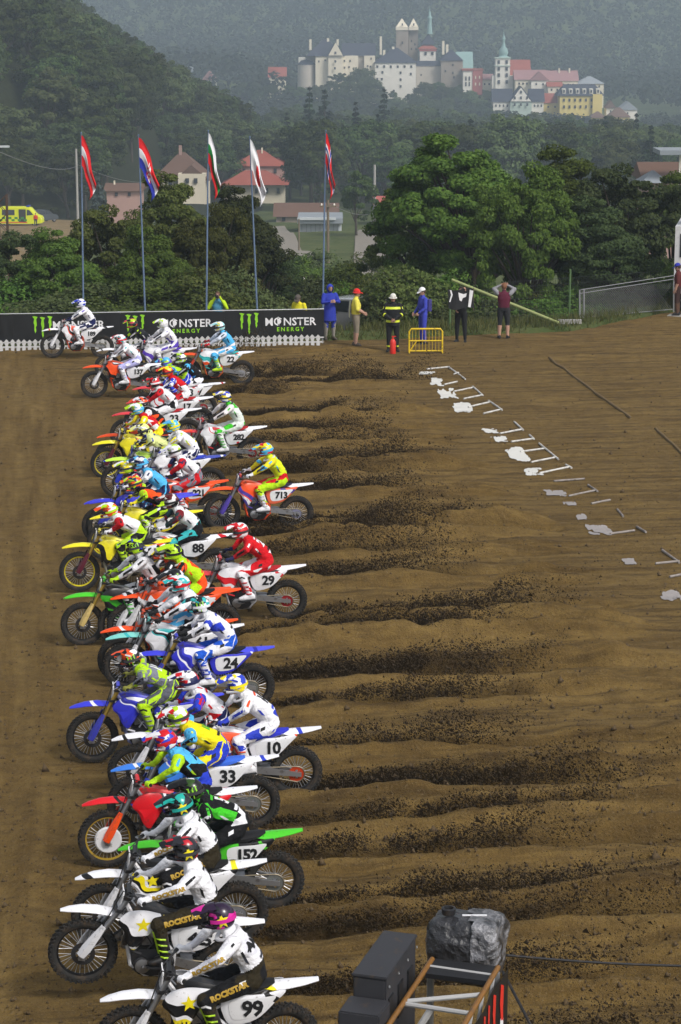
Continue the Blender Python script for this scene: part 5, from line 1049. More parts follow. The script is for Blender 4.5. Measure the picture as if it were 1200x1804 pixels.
# helmet, centred on the head, facing +X
def helmet_meshes():
    bm = bmesh.new(); bmesh.ops.create_uvsphere(bm, u_segments=40, v_segments=26, radius=1)
    for v in bm.verts:
        x, y, z = v.co
        k = max(0, x) * max(0, min(1, (-z + .05) / .5)); cx = x * .142 - .008; cy = y * .125; cz = z * .148
        if z < -.55: cz = -.55 * .148 - (-.55 - z) * .055      # flat bottom
        cx += k * .085; cy *= 1 - k * .25; 
        if x < 0 and z < 0: cx *= 1 + .06 * z
        v.co = (cx, cy, cz + k * .012)
    dele = [f for f in bm.faces if (lambda c: c.x > .055 and -.052 < c.z < .048 and abs(c.y) < .105)(f.calc_center_median())]
    bmesh.ops.delete(bm, geom=dele, context='FACES')
    dele = [f for f in bm.faces if f.calc_center_median().z < -.088 and f.normal.z < -.8 and f.calc_center_median().x < .1]
    bmesh.ops.delete(bm, geom=dele, context='FACES')
    bmesh.ops.recalc_face_normals(bm, faces=bm.faces)
    r = bmesh.ops.solidify(bm, geom=bm.faces[:], thickness=.012)
    me = bpy.data.meshes.new('helmet'); bm.to_mesh(me); bm.free(); me.polygons.foreach_set('use_smooth', [True] * len(me.polygons)); me.materials.append(None)
    pk = MB(); secs = []
    for x, z, w_ in [(.035, .142, .20), (.09, .138, .205), (.15, .128, .195), (.21, .112, .165), (.265, .095, .12)]:
        top = [(x - .02 * abs(u) ** 2, u * w_ / 2, z + .012 * (1 - u * u) * 1.6 - .018 * abs(u)) for u in [-1, -.7, -.35, 0, .35, .7, 1]]
        secs.append(top + [(a, b * .97, c - .007) for a, b, c in top[::-1]])
    pk.loft(secs)
    for s in (1, -1): pk.loft([[(x, s * y, z + .012), (x, s * (y + .006), z + .012), (x, s * (y + .006), z - .012), (x, s * y, z - .012)] for x, y, z in ((-.02, .118, .07), (.04, .113, .10), (.10, .102, .125))])
    go = MB(); fr = MB()
    for mb, grow, xo in ((go, 0, .0), (fr, .012, -.008)):
        A = [V3(.118 - .05 * abs(u) ** 2 * 1.5 + xo, u * (.092 + grow * .3), 0) for u in [-1, -.75, -.5, -.25, 0, .25, .5, .75, 1]]
        hh = [.030, .038, .042, .040, .036, .040, .042, .038, .030]
        mb.loft([[p + V3(-.02, 0, h + grow), p + V3(.006, 0, h * .55 + grow), p + V3(.008, 0, -h * .5 - grow), p + V3(-.015, 0, -h - grow), p + V3(-.04, 0, 0)] for p, h in zip(A, hh)])
    st = MB(); pts = [(.075 * math.cos(a) * 2.02 - .008, .132 * math.sin(a) * 1.0, .002) for a in [R(q) for q in range(48, 313, 8)]]
    st.loft([[V3(x, y, z - .018), V3(x, y, z + .018), V3(x * .96, y * .96, z + .018), V3(x * .96, y * .96, z - .018)] for x, y, z in pts])
    ch = MB(); ch.loft([[(.192 - .035 * abs(u) ** 2, u * .055, -.04 - .03 * w_) for w_ in (0, 1)] + [(.186 - .035 * abs(u) ** 2, u * .055, -.04 - .03 * w_) for w_ in (1, 0)] for u in (-1, -.5, 0, .5, 1)])
    nb = MB(); pts = []
    for k in range(17):
        a = 2 * math.pi * k / 16; pts.append(V3(-.02 + .11 * math.cos(a), .125 * math.sin(a), -.155 - .02 * math.cos(a)))
    nb.tube(pts, .024, 8, cap=False, flat=.7)
    return me, pk.mesh('peak'), go.mesh('lens'), fr.mesh('goggle_frame'), st.mesh('goggle_strap'), ch.mesh('chin_vent'), nb.mesh('neck_brace')
HELM = helmet_meshes()
def bvh_of(me): return BVHTree.FromPolygons([v.co[:] for v in me.vertices], [p.vertices[:] for p in me.polygons])
def project(me_flat, M, target, off=.003, cut=.03, name='print', tries=2):
    """lay a flat print onto a curved surface: push its points along -normal of M until they meet the surface"""
    bvh = target if isinstance(target, BVHTree) else bvh_of(target)
    bm = bmesh.new(); bm.from_mesh(me_flat); bmesh.ops.triangulate(bm, faces=bm.faces[:])
    for _ in range(tries):
        lng = [e for e in bm.edges if e.calc_length() > cut]
        if lng: bmesh.ops.subdivide_edges(bm, edges=lng, cuts=1); bmesh.ops.triangulate(bm, faces=[f for f in bm.faces if len(f.verts) > 3])
    d = -(M.to_3x3() @ Vector((0, 0, 1))).normalized(); bad = []
    for v in bm.verts:
        p = M @ v.co; hit, nrm, _i, _d = bvh.ray_cast(p - d * .3, d, 2.0)
        if hit is None: bad.append(v); v.co = p
        else: v.co = hit - d * off
    if bad: bmesh.ops.delete(bm, geom=bad, context='VERTS')
    me = bpy.data.meshes.new(name); bm.to_mesh(me); bm.free(); me.materials.append(None); return me
def frame_m(origin, ex, ez):
    ez = Vector(ez).normalized(); ex = (Vector(ex) - ez * Vector(ex).dot(ez)).normalized(); ey = ez.cross(ex)
    return Matrix.Translation(origin) @ Matrix((ex, ey, ez)).transposed().to_4x4()
HB = bvh_of(HELM[0])
MH = frame_m((-.03, .2, .065), (-1, 0, .25), (-.1, 1, .75))
H_STAR = project(flat_star(.07), MH, HB, .003, .02, 'star'); H_CLAW = project(claw_mesh(.13), MH, HB, .003, .02, 'claw_mark')
def mat_gear(name, base, sleeve, mark, seed, kind):
    base, sleeve, mark = (srgb(c) if isinstance(c, str) else c for c in (base, sleeve, mark)); k = ('gear', base, mark, seed, kind)
    if k in MATS: return MATS[k]
    t = NT(name); v = t.coord('Object'); vm = t.mapping(v, (1, 1, 1), (0, 0, 0), (seed, seed * 2, 0))
    vo = t.n('TexVoronoi', feature='F1'); t.l(t.mapping(vm, (.8, 1, 1.3), (R(25), R(30), 0)), vo.inputs['Vector']); vo.inputs['Scale'].default_value = {'j': 5.5, 'p': 6.5, 'h': 13.0, 'd': 13.0}[kind]
    rgb = t.sep(vo.outputs['Color']); thr = ({'j': .62, 'p': .7, 'h': .6, 'd': .7}[kind] if max(base) < .6 or kind != 'j' else .95)
    c = t.mix(t.math('GREATER_THAN', rgb[0], thr), base, mark)
    if kind in 'hd': c = t.mix(t.math('GREATER_THAN', rgb[1], .74 if kind == 'h' else .86), c, sleeve)
    wv = t.n('TexWave', wave_type='BANDS', bands_direction='DIAGONAL'); t.l(vm, wv.inputs['Vector']); wv.inputs['Scale'].default_value = 3.2; wv.inputs['Distortion'].default_value = 6
    if kind in 'jp':
        c = t.mix(t.math('MULTIPLY', t.math('GREATER_THAN', wv.outputs['Fac'], .95), .0 if max(base) > .6 or max(base) < .03 else 1.0), c, mark)
        f1 = t.noise(v, 9, 3, .5); f2 = t.noise(v, 26, 3, .6); t.bump(t.math('ADD', f1, t.math('MULTIPLY', f2, .35)), .9, .05)
        d = t.ramp(t.noise(v, 11, 6, .7), [(.6, (0, 0, 0)), (.75, (1, 1, 1))]); c = t.mix(t.math('MULTIPLY', d, .35), c, (.12, .085, .055))
    MATS[k] = t.done(c, .22 if kind in 'hd' else .85, 0, .5 if kind in 'hd' else .2); return MATS[k]
M_SKIN = plain('skin', (.45, .26, .19), .6); M_LENS = plain('goggle_lens', (.03, .035, .05), .08, .3, .8); M_STRAP = plain('goggle_strap', (.04, .04, .045), .8)
RP = {k: rider_pose(d) for k, d in POSE.items()}
BB = {k: bvh_of(v['body']) for k, v in RP.items()}
def bar(w_, h_, sk=.0): return MB().add([(-w_ - sk, -h_, 0), (w_ - sk, -h_, 0), (w_ + sk, h_, 0), (-w_ + sk, h_, 0)], [(0, 1, 2, 3)]).mesh('print', False)
def disc_(r): return MB().add([(r * math.cos(k * .5236), r * math.sin(k * .5236), 0) for k in range(12)], [tuple(range(12))]).mesh('print', False)
def chev(s): return MB().add([(-s, s * .5, 0), (0, s * .1, 0), (s, s * .5, 0), (s, s * .05, 0), (0, -s * .4, 0), (-s, s * .05, 0)], [(0, 1, 4, 5), (1, 2, 3, 4)]).mesh('print', False)
PRINTS = {}
for k_, v_ in RP.items():
    an, kn, sh, el, wr, hp = v_['J']; b_ = BB[k_]; L = []
    def on(flat, c, ex, out, slot): L.append((project(flat, frame_m(Vector(c) + Vector(out).normalized() * .25, ex, out), b_, .005, .03, 'print'), slot))
    o_ = (-.1, 1, .45); bk = V3(-(v_['T'] - v_['P']).z, 0, (v_['T'] - v_['P']).x); ax = (v_['T'] - v_['P'])
    on(bar(.05, .016), sh.lerp(el, .45), el - sh, o_, 0); on(bar(.075, .018, .01), el.lerp(wr, .5), wr - el, o_, 1); on(bar(.022, .012), sh.lerp(el, .12), el - sh, o_, 0)
    on(bar(.05, .012, .02), v_['P'].lerp(v_['T'], .5) + V3(0, .1, 0), -ax, (-.2, 1, .2), 1); on(bar(.04, .012), v_['P'].lerp(v_['T'], .62) + V3(0, .1, 0), -ax, (-.2, 1, .2), 0); on(bar(.09, .014), v_['P'].lerp(v_['T'], .92), V3(0, -1, 0), bk + V3(0, 0, .1), 0); on(bar(.10, .018), v_['P'].lerp(v_['T'], .33), V3(0, -1, 0), bk, 1)
    on(bar(.10, .03, .02), hp.lerp(kn, .55), kn - hp, (0, 1, .5), 2); on(bar(.035, .02, .012), hp.lerp(kn, .22), kn - hp, (0, 1, .5), 3); on(chev(.05), kn.lerp(an, .12), V3(1, 0, 0), (.2, 1, .1), 3)
    key = ('arm', k_); MATS[key] = project(text_mesh('ROCKSTAR', .062, 0, .004), frame_m(el.lerp(wr, .42) + V3(-.02, .25, .1), el - wr, o_), b_, .007, .02, 'sleeve_print')
    MATS['leg', k_] = project(text_mesh('ROCKSTAR', .075, 0, .005), frame_m(hp.lerp(kn, .5) + V3(0, .25, .1), hp - kn, (0, 1, .5)), b_, .007, .02, 'leg_print'); PRINTS[k_] = L
def make_rider(B, i, label):
    pose = RP[B['pose']]; o = empty('person', B['loc'], (0, 0, 0), label, 'person', 'riders off the start'); o.rotation_euler = (B['lean'], B['pitch'], B['yaw'])
    j, p, h, b = B['j'], B['p'], B['h'], B['b']; sd = round(.17 * i, 3)
    mj = mat_gear('jersey', j[0], j[1], j[2] if B.get('dec') != 'star' else '#d9d9e2', sd, 'j'); ms = mat_gear('sleeve', j[1], j[0], j[2] if B.get('dec') != 'star' else '#d9d9e2', sd + .5, 'j'); mp = mat_gear('race_trousers', p[0], p[0], p[1], sd, 'p'); mk = mat_gear('knee_panel', p[1] if i % 2 else p[0], p[0], p[0] if i % 2 else p[1], sd, 'p')
    body = obj('body', pose['body'], [mj, ms, mp, M_SKIN, mk], o)
    for s in (1, -1):
        bo = obj('boot', pose['boots'][s][0], plain('boot_leather', b[0], .5, dirt=.45), o); obj('sole', pose['boots'][s][1], M_BLKP, bo); obj('shin_plate', pose['boots'][s][2], plain('boot_plate', b[1], .4, dirt=.4), bo)
        obj('glove', GLOVE[s], plain('glove_cloth', B['g'], .8), o)
    q = _r.uniform(-.12, .1); yaw = _r.uniform(-.14, .14)
    he = obj('helmet', HELM[0], mat_gear('helmet_shell', h[0], h[2], h[1], sd, 'd' if B.get('dec') else 'h'), o, pose['H'] + V3(-.002, 0, .012), (0, .24 + q, yaw))
    obj('peak', HELM[1], mat_gear('helmet_peak', h[0] if i % 3 or B.get('dec') else h[1], h[2], h[1] if i % 3 else h[0], sd + 1, 'd' if B.get('dec') else 'h'), he); gf = obj('goggles', HELM[3], plain('goggle_frame', h[1], .5), he); obj('lens', HELM[2], M_LENS, gf); obj('strap', HELM[4], M_STRAP if i % 2 else plain('goggle_strap', h[2], .8), gf); obj('chin_vent', HELM[5], M_BLKP, he)
    if i % 3 != 1: obj('neck_brace', HELM[6], M_BLKP if i % 2 else plain('brace', '#d8d8dc', .5), o, pose['H'] + V3(-.01, 0, -.01), (0, .3, 0))
    if B.get('dec') == 'star': obj('star', H_STAR, M_YINK, he)
    if B.get('dec') == 'claw': obj('claw_mark', H_CLAW, plain('claw_green', srgb('#8fd428'), .5), he)
    if B.get('back'):
        d = POSE[B['pose']]; T = V3(d['T'][0], 0, d['T'][1]); P_ = V3(d['P'][0], 0, d['P'][1]); ax = (T - P_).normalized(); nrm = V3(-ax.z, 0, ax.x)
        key = ('back', B['back'], B['pose'])
        if key not in MATS: MATS[key] = project(text_mesh(B['back'], .22 if len(B['back']) < 3 else .13, 0, .01), frame_m(P_.lerp(T, .68), V3(0, -1, 0) * 1, nrm), BB[B['pose']], .006, .04, 'back_number')
        obj('back_number', MATS[key], plain('back_print', B.get('bcol', K if j[0] == W else W), .7), body)
    if B['n'] in ('99', '425', '6'):
        GP = plain('gold_print', (.45, .28, .03), .6); obj('sleeve_print', MATS['arm', B['pose']], GP, body); obj('leg_print', MATS['leg', B['pose']], GP, body)
    dk = lambda c_: '#3a3c48' if c_ == W else c_
    pc = [j[2] if j[2] != j[1] else K, (K if j[1] != K else W) if i % 2 else dk(B['g']), p[1] if p[1] != p[0] else W, K if p[0] != K else W]
    for q_, (me_, sl) in enumerate(PRINTS[B['pose']]):
        if (q_ + i) % 5 == 0 or (B.get('dec') == 'star' and q_ in (1, 7)): continue
        obj('print', me_, plain('print_ink', pc[sl], .75), body)
    return o
SHB = bvh_of(MESH['shroud', 1]); PNB = bvh_of(MESH['side_panel', 1])
STARM = project(flat_star(.085), frame_m((.20, .4, .82), (-1, 0, .1), (0, 1, 0)), SHB, .003, .03, 'star')
HMARK = project(text_mesh('H', .085, .0, .004), frame_m((.245, .4, .60), (-1, 0, 0), (0, 1, 0)), SHB, .003, .03, 'emblem')
FFB, RFB = bvh_of(MESH['front_fender']), bvh_of(MESH['rear_fender'])
def rect(w_, h_): return MB().add([(-w_, -h_, 0), (w_, -h_, 0), (w_, h_, 0), (-w_, h_, 0)], [(0, 1, 2, 3)]).mesh('sticker', False)
STK = {'fender': [project(rect(.055, .022), frame_m((.58, .055, 1.2), (-1, 0, 0), (0, .5, 1)), FFB, .003, .02, 'sticker'), project(rect(.04, .016), frame_m((.86, .04, 1.2), (-1, 0, .2), (0, .5, 1)), FFB, .003, .02, 'sticker')],
       'tail': [project(rect(.07, .016), frame_m((-.80, .06, 1.2), (-1, 0, 0), (0, .5, 1)), RFB, .003, .02, 'sticker')]}
for i, B in enumerate(BIKES):
    where = {0: 'nearest the camera', 1: 'second nearest', 2: 'third nearest'}.get(i, '')
    c = names_pal(B['pal']); vis = B['n'] in ('99', '425', '152', '10', '29', '713', '282', '137', '189', '221', '22')
    rid = B['jl']; hl = helm_words = None
    bl = f"{c} motocross bike" + (f" number {B['n']}" if vis else '') + (f", {where}" if where else f" under the rider in {rid}")
    if len(bl.split()) > 16: bl = f"{c} motocross bike number {B['n']}"
    make_bike(B, bl)
    def cw(h): 
        r_, g_, b_ = srgb(h); mx, mn = max(r_, g_, b_), min(r_, g_, b_)
        if mx < .06: return 'dark'
        if mn > .5: return 'white'
        if mx - mn < .06: return 'grey'
        if r_ == mx: return 'yellow' if g_ > .55 * r_ else ('orange' if g_ > .15 * r_ and b_ < .3 * r_ else ('pink' if b_ > .3 * r_ else 'red'))
        if g_ == mx: return 'lime' if r_ > .35 * g_ and b_ < .2 * g_ else ('turquoise' if b_ > .6 * g_ else 'green')
        return 'light blue' if g_ > .35 * b_ else ('purple' if r_ > .3 * b_ else 'blue')
    hw = []
    for q in B['h']:
        if cw(q) not in hw: hw.append(cw(q))
    rl = f"rider in {rid} and {' '.join(hw[:2 if len(rid.split()) < 5 else 1])} helmet on " + (f"bike number {B['n']}" if vis else f"the {c} bike")
    if len(rl.split()) > 16: rl = f"rider in {rid} on " + (f"bike number {B['n']}" if vis else f"the {c} bike")
    make_rider(B, i, rl)
# ------------------------------------------------------------------ people at the track side
def std_joints(**kw):
    J = dict(P=V3(0, 0, .95), S=V3(.0, 0, 1.09), C=V3(.01, 0, 1.26), T=V3(.0, 0, 1.42), N=V3(.005, 0, 1.49), H=V3(.03, 0, 1.625),
             SL=V3(0, .185, 1.41), EL=V3(-.03, .25, 1.13), WL=V3(.06, .24, .88), SR=V3(0, -.185, 1.41), ER=V3(-.03, -.25, 1.13), WR=V3(.06, -.24, .88),
             HL=V3(0, .095, .92), KL=V3(.02, .12, .49), AL=V3(-.02, .13, .09), HR=V3(0, -.095, .92), KR=V3(.02, -.12, .49), AR=V3(-.02, -.13, .09), look=V3(1, 0, -.05))
    J.update({k: Vector(v) for k, v in kw.items()}); return J
def open_hand(w, d, nrm):
    d = d.normalized(); nrm = (nrm - d * nrm.dot(d)).normalized(); lat = d.cross(nrm); m = MB()
    m.loft([[w + d * x + lat * a * ww + nrm * b * .012 for a, b in ((-1, -1), (1, -1), (1, 1), (-1, 1))] for x, ww in ((-.01, .024), (.04, .036), (.085, .038))])
    for k, L in enumerate((.062, .072, .067, .052)):
        b = w + d * .08 + lat * (k - 1.5) * .02; finger(m, [b, b + d * L * .45 - nrm * .006, b + d * L * .75 - nrm * .022, b + d * L * .9 - nrm * .036], .0085)
    b = w + d * .02 + lat * -.034; finger(m, [b, b + d * .03 - lat * .022 - nrm * .006, b + d * .06 - lat * .026 - nrm * .016], .0095)
    return m.mesh('hand')
def shoe(a, d):
    d = Vector((d.x, d.y, 0)).normalized(); lat = V3(-d.y, d.x, 0); m = MB()
    def sec(x, w_, h): c = V3(a.x, a.y, a.z - .09) + d * x; return [c + lat * math.copysign(abs(math.cos(q)) ** .7, math.cos(q)) * w_ + V3(0, 0, h * .5 + h * .5 * math.sin(q)) for q in [2 * math.pi * k / 12 for k in range(12)]]
    m.loft([sec(-.08, .028, .07), sec(-.06, .04, .11), sec(0, .042, .12), sec(.07, .045, .085), sec(.14, .046, .06), sec(.19, .028, .04)]); return m.mesh('shoe')
def person(label, loc, yaw, J, top, legs, shins, sleeves=None, fore=None, skirt=0, shoes='#1a1a1c', hair=None, scale=1.0, hands=None, bulk=1.0):
    """slots: 0 top, 1 upper sleeve, 2 forearm, 3 legs, 4 shins, 5 skin"""
    o = empty('person', loc, (0, 0, yaw), label, 'person', 'people at the track side'); o.scale = (scale,) * 3
    m = MB(); y = (J['SL'] - J['SR']).normalized()
    torso(m, [J['P'] - V3(0, 0, .07), J['P'], J['S'], J['C'], J['T'], J['N']], [(.15 * bulk, .11 * bulk), (.17 * bulk, .125 * bulk), (.165 * bulk, .125 * bulk), (.19 * bulk, .135 * bulk), (.165, .10), (.06, .058)], [y] * 6)
    segs = [(J['P'] - V3(0, 0, .06), J['P'], .17, 3), (J['P'] + V3(0, 0, .07), J['T'], .17, 0), (J['N'], J['N'] + V3(0, 0, .06), .055, 5), (J['H'] - V3(0, 0, .03), J['H'] + V3(0, 0, .05), .11, 5)]
    m.tube([J['N'] - V3(0, 0, .05), J['H'] - V3(0, 0, .06)], [.06, .055], 12); head_shape(m, J['H'], J['look'])
    if skirt:
        m.loft([[J['P'] + V3(math.cos(q) * (.13 + g), math.sin(q) * (.175 + g), z) for q in [2 * math.pi * k / 18 for k in range(18)]] for z, g in ((.12, 0), (0, .02), (-skirt, .045))]); segs.append((J['P'] - V3(0, 0, skirt), J['P'], .26, 0))
    for s, c in ((1, 'L'), (-1, 'R')):
        S_, E_, W_ = J['S' + c], J['E' + c], J['W' + c]; limb(m, S_, E_, .072 * bulk, .058 * bulk); limb(m, E_, W_, .054, .04); segs += [(S_, E_, .07, 1), (E_, W_, .055, 2)]
        H_, K_, A_ = J['H' + c], J['K' + c], J['A' + c]; limb(m, H_, K_, .10 * bulk, .075); limb(m, K_, A_, .072, .05); segs += [(H_, K_, .1, 3), (K_ - V3(0, 0, .03), A_, .07, 4)]
    me = remesh(m, .0185, 3); classify(me, segs)
    ct = lambda c, d=0: M_SKIN if c == 'skin' else plain('cloth', c, .9, var=.5, vscale=9)
    sl_ = sleeves or top; fo = fore or sl_
    b = obj('body', me, [ct(top), ct(sl_), ct(fo), ct(legs), ct(shins), M_SKIN], o)
    for s, c in ((1, 'L'), (-1, 'R')):
        d = J['W' + c] - J['E' + c]; obj('hand', open_hand(J['W' + c], d, V3(0, s * 1, .2) if abs(d.normalized().y) < .8 else V3(1, 0, 0)), M_SKIN, o); obj('shoe', shoe(J['A' + c], V3(1, s * .25, 0)), plain('shoe_leather', shoes, .7), o)
    H = J['H']; f = J['look'].normalized(); lat = V3(0, 0, 1).cross(f).normalized(); up = f.cross(lat)
    for s in (1, -1): obj('eye', MB().ico(H + f * .088 + lat * s * .032 + up * .012, .011, 1).mesh('eye'), plain('eye_dark', (.03, .025, .02), .3), o)
    obj('mouth', MB().box(H + f * .098 - up * .05, (.012, .04, .008), (0, 0, math.atan2(f.y, f.x))).mesh('mouth'), plain('lips', (.3, .12, .1), .6), o)
    if hair:
        hm = MB(); hm.ico((0, 0, 0), 1, 3); hm.v = [tuple(H + f * (p[0] * .104 - .016) + lat * p[1] * .086 + up * (p[2] * .108 + .022)) for p in hm.v]
        keep = [q for q in hm.f if not all((Vector(hm.v[i]) - H).dot(f) > .035 and (Vector(hm.v[i]) - H).dot(up) < .07 for i in q)]; hm.f = keep; hm.m = [0] * len(keep); obj('hair', hm, plain('hair', hair, .8), o)
    o['_J'] = 0; del o['_J']
    return o, (H, f, lat, up), me
def cap(o, hd, col, peak=True, rim=0):
    H, f, lat, up = hd; m = MB(); m.ico((0, 0, 0), 1, 3); keep = [q for q in m.f if all(m.v[i][2] > -.12 for i in q)]; m.f = keep; m.m = [0] * len(keep)
    m.v = [tuple(H + f * (p[0] * .112 - .004) + lat * p[1] * .096 + up * (p[2] * .105 + .045)) for p in m.v]
    h = obj('hat', m, plain('hat_cloth', col, .8), o)
    if peak:
        b = MB(); secs = [[H + f * (.09 + x) + lat * (w_ * u) + up * (.048 - .03 * x / .1 - .015 * abs(u)) + up * dz for u in (-1, -.5, 0, .5, 1) for dz in (0,)] + [H + f * (.09 + x) + lat * (w_ * u) + up * (.042 - .03 * x / .1 - .015 * abs(u)) for u in (1, .5, 0, -.5, -1)] for x, w_ in ((-.02, .09), (.04, .085), (.095, .05))]; b.loft(secs); obj('peak', b, plain('hat_cloth', col, .8), h)
    if rim:
        b = MB(); b.loft([[H + f * math.cos(q) * (.112 + g) + lat * math.sin(q) * (.1 + g) + up * (.035 - dz) for q in [6.2832 * k / 24 for k in range(25)]] for g, dz in ((0, 0), (rim, .02), (rim, .028), (0, .01))], cap=False); obj('brim', b, plain('hat_cloth', col, .5), h)
    return h
def band(o, me, z0, z1, col, R_, name='reflective_band', cen=(0, 0)):
    """a band sewn round a coat: a ring resting on the cloth"""
    bv = bvh_of(me); m = MB(); rows = []
    for z in (z0, z1):
        r_ = []
        for k in range(32):
            q = 2 * math.pi * k / 32; d = V3(math.cos(q), math.sin(q), 0); c = V3(cen[0], cen[1], z); h, n, i, dd = bv.ray_cast(c + d * R_, -d, R_); r_.append((h if h else c + d * .1) + d * .006)
        rows.append(r_)
    m.loft(rows, cap=False); return obj(name, m, plain('hi_vis', col, .5), o)
def gp(px, py): p = PZ(px, py); return V3(p.x, p.y, max(0, tz(p.x, p.y)) if p.y > 69 else 0)
FACE = math.pi * 1.5                                    # facing the camera
# photographer behind the banner
J = std_joints(EL=(.12, .30, 1.22), WL=(.20, .07, 1.60), ER=(.12, -.30, 1.22), WR=(.20, -.05, 1.60))
q = PY(384, 560, 73.2); o, hd, me = person('photographer in neon jacket holding a camera to his face behind the banner', (q.x, 73.2, tz(q.x, 73.2) + .02), FACE, J, '#4f8fb0', '#2a2c34', '#2a2c34', sleeves='#c6e81c', hair='#5a4030', scale=1.0)
zz = PY(384, 514, 73.2).z - 1.74; o.location.z = zz
c = empty('camera', o.location, o.rotation_euler, 'black camera held up by the photographer in neon', 'camera'); obj('camera_body', MB().box((.215, .0, 1.63), (.06, .14, .10)), M_BLKP, c); obj('lens', MB().tube([(.24, 0, 1.625), (.36, 0, 1.62)], [.04, .045], 14), M_BLKP, c)
# man in yellow with cap behind the banner
J = std_joints(look=(1, .2, -.5), H=(.07, 0, 1.60)); q = PY(527, 560, 73.4); o, hd, me = person('man in yellow shirt and grey cap looking down behind the banner', (q.x, 73.4, PY(527, 519, 73.4).z - 1.73), FACE - .5, J, '#ecdf28', '#2e3138', '#2e3138', fore='skin', hair='#4a3a2c'); cap(o, hd, '#5c544e')
# blue raincoat
J = std_joints(EL=(.10, .27, 1.18), WL=(.27, .09, 1.24), ER=(.10, -.27, 1.18), WR=(.27, -.08, 1.22)); o, hd, me = person('person in long blue hooded raincoat at the end of the banner', gp(581, 598), FACE + .35, J, '#2b3aa8', '#9a958c', '#9a958c', skirt=.36, shoes='#5a5148')
H, f, lat, up = hd; hm = MB(); hm.ico((0, 0, 0), 1, 3); keep = [q for q in hm.f if not all(hm.v[i][0] > .55 and hm.v[i][2] < .55 for i in q)]; hm.f = keep; hm.m = [0] * len(keep); hm.v = [tuple(H + f * p[0] * .125 + lat * p[1] * .112 + up * (p[2] * .142 - .01)) for p in hm.v]; obj('hood', hm, plain('cloth', '#2b3aa8', .9), o)
# yellow shirt, red cap, shorts
J = std_joints(ER=(.02, -.27, 1.15), WR=(.24, -.17, 1.02), EL=(.02, .27, 1.15), WL=(.24, .17, 1.02)); o, hd, me = person('man in yellow shirt, red cap and khaki shorts facing right', gp(627, 609), .1, J, '#e9de5a', '#8f8574', 'skin', fore='skin', shoes='#4a4038', hair='#6a5a4a', bulk=1.12); cap(o, hd, '#d8201e', True, .02)
obj('tabard', MB().loft([[V3(-.17, y, 1.40), V3(-.19, y, 1.2), V3(-.2, y * 1.15, .88)] for y in (-.17, 0, .17)], closed=False).mesh('tabard'), plain('cloth', '#d8d2a8', .9), o)
# firefighter
J = std_joints(EL=(.04, .28, 1.15), WL=(.20, .06, 1.0), ER=(.04, -.28, 1.15), WR=(.20, -.06, 1.0)); o, hd, me = person('firefighter in black coat with yellow bands and white helmet', gp(692, 619), FACE, J, '#17181c', '#17181c', '#17181c', skirt=.16, bulk=1.15); cap(o, hd, '#dcdad2', False, .03)
band(o, me, 1.30, 1.37, '#d9e63a', .42); band(o, me, .90, .97, '#d9e63a', .42)
for s in (1, -1): band(o, me, .14, .19, '#d9e63a', .16, 'ankle_band', (-.01, s * .128)); obj('sleeve_band', MB().tube([(.055, s * .262, 1.135), (.075, s * .235, 1.115)], .068, 12), plain('hi_vis', '#d9e63a', .5), o)
# blue jacket and white cap
J = std_joints(look=(1, 0, -.25), EL=(.03, .26, 1.14), WL=(.22, .2, 1.0), ER=(.03, -.26, 1.14), WR=(.2, -.2, .96)); o, hd, me = person('person in blue jacket and white cap behind the yellow barrier', gp(745, 606), math.pi + .35, J, '#3c46b4', '#3c46b4', '#3c46b4', hair='#4a3a2c'); cap(o, hd, '#e4e4e6'); obj('backpack', MB().loft([[V3(-.13, y, z) + V3(-.02 * (1 - abs(u)), 0, 0) for u, y in ((-1, -.12), (0, 0), (1, .12))] + [V3(-.25, .10, z), V3(-.27, 0, z), V3(-.25, -.10, z)] for z in (1.02, 1.1, 1.3, 1.38)]), plain('cloth', '#3a3878', .9), o)
# marshal with black flag
J = std_joints(EL=(.20, .27, 1.46), WL=(.34, .22, 1.66), ER=(.16, -.28, 1.26), WR=(.30, -.12, 1.06)); o, hd, me = person('marshal in black holding up a black flag', gp(812, 603), FACE - .25, J, '#17181b', '#17181b', '#1a1b1e', hair='#2a2018')
M_FLAGK = plain('black_flag_cloth', (.012, .012, .014), .8)
fl = empty('black_flag', o.location + V3(-.1, -.45, 0), (0, 0, 0), 'black flag with white marks held up by the marshal', 'flag'); k = 1 / 58.
G = [[V3(-.34 + .78 * i / 12 + .03 * j / 8, .03 * math.sin(i * .9 + j * .3) - .05 * j / 8, 1.72 - .60 * j / 8 - .04 * math.sin(i * .5)) for i in range(13)] for j in range(9)]
fm = MB().loft(G, closed=False); obj('cloth', fm, M_FLAGK, fl); fme = fl.children[0].data; FB = bvh_of(fme)
for pts in ([(-.02, .50), (.14, .44), (.24, .47), (.22, .36), (.12, .32), (.08, .22), (.02, .26), (.0, .36)], [(.33, .58), (.44, .55), (.40, .3), (.36, .04), (.28, .06), (.31, .32)], [(-.28, .56), (-.24, .42), (-.30, .2), (-.26, .2), (-.19, .42), (-.23, .56)]):
    tm = MB().add([(x, y, 0) for x, y in pts], [tuple(range(len(pts)))]).mesh('white_mark', False); obj('white_mark', project(tm, frame_m((0, -.6, 1.12), (1, 0, 0), (0, -1, 0)), FB, .008, .08, 'white_mark'), M_WINK, fl)
obj('flag_stick', MB().tube([(.46, .03, 1.05), (.45, .02, 1.76)], .012, 6), M_WOOD, fl)
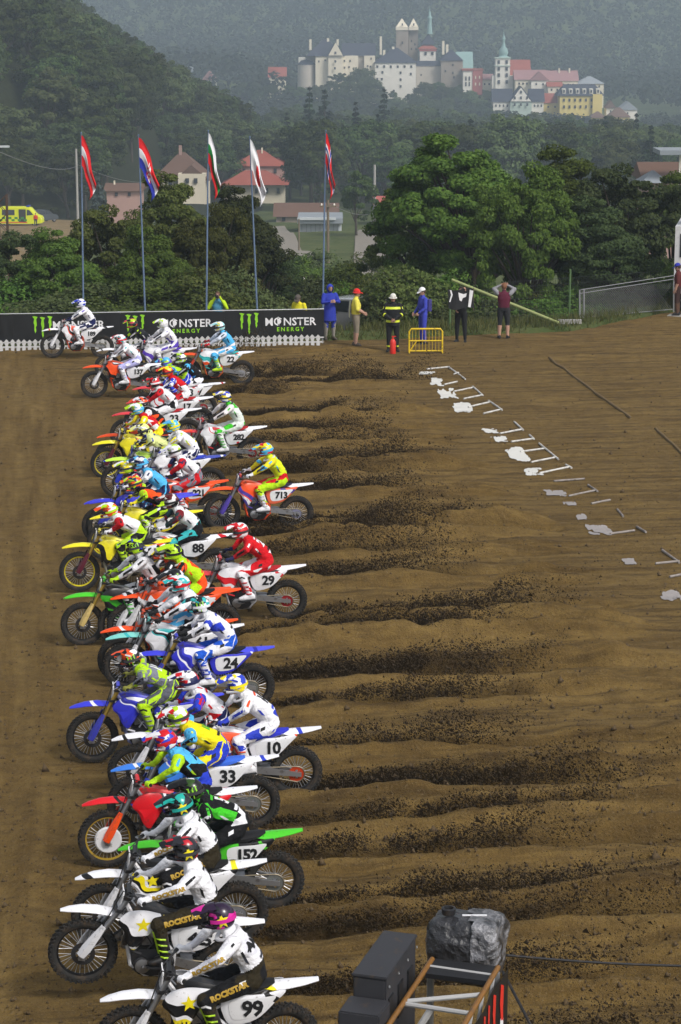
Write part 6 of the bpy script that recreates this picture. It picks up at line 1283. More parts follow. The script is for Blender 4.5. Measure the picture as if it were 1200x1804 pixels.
# maroon man
J = std_joints(EL=(.08, .33, 1.55), WL=(.10, .12, 1.66), ER=(.08, -.33, 1.55), WR=(.10, -.12, 1.66)); o, hd, me = person('man in maroon vest and dark shorts with both hands at his head', gp(887, 596), math.pi * .5 - .1, J, '#5a1630', '#25262a', 'skin', sleeves='#8f8f94', fore='#8f8f94', hair='#7a5238', bulk=1.1)
# ------------------------------------------------------------------ advertising banner and white edging
b0 = PZ(-60, 617); b1 = PZ(571, 606); BD = (b1 - b0).normalized(); BL = (b1 - b0).length; ANG = math.atan2(BD.y, BD.x)
def bx(px): return (PZ(px, np.interp(px, [-60, 571], [617, 606])) - b0).dot(BD)
cuts = [bx(-60), bx(24), bx(212), bx(396), bx(571)]
M_BAN = plain('black_banner', (.012, .0125, .014), .45, var=.5, vscale=3); M_CLAW = plain('claw_green', srgb('#8fd428'), .5); M_POST = plain('galvanised_steel', (.4, .41, .42), .45, .6)
for i in range(4):
    x0, x1 = cuts[i], cuts[i + 1]; p = b0 + BD * x0; Lw = x1 - x0
    o = empty('advertising_banner', p + V3(0, .05, 0), (0, 0, ANG), ['black banner panel at the left edge behind bike 189', 'black banner panel with green claw mark behind bike 189', 'black banner panel with white lettering above the far riders', 'black banner panel with green claw mark at the right end'][i], 'banner', 'advertising banners along the start straight')
    nx = 18; G = [[V3(Lw * a / nx, .02 * math.sin(a * 1.7 + i) * (1 - abs(2 * bq / 6 - 1)), .16 + .90 * bq / 6 + .012 * math.sin(a * 1.1 + i * 2) * (bq == 6)) for a in range(nx + 1)] for bq in range(7)]
    cl = obj('cloth', MB().loft(G, closed=False), M_BAN, o); bv = bvh_of(cl.data)
    obj('top_rail', MB().tube([(0, .03, 1.08), (Lw, .03, 1.08)], .018, 6), M_POST, o)
    for xx in (.01, Lw - .04): obj('post', MB().box((xx, .05, .55), (.04, .04, 1.1)), M_POST, o)
    fm = lambda x, z: frame_m((x, -.5, z), (1, 0, 0), (0, -1, 0))
    if i > 0:
        f0 = {1: (.27, .53), 2: (.14, .55), 3: (.24, .58)}[i]
        obj('claw_mark', project(claw_mesh(.66), fm(Lw * f0[0], .66), bv, .008, .12, 'claw_mark'), M_CLAW, cl)
        obj('lettering', project(text_mesh('MΦNSTER', .34, 0, .006, space=1.02), fm(Lw * (f0[1] + .08), .70), bv, .008, .2, 'lettering', 1), M_WINK, cl)
        obj('lettering', project(text_mesh('ENERGY', .17, 0, .004, space=1.5), fm(Lw * (f0[1] + .08), .47), bv, .008, .2, 'lettering', 1), M_CLAW, cl)
    else: obj('lettering', project(text_mesh('ENERGY', .17, 0, .004, space=1.5), fm(Lw * .3, .5), bv, .008, .2, 'lettering', 1), M_CLAW, cl)
pk = MB().prism([(-.05, 0), (.05, 0), (.06, .14), (.035, .17), (.06, .22), (.06, .30), (.0, .36), (-.06, .30), (-.06, .22), (-.035, .17), (-.06, .14)], -.012, .012).mesh('picket')
M_PICK = plain('white_edging', (.62, .62, .62), .6, dirt=.3)
o = empty('white_edging', b0 + V3(0, -.22, -.02), (0, 0, ANG), 'low white picket edging in front of the black banner', 'edging')
obj('edging_rail', MB().box((BL / 2, .02, .12), (BL, .02, .05)), M_PICK, o); obj('edging_rail', MB().box((BL / 2, .02, .26), (BL, .02, .04)), M_PICK, o)
n = int(BL / .17)
for k_ in range(n): obj('picket', pk, M_PICK, o, (.08 + k_ * .17, 0, _r.uniform(-.02, .01)), (0, _r.uniform(-.05, .05), 0))
# ------------------------------------------------------------------ flags
FR, FW, FB_, FG = (plain('flag_' + n_, c, .85) for n_, c in (('red', '#d01c22'), ('white', '#e2e2e6'), ('blue', '#2430a0'), ('green', '#1f8a3c')))
M_FPOLE = plain('blue_pole', (.13, .19, .3), .5)
def f_at(u, v): return FR if v < 1 / 3 or v > 2 / 3 else FW
def f_hr(u, v):
    if .36 < u < .62 and .22 < v < .78: return FR if (int((u - .36) / .052) + int((v - .22) / .112)) % 2 == 0 else FW
    return FR if v < 1 / 3 else (FW if v < 2 / 3 else FB_)
def f_bg(u, v): return FW if v < 1 / 3 else (FG if v < 2 / 3 else FR)
def f_jp(u, v): return FR if ((u - .5) / .2) ** 2 + ((v - .5) / .3) ** 2 < 1 else FW
def f_no(u, v):
    du = abs(u - .36); dv = abs(v - .5)
    if du < .045 or dv < .065: return FB_
    if du < .09 or dv < .13: return FW
    return FR
for px, yt, yl, pb, fn, lab, drift in [(143, 236, 345, 147, f_at, 'red white red flag drooping on the leftmost pole', .27), (244, 240, 347, 257, f_hr, 'red white blue flag with red checks on the second pole', .42), (367, 232, 345, 363, f_bg, 'white green red flag on the middle pole', .22), (440, 243, 357, 455, f_jp, 'white flag with red disc on the fourth pole', .25), (574, 232, 345, 568, f_no, 'red flag with blue and white cross on the rightmost pole', .12)]:
    Yp = 72.3; top = PY(px, yt, Yp); bot = PY(pb, 575, Yp); zb = tz(bot.x, Yp) - .2; o = empty('flagpole', (bot.x, Yp, zb), label='blue flagpole carrying the ' + lab.split(' on ')[0].replace(' drooping', ''), cat='flagpole', group='flagpoles behind the banner')
    obj('pole', MB().tube([(0, 0, 0), ((top.x - bot.x) * .5, 0, (top.z - zb) * .5), (top.x - bot.x, 0, top.z - zb)], [.032, .028, .018], 8), M_FPOLE, o); obj('finial', MB().ico((top.x - bot.x, 0, top.z - zb + .03), .035, 1), M_FPOLE, o)
    hoist = .95; fly = (yl - yt) / (F / (Yp)) - hoist * .5; nu, nv = 26, 20; V = []; lean = (bot.x - top.x) / (top.z - bot.z)
    for j in range(nv + 1):
        for i in range(nu + 1):
            u, v = i / nu, j / nv; dz = v * hoist * (1 - .45 * u) + u * fly * 1.02; x = lean * dz + (drift * .95 + .17) * u ** .6 * (.6 + .4 * (1 - v)) + .05 * math.sin(7 * u + 3 * v) * u + .012; yv = .10 * math.sin(9 * v + 4 * u) * u ** .5 + .05 * math.sin(15 * v - 3 * u) * u
            V.append((x, yv - .03, -dz))
    m = MB().add(V, [(j * (nu + 1) + i, j * (nu + 1) + i + 1, (j + 1) * (nu + 1) + i + 1, (j + 1) * (nu + 1) + i) for j in range(nv) for i in range(nu)]); me = m.mesh('flag', fix=False); ms = [FR, FW, FB_, FG]
    me.polygons.foreach_set('material_index', [ms.index(fn((i + .5) / nu, (j + .5) / nv)) for j in range(nv) for i in range(nu)])
    fo = obj('flag', me, ms); fo.location = (top.x, Yp, top.z - .03); tag(fo, lab, 'flag', 'national flags behind the banner')
# ------------------------------------------------------------------ start gates and chalk
M_GATE = plain('white_gate_paint', (.62, .61, .58), .7, dirt=.55); M_CHALK = plain('chalk', (.7, .69, .65), .95, var=.3, vscale=30); M_DUSTY = plain('dusty_gate', (.3, .27, .25), .8, dirt=.5)
GATES = [([(752, 652, 792, 647), (790, 647, 820, 670), (800, 661, 808, 658)], (738, 767, 655, 661), 0), ([(783, 677, 806, 673)], (755, 782, 668, 679), 0), ([(800, 690, 834, 683), (817, 704, 850, 696), (833, 681, 851, 697)], (773, 802, 685, 702), 0), ([(825, 718, 863, 711), (852, 730, 884, 722), (861, 707, 885, 724)], (799, 831, 709, 727), 0), ([(881, 765, 921, 757), (906, 745, 922, 758)], (849, 876, 755, 763), 0), ([(901, 781, 939, 775), (933, 768, 941, 776)], (866, 892, 771, 780), 0), ([(917, 800, 960, 792), (936, 817, 980, 807), (950, 783, 984, 811)], (884, 930, 790, 816), 0), ([(951, 836, 1003, 826), (997, 821, 1007, 828)], (923, 954, 826, 838), 0), ([(1002, 873, 1050, 864), (1036, 855, 1053, 866), (976, 849, 1030, 845)], (962, 996, 862, 872), 1), ([(1042, 889, 1075, 883)], (993, 1014, 884, 891), 1), ([(1088, 900, 1098, 911)], (1013, 1033, 906, 916), 1), ([(1075, 944, 1118, 939), (1122, 930, 1138, 943)], (1037, 1075, 927, 944), 1), ([(1155, 995, 1197, 990), (1167, 970, 1197, 992)], (1098, 1120, 985, 996), 1), ([(1180, 1020, 1215, 1012)], (1160, 1200, 1041, 1059), 1)]
ordn = ['farthest', 'second farthest', 'third farthest', 'fourth farthest', 'fifth farthest', 'sixth farthest', 'seventh farthest', 'eighth farthest', 'ninth farthest', 'tenth farthest', 'eleventh farthest', 'third nearest', 'second nearest', 'nearest']
def gpos(px, py): p = PZ(px, py); return V3(p.x, p.y, gz(p.x, p.y))
rg = random.Random(5)
for k, (rails, (x0, x1, y0, y1), dusty) in enumerate(GATES):
    o = empty('start_gate', gpos(rails[0][0], rails[0][1]), label=f"{'dusty grey' if dusty else 'white'} start gate lying on the dirt, {ordn[k]} of the row", cat='start gate', group='start gates lying on the dirt')
    for j, (ax_, ay, bx_, by) in enumerate(rails):
        a = gpos(ax_, ay); b = gpos(bx_, by); n_ = 6; pts = []
        for i in range(n_ + 1):
            p = a.lerp(b, i / n_); pts.append(V3(p.x, p.y, p.z + .025) - o.location)
        obj('rail' if abs(by - ay) < 12 else 'crossbar', MB().tube(pts, .024, 6), M_DUSTY if dusty else M_GATE, o)
    # chalk dusted over the dirt in front of the gate: irregular flakes lying on the surface
    m = MB(); cells = 22
    for i in range(cells):
        for j in range(cells):
            u = (i + rg.random()) / cells; v = (j + rg.random()) / cells
            e = min(u, 1 - u, v, 1 - v)
            if vnoise(np.array([u * 5.0 + k * 7]), np.array([v * 4.0]), 6)[0] > -.2 + 1.1 * e * 1.9 or rg.random() < (.35 if dusty else .04): continue
            sk = (v - .5) * (y1 - y0) * .55; px_, py_ = x0 + (x1 - x0) * u + sk, y0 + (y1 - y0) * v; c = PZ(px_, py_)
            ra, rb = (x1 - x0) / 63 / cells * 1.25, (y1 - y0) / cells * .075 * 1.5; ang0 = rg.uniform(0, 1); pts = []
            for q in range(7):
                an = 6.283 * q / 7 + ang0; w_ = rg.uniform(.6, 1.25); X_, Y_ = c.x + math.cos(an) * ra * w_, c.y + math.sin(an) * rb * w_ * 1.2; pts.append((X_, Y_, gz(X_, Y_) + .012 + .004 * rg.random()))
            m.add(pts, [tuple(range(7))])
    tag(obj('chalk_patch', m.mesh('chalk_patch', False), M_CHALK if not dusty else plain('dirty_chalk', (.36, .33, .32), .95, var=.5, vscale=20)), kind='structure')
# back beam behind the gates
M_BEAM = plain('muddy_beam', (.17, .115, .05), .95, var=.7)
for (ax_, ay, bx_, by), lb in (((968, 632, 1112, 738), 'muddy beam half buried in the dirt behind the far gates'), ((1155, 757, 1215, 812), 'muddy beam half buried at the right edge')):
    a, b = gpos(ax_, ay), gpos(bx_, by); pts = [a.lerp(b, i / 10) for i in range(11)]; tag(obj('timber_beam', MB().tube([V3(p.x, p.y, gz(p.x, p.y) + .012) for p in pts], .04, 6), M_BEAM), lb, 'beam')
# ------------------------------------------------------------------ yellow barrier, extinguisher, fences, poles
M_YEL = plain('yellow_paint', srgb('#e2c01c'), .5, dirt=.2)
p = PZ(750, 621); o = empty('yellow_barrier', (p.x, p.y, gz(p.x, p.y)), (0, 0, .03), 'yellow tubular steel barrier in front of the person in blue', 'barrier'); bw, bh = 62 / 62., .72
pts = [(-bw / 2, 0, 0), (-bw / 2, 0, bh - .08), (-bw / 2 + .06, 0, bh), (bw / 2 - .06, 0, bh), (bw / 2, 0, bh - .08), (bw / 2, 0, 0)]
obj('frame', MB().tube(pts, .028, 8), M_YEL, o); obj('crossbar', MB().tube([(-bw / 2, 0, .36), (bw / 2, 0, .36)], .022, 8), M_YEL, o); obj('crossbar', MB().tube([(-bw / 2, 0, .05), (bw / 2, 0, .05)], .022, 8), M_YEL, o); obj('brace', MB().tube([(-bw / 2, 0, .02), (-bw / 2 + .22, 0, .34)], .016, 6), M_YEL, o)
for k in range(9): obj('wire', MB().tube([(-bw / 2 + bw * (k + 1) / 10, 0, .05), (-bw / 2 + bw * (k + 1) / 10, 0, bh)], .006, 4), M_YEL, o)
for s in (-1, 1): obj('foot', MB().tube([(s * bw / 2, -.22, .02), (s * bw / 2, .22, .02)], .02, 6), M_YEL, o)
p = PZ(692, 622); o = empty('fire_extinguisher', (p.x, p.y - .12, gz(p.x, p.y)), label='red fire extinguisher standing at the firefighter\'s feet', cat='extinguisher'); RE = plain('red_paint', srgb('#d8342a'), .4)
obj('cylinder', MB().lathe([(.01, 0), (.085, 0), (.09, .02), (.09, .36), (.06, .43), (.03, .45), (.01, .45)], (0, 0, 0), 'Z', 18), RE, o); obj('valve', MB().tube([(0, 0, .44), (0, 0, .52)], .022, 8).box((.03, 0, .53), (.13, .03, .025)), RE, o); obj('hose', MB().tube([(.03, 0, .5), (.12, 0, .44), (.11, 0, .2)], .013, 6), M_BLKP, o)
def frame_fence():
    a = PZ(1024, 566); b = PZ(1190, 552); o = empty('wire_fence', (a.x, a.y + .4, .05), (0, 0, math.atan2(b.y - a.y, b.x - a.x)), 'grey tubular frame fence with wire mesh leading to the truck', 'fence'); L = (b - a).length; h = .95
    for z in (h, h - .12, .02): obj('rail', MB().tube([(0, 0, z), (L, 0, z + (.25 if z > .5 else .02))], .016, 6), plain('dull_steel', (.22, .23, .23), .6, .4), o)
    for x in (0, .18, L): obj('post', MB().tube([(x, 0, -.1), (x - .04, 0, h)], .026, 6), M_POST, o)
    m = MB(); n = int(L / .09)
    for k in range(-9, n):
        for s in (1, -1):
            x0 = k * .09 + (0 if s > 0 else h); x1 = x0 + s * h; z0, z1 = .03, h
            if x0 < 0: z0 += (0 - x0); x0 = 0
            if x1 < 0: z1 += x1; x1 = 0
            if x0 > L or x1 > L or z1 <= z0: continue
            m.tube([(x0, .0, z0), (x1, .0, z1)], .004, 3, cap=False)
    obj('wire_mesh', m, M_CABLE, o); return o
frame_fence()
p = PZ(1004, 574); obj_ = obj('plank', MB().box((0, 0, .06), (.75, .22, .13), (0, 0, .05)).mesh('timber_beam'), M_CONC, None, (p.x, p.y, .08)); obj_.name = 'concrete_kerb'; tag(obj_, 'short pale concrete kerb at the foot of the wire fence', 'kerb')
a = PY(797, 493, 76); b = PY(985, 569, 73.5); tag(obj('diagonal_pole', MB().tube([a, b], [.05, .05], 8), plain('yellow_green_pole', (.36, .40, .16), .6)), 'yellow-green pole slanting down behind the man in maroon', 'pole')
for px, yt, yb, lb in ((1005, 474, 565, 'green fence post left of the wire fence frame'), (793, 538, 603, 'green fence post beside the black flag marshal')):
    t_ = PY(px, yt, 76.5 if px > 900 else 72.8); tag(obj('fence_post', MB().tube([(t_.x, t_.y, tz(t_.x, t_.y) - .2), t_], .035, 8), plain('green_post', (.09, .16, .06), .6)), lb, 'post', 'green fence posts')
# netting between the posts
a = PY(850, 500, 77); b = PY(1195, 478, 79); m = MB(); nn = 90
o = empty('netting', (a.x, a.y, 0), label='dark wire netting behind the man in maroon', cat='netting')
ztop = PY(850, 500, 77).z; zb2 = tz(a.x, a.y)
for k in range(nn):
    f_ = k / nn; x = (b.x - a.x) * f_; y_ = (b.y - a.y) * f_; m.tube([(x, y_, zb2 - .3), (x, y_, ztop + .25 * f_)], .004, 3, cap=False)
for k in range(12):
    z = zb2 + (ztop - zb2) * k / 11; m.tube([(0, 0, z), (b.x - a.x, b.y - a.y, z + .25 * k / 11)], .005, 3, cap=False)
obj('wire_mesh', m, plain('dark_wire', (.05, .055, .05), .6, .3), o)
# ------------------------------------------------------------------ vehicles
M_TYR2 = plain('road_tyre', (.02, .02, .02), .8); M_GLASSD = plain('car_glass', (.02, .025, .03), .1, 0, .7)
def vehicle(name, label, loc, yaw, prof, width, paint, glass, wheels, wr, cat, extras=None, group=None):
    """body from a side profile, tucked in towards the roof; glass panes, wheels and lamps as parts"""
    o = empty(name, loc, (0, 0, yaw), label, cat, group); n = len(prof); zmax = max(p[1] for p in prof); m = MB(); secs = []
    for u in (-1, -.94, .94, 1):
        secs.append([(x * (1 if abs(u) < .99 else .985), u * width / 2 * (1 - .14 * max(0, (z - zmax * .55) / (zmax * .45))), z if abs(u) < .99 else z * .985 + .01) for x, z in prof])
    m.loft(secs); obj('body', m, paint, o)
    for gpoly in glass:
        for s in (1, -1):
            obj('window', MB().add([(x, s * (width / 2 * (1 - .14 * max(0, (z - zmax * .55) / (zmax * .45))) + .008), z) for x, z in gpoly], [tuple(range(len(gpoly)))]).mesh('window', False), M_GLASSD, o)
    for x in wheels:
        for s in (1, -1):
            w_ = obj('wheel', MB().lathe([(.02, .105), (wr * .6, .1), (wr * .62, .08)], (0, 0, 0), 'Y', 16), M_ALU, o, (x, s * (width / 2 - .11), wr), (0, 0, 0 if s > 0 else math.pi)); obj('tyre', MB().lathe([(wr * .6, -.1), (wr * .95, -.1), (wr, -.06), (wr, .06), (wr * .95, .1), (wr * .6, .1)], (0, 0, 0), 'Y', 20), M_TYR2, w_)
    xs = [p[0] for p in prof]
    for s in (1, -1): obj('headlight', MB().box((max(xs) - .06, s * width * .36, zmax * .38), (.12, .24, .14)), M_WINK, o); obj('tail_light', MB().box((min(xs) + .03, s * width * .43, zmax * .45), (.1, .12, .3)), plain('red_lamp', (.4, .02, .02), .3), o)
    if extras: extras(o)
    return o
def amb_extra(o):
    g = plain('green_check', srgb('#3c8a3c'), .5)
    for k in range(9):
        for j in range(2):
            if (k + j) % 2 == 0: obj('check', MB().box((-2.6 + k * .42, 1.006, .78 + j * .28), (.42, .012, .28)), g, o); obj('check', MB().box((-2.6 + k * .42, -1.006, .78 + j * .28), (.42, .012, .28)), g, o)
    obj('light_bar', MB().box((1.0, 0, 2.62), (.35, 1.3, .16)), plain('blue_lamp', (.03, .06, .35), .2), o); obj('open_door', MB().box((.35, -.98, 1.35), (.95, .06, 1.75)), plain('dark_interior', (.04, .04, .04), .8), o); obj('stripe', MB().box((-.8, -1.005, .48), (3.6, .012, .12)), RE, o)
q = PY(38, 393, 306)
vehicle('ambulance', 'yellow ambulance van with green checks on the brown field', (q.x, 306, tz(q.x, 306)), -.08, [(-2.9, .35), (-2.92, 1.2), (-2.85, 2.35), (-2.6, 2.5), (.9, 2.5), (1.35, 2.35), (2.05, 1.5), (2.75, 1.22), (2.9, .9), (2.9, .4), (2.3, .3), (-2.3, .3)], 2.0, plain('yellow_van_paint', srgb('#d8e021'), .4), [[(-2.4, 1.45), (-2.4, 2.15), (-.7, 2.15), (-.7, 1.45)], [(.95, 1.4), (.95, 2.15), (1.3, 2.12), (1.85, 1.5)]], (-1.9, 1.95), .36, 'van', amb_extra)
CARP = [(-2.1, .35), (-2.15, .8), (-1.9, 1.0), (-1.35, 1.42), (-.1, 1.48), (.55, 1.35), (1.05, .98), (1.9, .82), (2.15, .6), (2.15, .3), (-2.0, .25)]
CARG = [[(-1.55, 1.0), (-1.2, 1.36), (-.4, 1.4), (-.4, 1.0)], [(-.3, 1.0), (-.3, 1.4), (.45, 1.3), (.85, 1.0)]]
q = PY(76, 385, 317); vehicle('parked_car', 'dark grey car parked beside the ambulance', (q.x, 317, tz(q.x, 317)), .9, [(x, z * 1.2) for x, z in CARP], 1.75, plain('grey_car_paint', (.06, .07, .08), .3), [[(x, z * 1.2) for x, z in g_] for g_ in CARG], (-1.3, 1.35), .33, 'car')
q = PY(652, 552, 82); cz_ = PY(650, 524, 82).z - 1.48; vehicle('parked_car', 'silver car half hidden behind the man with the red cap', (q.x, 82, max(tz(q.x, 82), cz_)), -.6, CARP, 1.72, plain('silver_car_paint', (.5, .51, .53), .25, .5), CARG, (-1.3, 1.35), .32, 'car')
J = std_joints(); q = PY(63, 393, 301); person('small figure in red jacket standing by the ambulance', (q.x, 301, tz(q.x, 301)), FACE, J, '#d8402a', '#2a2c40', '#2a2c40', hair='#3a2c20')
# truck at the right edge
q = PZ(1187, 549); o = empty('truck', (q.x, q.y + .2, .0), (0, 0, -.2), 'white truck body cut off by the right edge', 'truck'); TW = plain('truck_white', (.62, .62, .63), .45, dirt=.1)
obj('box_body', MB().box((1.6, 2.5, 1.75), (3.2, 5, 2.3)), TW, o); obj('lower_sill', MB().box((1.6, 2.5, .5), (3.16, 4.9, .2)), M_BLKP, o); obj('roof_screen', MB().box((1.75, 1.0, 3.6), (3.2, .6, 1.3)), M_BLKP, o); obj('side_window', MB().box((.55, -.005, 2.25), (.75, .03, .8)), M_GLASSD, o); obj('bumper', MB().box((1.6, -.08, .72), (3.2, .16, .1)), TW, o)
for x in (.5, 2.6): w_ = obj('wheel', MB().lathe([(.02, .13), (.26, .12), (.27, .1)], (0, 0, 0), 'Y', 16), M_ALU, o, (x, .2, .42), (0, 0, math.pi)); obj('tyre', MB().lathe([(.26, -.13), (.40, -.13), (.42, -.08), (.42, .08), (.40, .13), (.26, .13)], (0, 0, 0), 'Y', 20), M_TYR2, w_)
J = std_joints(look=(1, 0, -.3)); q = PY(1193, 560, 76.5); o, hd, me = person('person in dark red top and blue cap beside the truck at the right edge', (q.x, 76.5, PY(1190, 464, 76.5).z - 1.75), math.pi - .3, J, '#5a2220', '#3a2420', '#5a4030', fore='skin', hair='#3a2a20'); cap(o, hd, '#2b33a8')
obj('step', MB().box((0, 0, -.45), (.6, .6, .9)), M_CONC, o)
# ------------------------------------------------------------------ camera scaffold in the foreground
def local_axes(pa, pb, z): a, b = PZ(*pa, z), PZ(*pb, z); return a, (b - a)
zt = 3.0; a, d = local_axes((622, 1719), (677, 1644), zt); L = d.length; yaw = math.atan2(d.y, d.x)
M_CAB = plain('grey_cabinet', (.036, .036, .042), .6, 0, .4, .5, 5, .1); M_CABD = plain('cabinet_black', (.014, .014, .016), .5)
o = empty('equipment_cabinet', (a.x, a.y, 0), (0, 0, yaw), 'dark grey stepped metal cabinet in the foreground beside the covered camera', 'cabinet'); wd = .26
def bev(c, dm, b=.012):
    bm = bmesh.new(); bmesh.ops.create_cube(bm, size=1); bmesh.ops.scale(bm, vec=dm, verts=bm.verts); bmesh.ops.bevel(bm, geom=bm.edges[:], offset=b, segments=2, affect='EDGES'); bmesh.ops.translate(bm, vec=c, verts=bm.verts); me = bpy.data.meshes.new('panel'); bm.to_mesh(me); bm.free(); me.materials.append(None); return me
obj('upper_housing', bev((L / 2, -wd / 2, 2.2), (L, wd, 1.6)), M_CAB, o); obj('step_housing', bev((-.17, -wd / 2 - .01, 2.1), (.30, wd + .06, 1.5)), M_CAB, o); obj('low_housing', bev((-.66, -wd / 2 + .06, 1.98), (.66, wd + .22, 1.40)), M_CAB, o)
obj('lid', bev((L / 2 + .004, -wd / 2, 3.008), (L + .02, wd + .02, .022), .006), M_CAB, o)
for k in range(3): obj('slot', bev((.12 + k * .27, -wd - .003, 2.68), (.13, .02, .28), .004), M_CABD, o)
for k in range(4): obj('bolt', MB().lathe([(.012, 0), (.01, .008), (.001, .009)], (.04 + k * .26, -wd - .02, 2.93), 'Y', 8), M_POST, o)
obj('base', MB().box((.1, -wd / 2, .7), (1.3, .3, 1.4)), M_CABD, o)
# covered camera: a wrapped lump
cc = PY(822, 1668, 17.35); cam_o = empty('covered_camera', (cc.x, cc.y, cc.z - .29), (0, 0, yaw), 'broadcast camera wrapped in black and clear plastic sheet', 'camera')
def wrap(cx, dims, seed, split=None):
    bm = bmesh.new(); bmesh.ops.create_cube(bm, size=2); bmesh.ops.subdivide_edges(bm, edges=bm.edges[:], cuts=11, use_grid_fill=True); rng = np.random.default_rng(seed)
    co = np.array([v.co[:] for v in bm.verts]); r = np.linalg.norm(co, axis=1, keepdims=True); rn = np.abs(co) ** 6; sup = co / (rn.sum(1, keepdims=True) ** (1 / 6))
    f_ = 1 + .10 * fbm(sup[:, 0] * 2.2 + sup[:, 2] * 1.3 + seed, sup[:, 1] * 2.2 - sup[:, 2], 3, seed)
    rid = np.abs(vnoise(sup[:, 0] * 3 + sup[:, 1] * 2, sup[:, 2] * 3 + sup[:, 1] + 5, seed + 3)); f_ += .08 * (rid - .2)
    sup = sup * f_[:, None]; top = sup[:, 2] > .6; sup[:, 0] *= np.where(top, .86, 1); sup[:, 2] -= .12 * np.clip(sup[:, 0], 0, 1) * (sup[:, 2] > 0)
    for v, p in zip(bm.verts, sup): v.co = Vector(p * np.array(dims)) + Vector(cx)
    if split: bmesh.ops.delete(bm, geom=[f for f in bm.faces if split(f.calc_center_median())], context='FACES')
    bmesh.ops.recalc_face_normals(bm, faces=bm.faces); me = bpy.data.meshes.new('plastic_cover'); bm.to_mesh(me); bm.free(); me.materials.append(None); me.polygons.foreach_set('use_smooth', [True] * len(me.polygons)); return me
t = NT('black_polythene'); v = t.coord('Object'); t.bump(t.math('ADD', t.noise(v, 9, 4, .6), t.math('MULTIPLY', t.vor(v, 11), .6)), .9, .05); M_POLY = t.done(t.mix(t.noise(v, 4), (.012, .012, .014), (.045, .045, .05)), .34, 0, .6)
t = NT('clear_polythene'); v = t.coord('Object'); t.bump(t.math('ADD', t.noise(v, 10, 4, .6), t.math('MULTIPLY', t.vor(v, 13), .6)), 1.0, .06); M_CLEAR = t.done(t.mix(t.ramp(t.noise(v, 7, 4), [(.4, (0, 0, 0)), (.65, (1, 1, 1))]), (.03, .03, .034), (.26, .26, .28)), .3, 0, .6)
RI = Matrix.Rotation(-yaw, 3, 'Z')
def lw(x, y_, z): return RI @ V3(x, y_, z)       # world-aligned offset -> local
obj('black_cover', wrap((0, 0, .30), (.27, .29, .27), 4), M_POLY, cam_o); obj('clear_cover', wrap((0, 0, .34), (.285, .305, .25), 9, lambda c: (Matrix.Rotation(yaw, 3, 'Z') @ c).x < .03 or c.z < .18), M_CLEAR, cam_o)
q = lw(-.15, -.02, .585); obj('lens_hood', MB().lathe([(.055, 0), (.06, .05), (.04, .055), (.035, .01)], q, 'Z', 20, close=True), M_BLKP, cam_o); obj('tape', MB().box(lw(.06, -.05, .585), (.025, .2, .006), (0, 0, .3)), M_WINK, cam_o)
# scaffold
sp_ = PZ(800, 1728, 2.72); o = empty('scaffold', (sp_.x, sp_.y, 0), (0, 0, yaw), 'scaffold of orange and white tubes carrying the covered camera', 'scaffold'); OY = plain('orange_tube', (.22, .1, .02), .5, dirt=.2); WT = plain('white_tube', (.4, .4, .4), .45)
w2 = .27
for s in (1, -1): obj('rail', MB().tube([(-2.3, s * w2, 2.72), (.35, s * w2, 2.72)], .022, 10), OY, o); obj('lower_rail', MB().tube([(-2.3, s * w2, 2.3), (.35, s * w2, 2.3)], .03, 8), WT, o)
for k in range(7):
    x = .2 - k * .36; obj('cross_tube', MB().tube([(x, -w2, 2.71), (x - (.3 if k % 2 else -.02), w2, 2.71)], .02, 8), WT, o); obj('brace', MB().tube([(x, -w2, 2.72), (x - .3, -w2, 2.3)], .016, 6), WT, o)
for x in (-2.2, .3):
    for s in (1, -1): obj('leg', MB().tube([(x, s * w2, 0), (x, s * w2, 2.7)], .03, 8), M_POST, o)
obj('deck', MB().box((.22, 0, 2.70), (.3, .5, .04)), M_CABD, o)
bn = MB().loft([[V3(-2.3 + 2.7 * i / 16, -w2 - .06 - .012 * math.sin(i * 1.3), z) for i in range(17)] for z in (1.5, 2.0, 2.70)], closed=False); bo = obj('banner', bn, M_BAN, o); bvx = bvh_of(bo.data)
for k in range(8):
    for col, dz, sc in ((RE, 0, 1), (M_WINK, -.24, .8)):
        pts = [(-.03, .24 * sc), (.05, .20 * sc), (.035, .0), (.05, -.12 * sc), (.0, -.26 * sc), (-.02, -.05), (-.045, .08)]; tm = MB().add([(x, y_, 0) for x, y_ in pts], [tuple(range(7))]).mesh('claw_mark', False); obj('claw_mark', project(tm, frame_m((.2 - k * .2, -.8, 2.42 + dz), (1, 0, 0), (0, -1, 0)), bvx, .006, .1, 'claw_mark'), col, bo)
a = PY(893, 1683, 17.8); b = PY(1230, 1702, 19); wire('stretched_cable', a, b, .02, .012, M_BLKP, 'black cable stretched from the covered camera to the right edge')
a = PY(886, 1712, 17.7); b = PY(945, 1825, 16.9); tag(obj('stay_strut', MB().tube([a, b, V3(b.x + (b.x - a.x) * 3, b.y - .8, 0)], .014, 6), M_BLKP), 'thin black strut slanting down from the covered camera', 'strut')
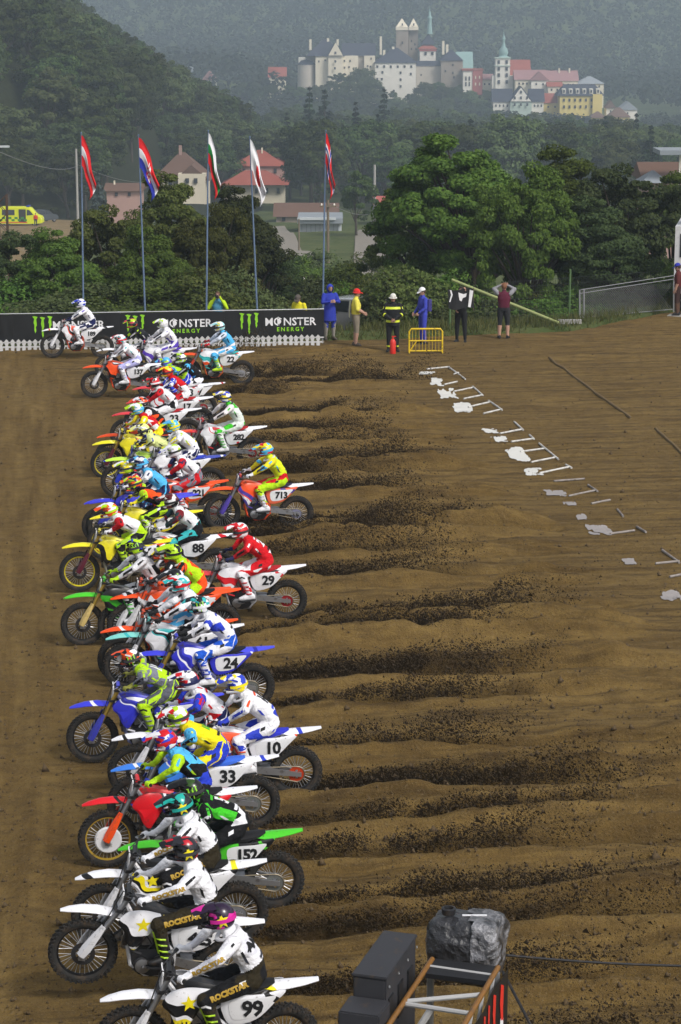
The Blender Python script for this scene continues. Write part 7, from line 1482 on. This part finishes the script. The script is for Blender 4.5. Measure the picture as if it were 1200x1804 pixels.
# ------------------------------------------------------------------ flying dirt and clods
def blobs(name, C, S, seed, lumps=1.0):
    """clods as small tetrahedra; a share of them are finer single flakes of grit"""
    rng = np.random.default_rng(seed); n = len(C); base = np.array([(.94, 0, -.33), (-.47, .82, -.33), (-.47, -.82, -.33), (0, 0, 1)], float); F_ = np.array([(0, 2, 1), (0, 1, 3), (1, 2, 3), (2, 0, 3)])
    V = C[:, None, :] + base[None] * S[:, None, None] * rng.uniform(.5, 1.5, (n, 4, 1)) + rng.normal(size=(n, 4, 3)) * S[:, None, None] * .2
    f_ = F_[None] + (np.arange(n) * 4)[:, None, None]; big = np.random.default_rng(1).random(n) < lumps; f_ = np.concatenate([f_[big].reshape(-1, 3), f_[~big][:, 1, :]])
    V[~big] = C[~big][:, None, :] + (V[~big] - C[~big][:, None, :]) * .9
    me = bpy.data.meshes.new(name); me.vertices.add(n * 4); me.vertices.foreach_set('co', V.ravel()); me.loops.add(f_.size); me.loops.foreach_set('vertex_index', f_.ravel()); me.polygons.add(len(f_)); me.polygons.foreach_set('loop_start', np.arange(0, f_.size, 3)); me.update(); me.materials.append(None); return me
rng = np.random.default_rng(77); Cs = []; Ss = []
for B in BIKES:
    n = 24000; Lp = 3.2 + 2.6 * (vnoise(np.array([B['tb'] * 3.1]), np.array([.5]), 8)[0] + .5); L0 = B['ta'] - .85
    u = Lp * rng.random(n) ** .8; top = (.10 + .125 * u) * (.35 + 1.3 * np.clip(fbm(u * 1.1 + B['tb'] * 5, u * 0 + .3, 3, 14) + .5, 0, 1)); zf = rng.beta(1.1, 2.0, n)
    dens = np.clip(fbm(u * 2.6 + B['tb'] * 9, zf * 1.7, 3, 33) * 1.5 + .75, .08, 1) * (1 - sstep(.55 * Lp, Lp, u) * .85); kk = rng.random(n) < dens; u, top, zf = u[kk], top[kk], zf[kk]; n = len(u)
    a_ = L0 - u - zf * top * .9; b_ = B['tb'] + rng.normal(size=n) * (.06 + .022 * u); h_ = track_h(a_, b_)
    Cs.append(np.stack([a_ * TD.x + b_ * GD.x, a_ * TD.y + b_ * GD.y, np.maximum(h_ + .005, .02 + zf * top)], 1)); Ss.append(rng.gamma(2.2, .0042, n) * (.85 + .25 * B['loc'].y / 50))
tag(obj('dirt_spray', blobs('dirt_spray', np.concatenate(Cs), np.concatenate(Ss), 3, .2), plain('wet_loam', (.05, .031, .012), .95)), 'clods of dark dirt thrown up behind the rear wheels', kind='stuff')
n = 20000; px_ = rng.uniform(-40, 1240, n); yy_ = rng.uniform(560, 1900, n); d_ = np.stack([(px_ - 600) / F, math.cos(TH) + (902 - yy_) / F * math.sin(TH), -math.sin(TH) + (902 - yy_) / F * math.cos(TH)], 1)
t_ = -HC / d_[:, 2]; X_ = d_[:, 0] * t_; Y_ = d_[:, 1] * t_; a_ = X_ * TD.x + Y_ * TD.y; b_ = X_ * GD.x + Y_ * GD.y; ok = (Y_ < edge_y(X_) - .3); H_ = track_h(a_, b_); S_ = rng.gamma(1.5, .0075, n)
tag(obj('dirt_clods', blobs('dirt_clods', np.stack([X_, Y_, H_ + S_ * .3], 1)[ok], S_[ok], 4), plain('clod_loam', (.12, .08, .038), .95, var=.9, vscale=3)), 'loose clods scattered over the dirt', kind='stuff')
# grass along the verge
n = 16000; X_ = rng.uniform(-13, 16, n); e_ = edge_y(X_); Y_ = e_ + rng.uniform(-.5, 4.5, n); Z_ = terr(X_, Y_); h_ = rng.uniform(.08, .38, n) * (.4 + .6 * np.clip((Y_ - e_) + .4, 0, 1))
keep = vnoise(X_ * 1.1, Y_ * 1.1, 4) > -.22; X_, Y_, Z_, h_ = X_[keep], Y_[keep], Z_[keep], h_[keep]; n = len(X_)
ang = rng.uniform(0, 6.28, n); w_ = .022; dx, dy = np.cos(ang) * w_, np.sin(ang) * w_; lx, ly = rng.normal(size=n) * .09, rng.normal(size=n) * .09
V = np.stack([np.stack([X_ - dx, Y_ - dy, Z_ - .03], 1), np.stack([X_ + dx, Y_ + dy, Z_ - .03], 1), np.stack([X_ + lx, Y_ + ly, Z_ + h_], 1)], 1).reshape(-1, 3)
me = bpy.data.meshes.new('grass'); me.vertices.add(n * 3); me.vertices.foreach_set('co', V.ravel()); me.loops.add(n * 3); me.loops.foreach_set('vertex_index', np.arange(n * 3)); me.polygons.add(n); me.polygons.foreach_set('loop_start', np.arange(0, n * 3, 3)); me.update(); me.materials.append(None)
tag(obj('grass', me, mat_leaf('grass_blade', (.07, .085, .025), (.17, .16, .06), .25)), 'rough yellowing grass along the edge of the dirt', kind='stuff')
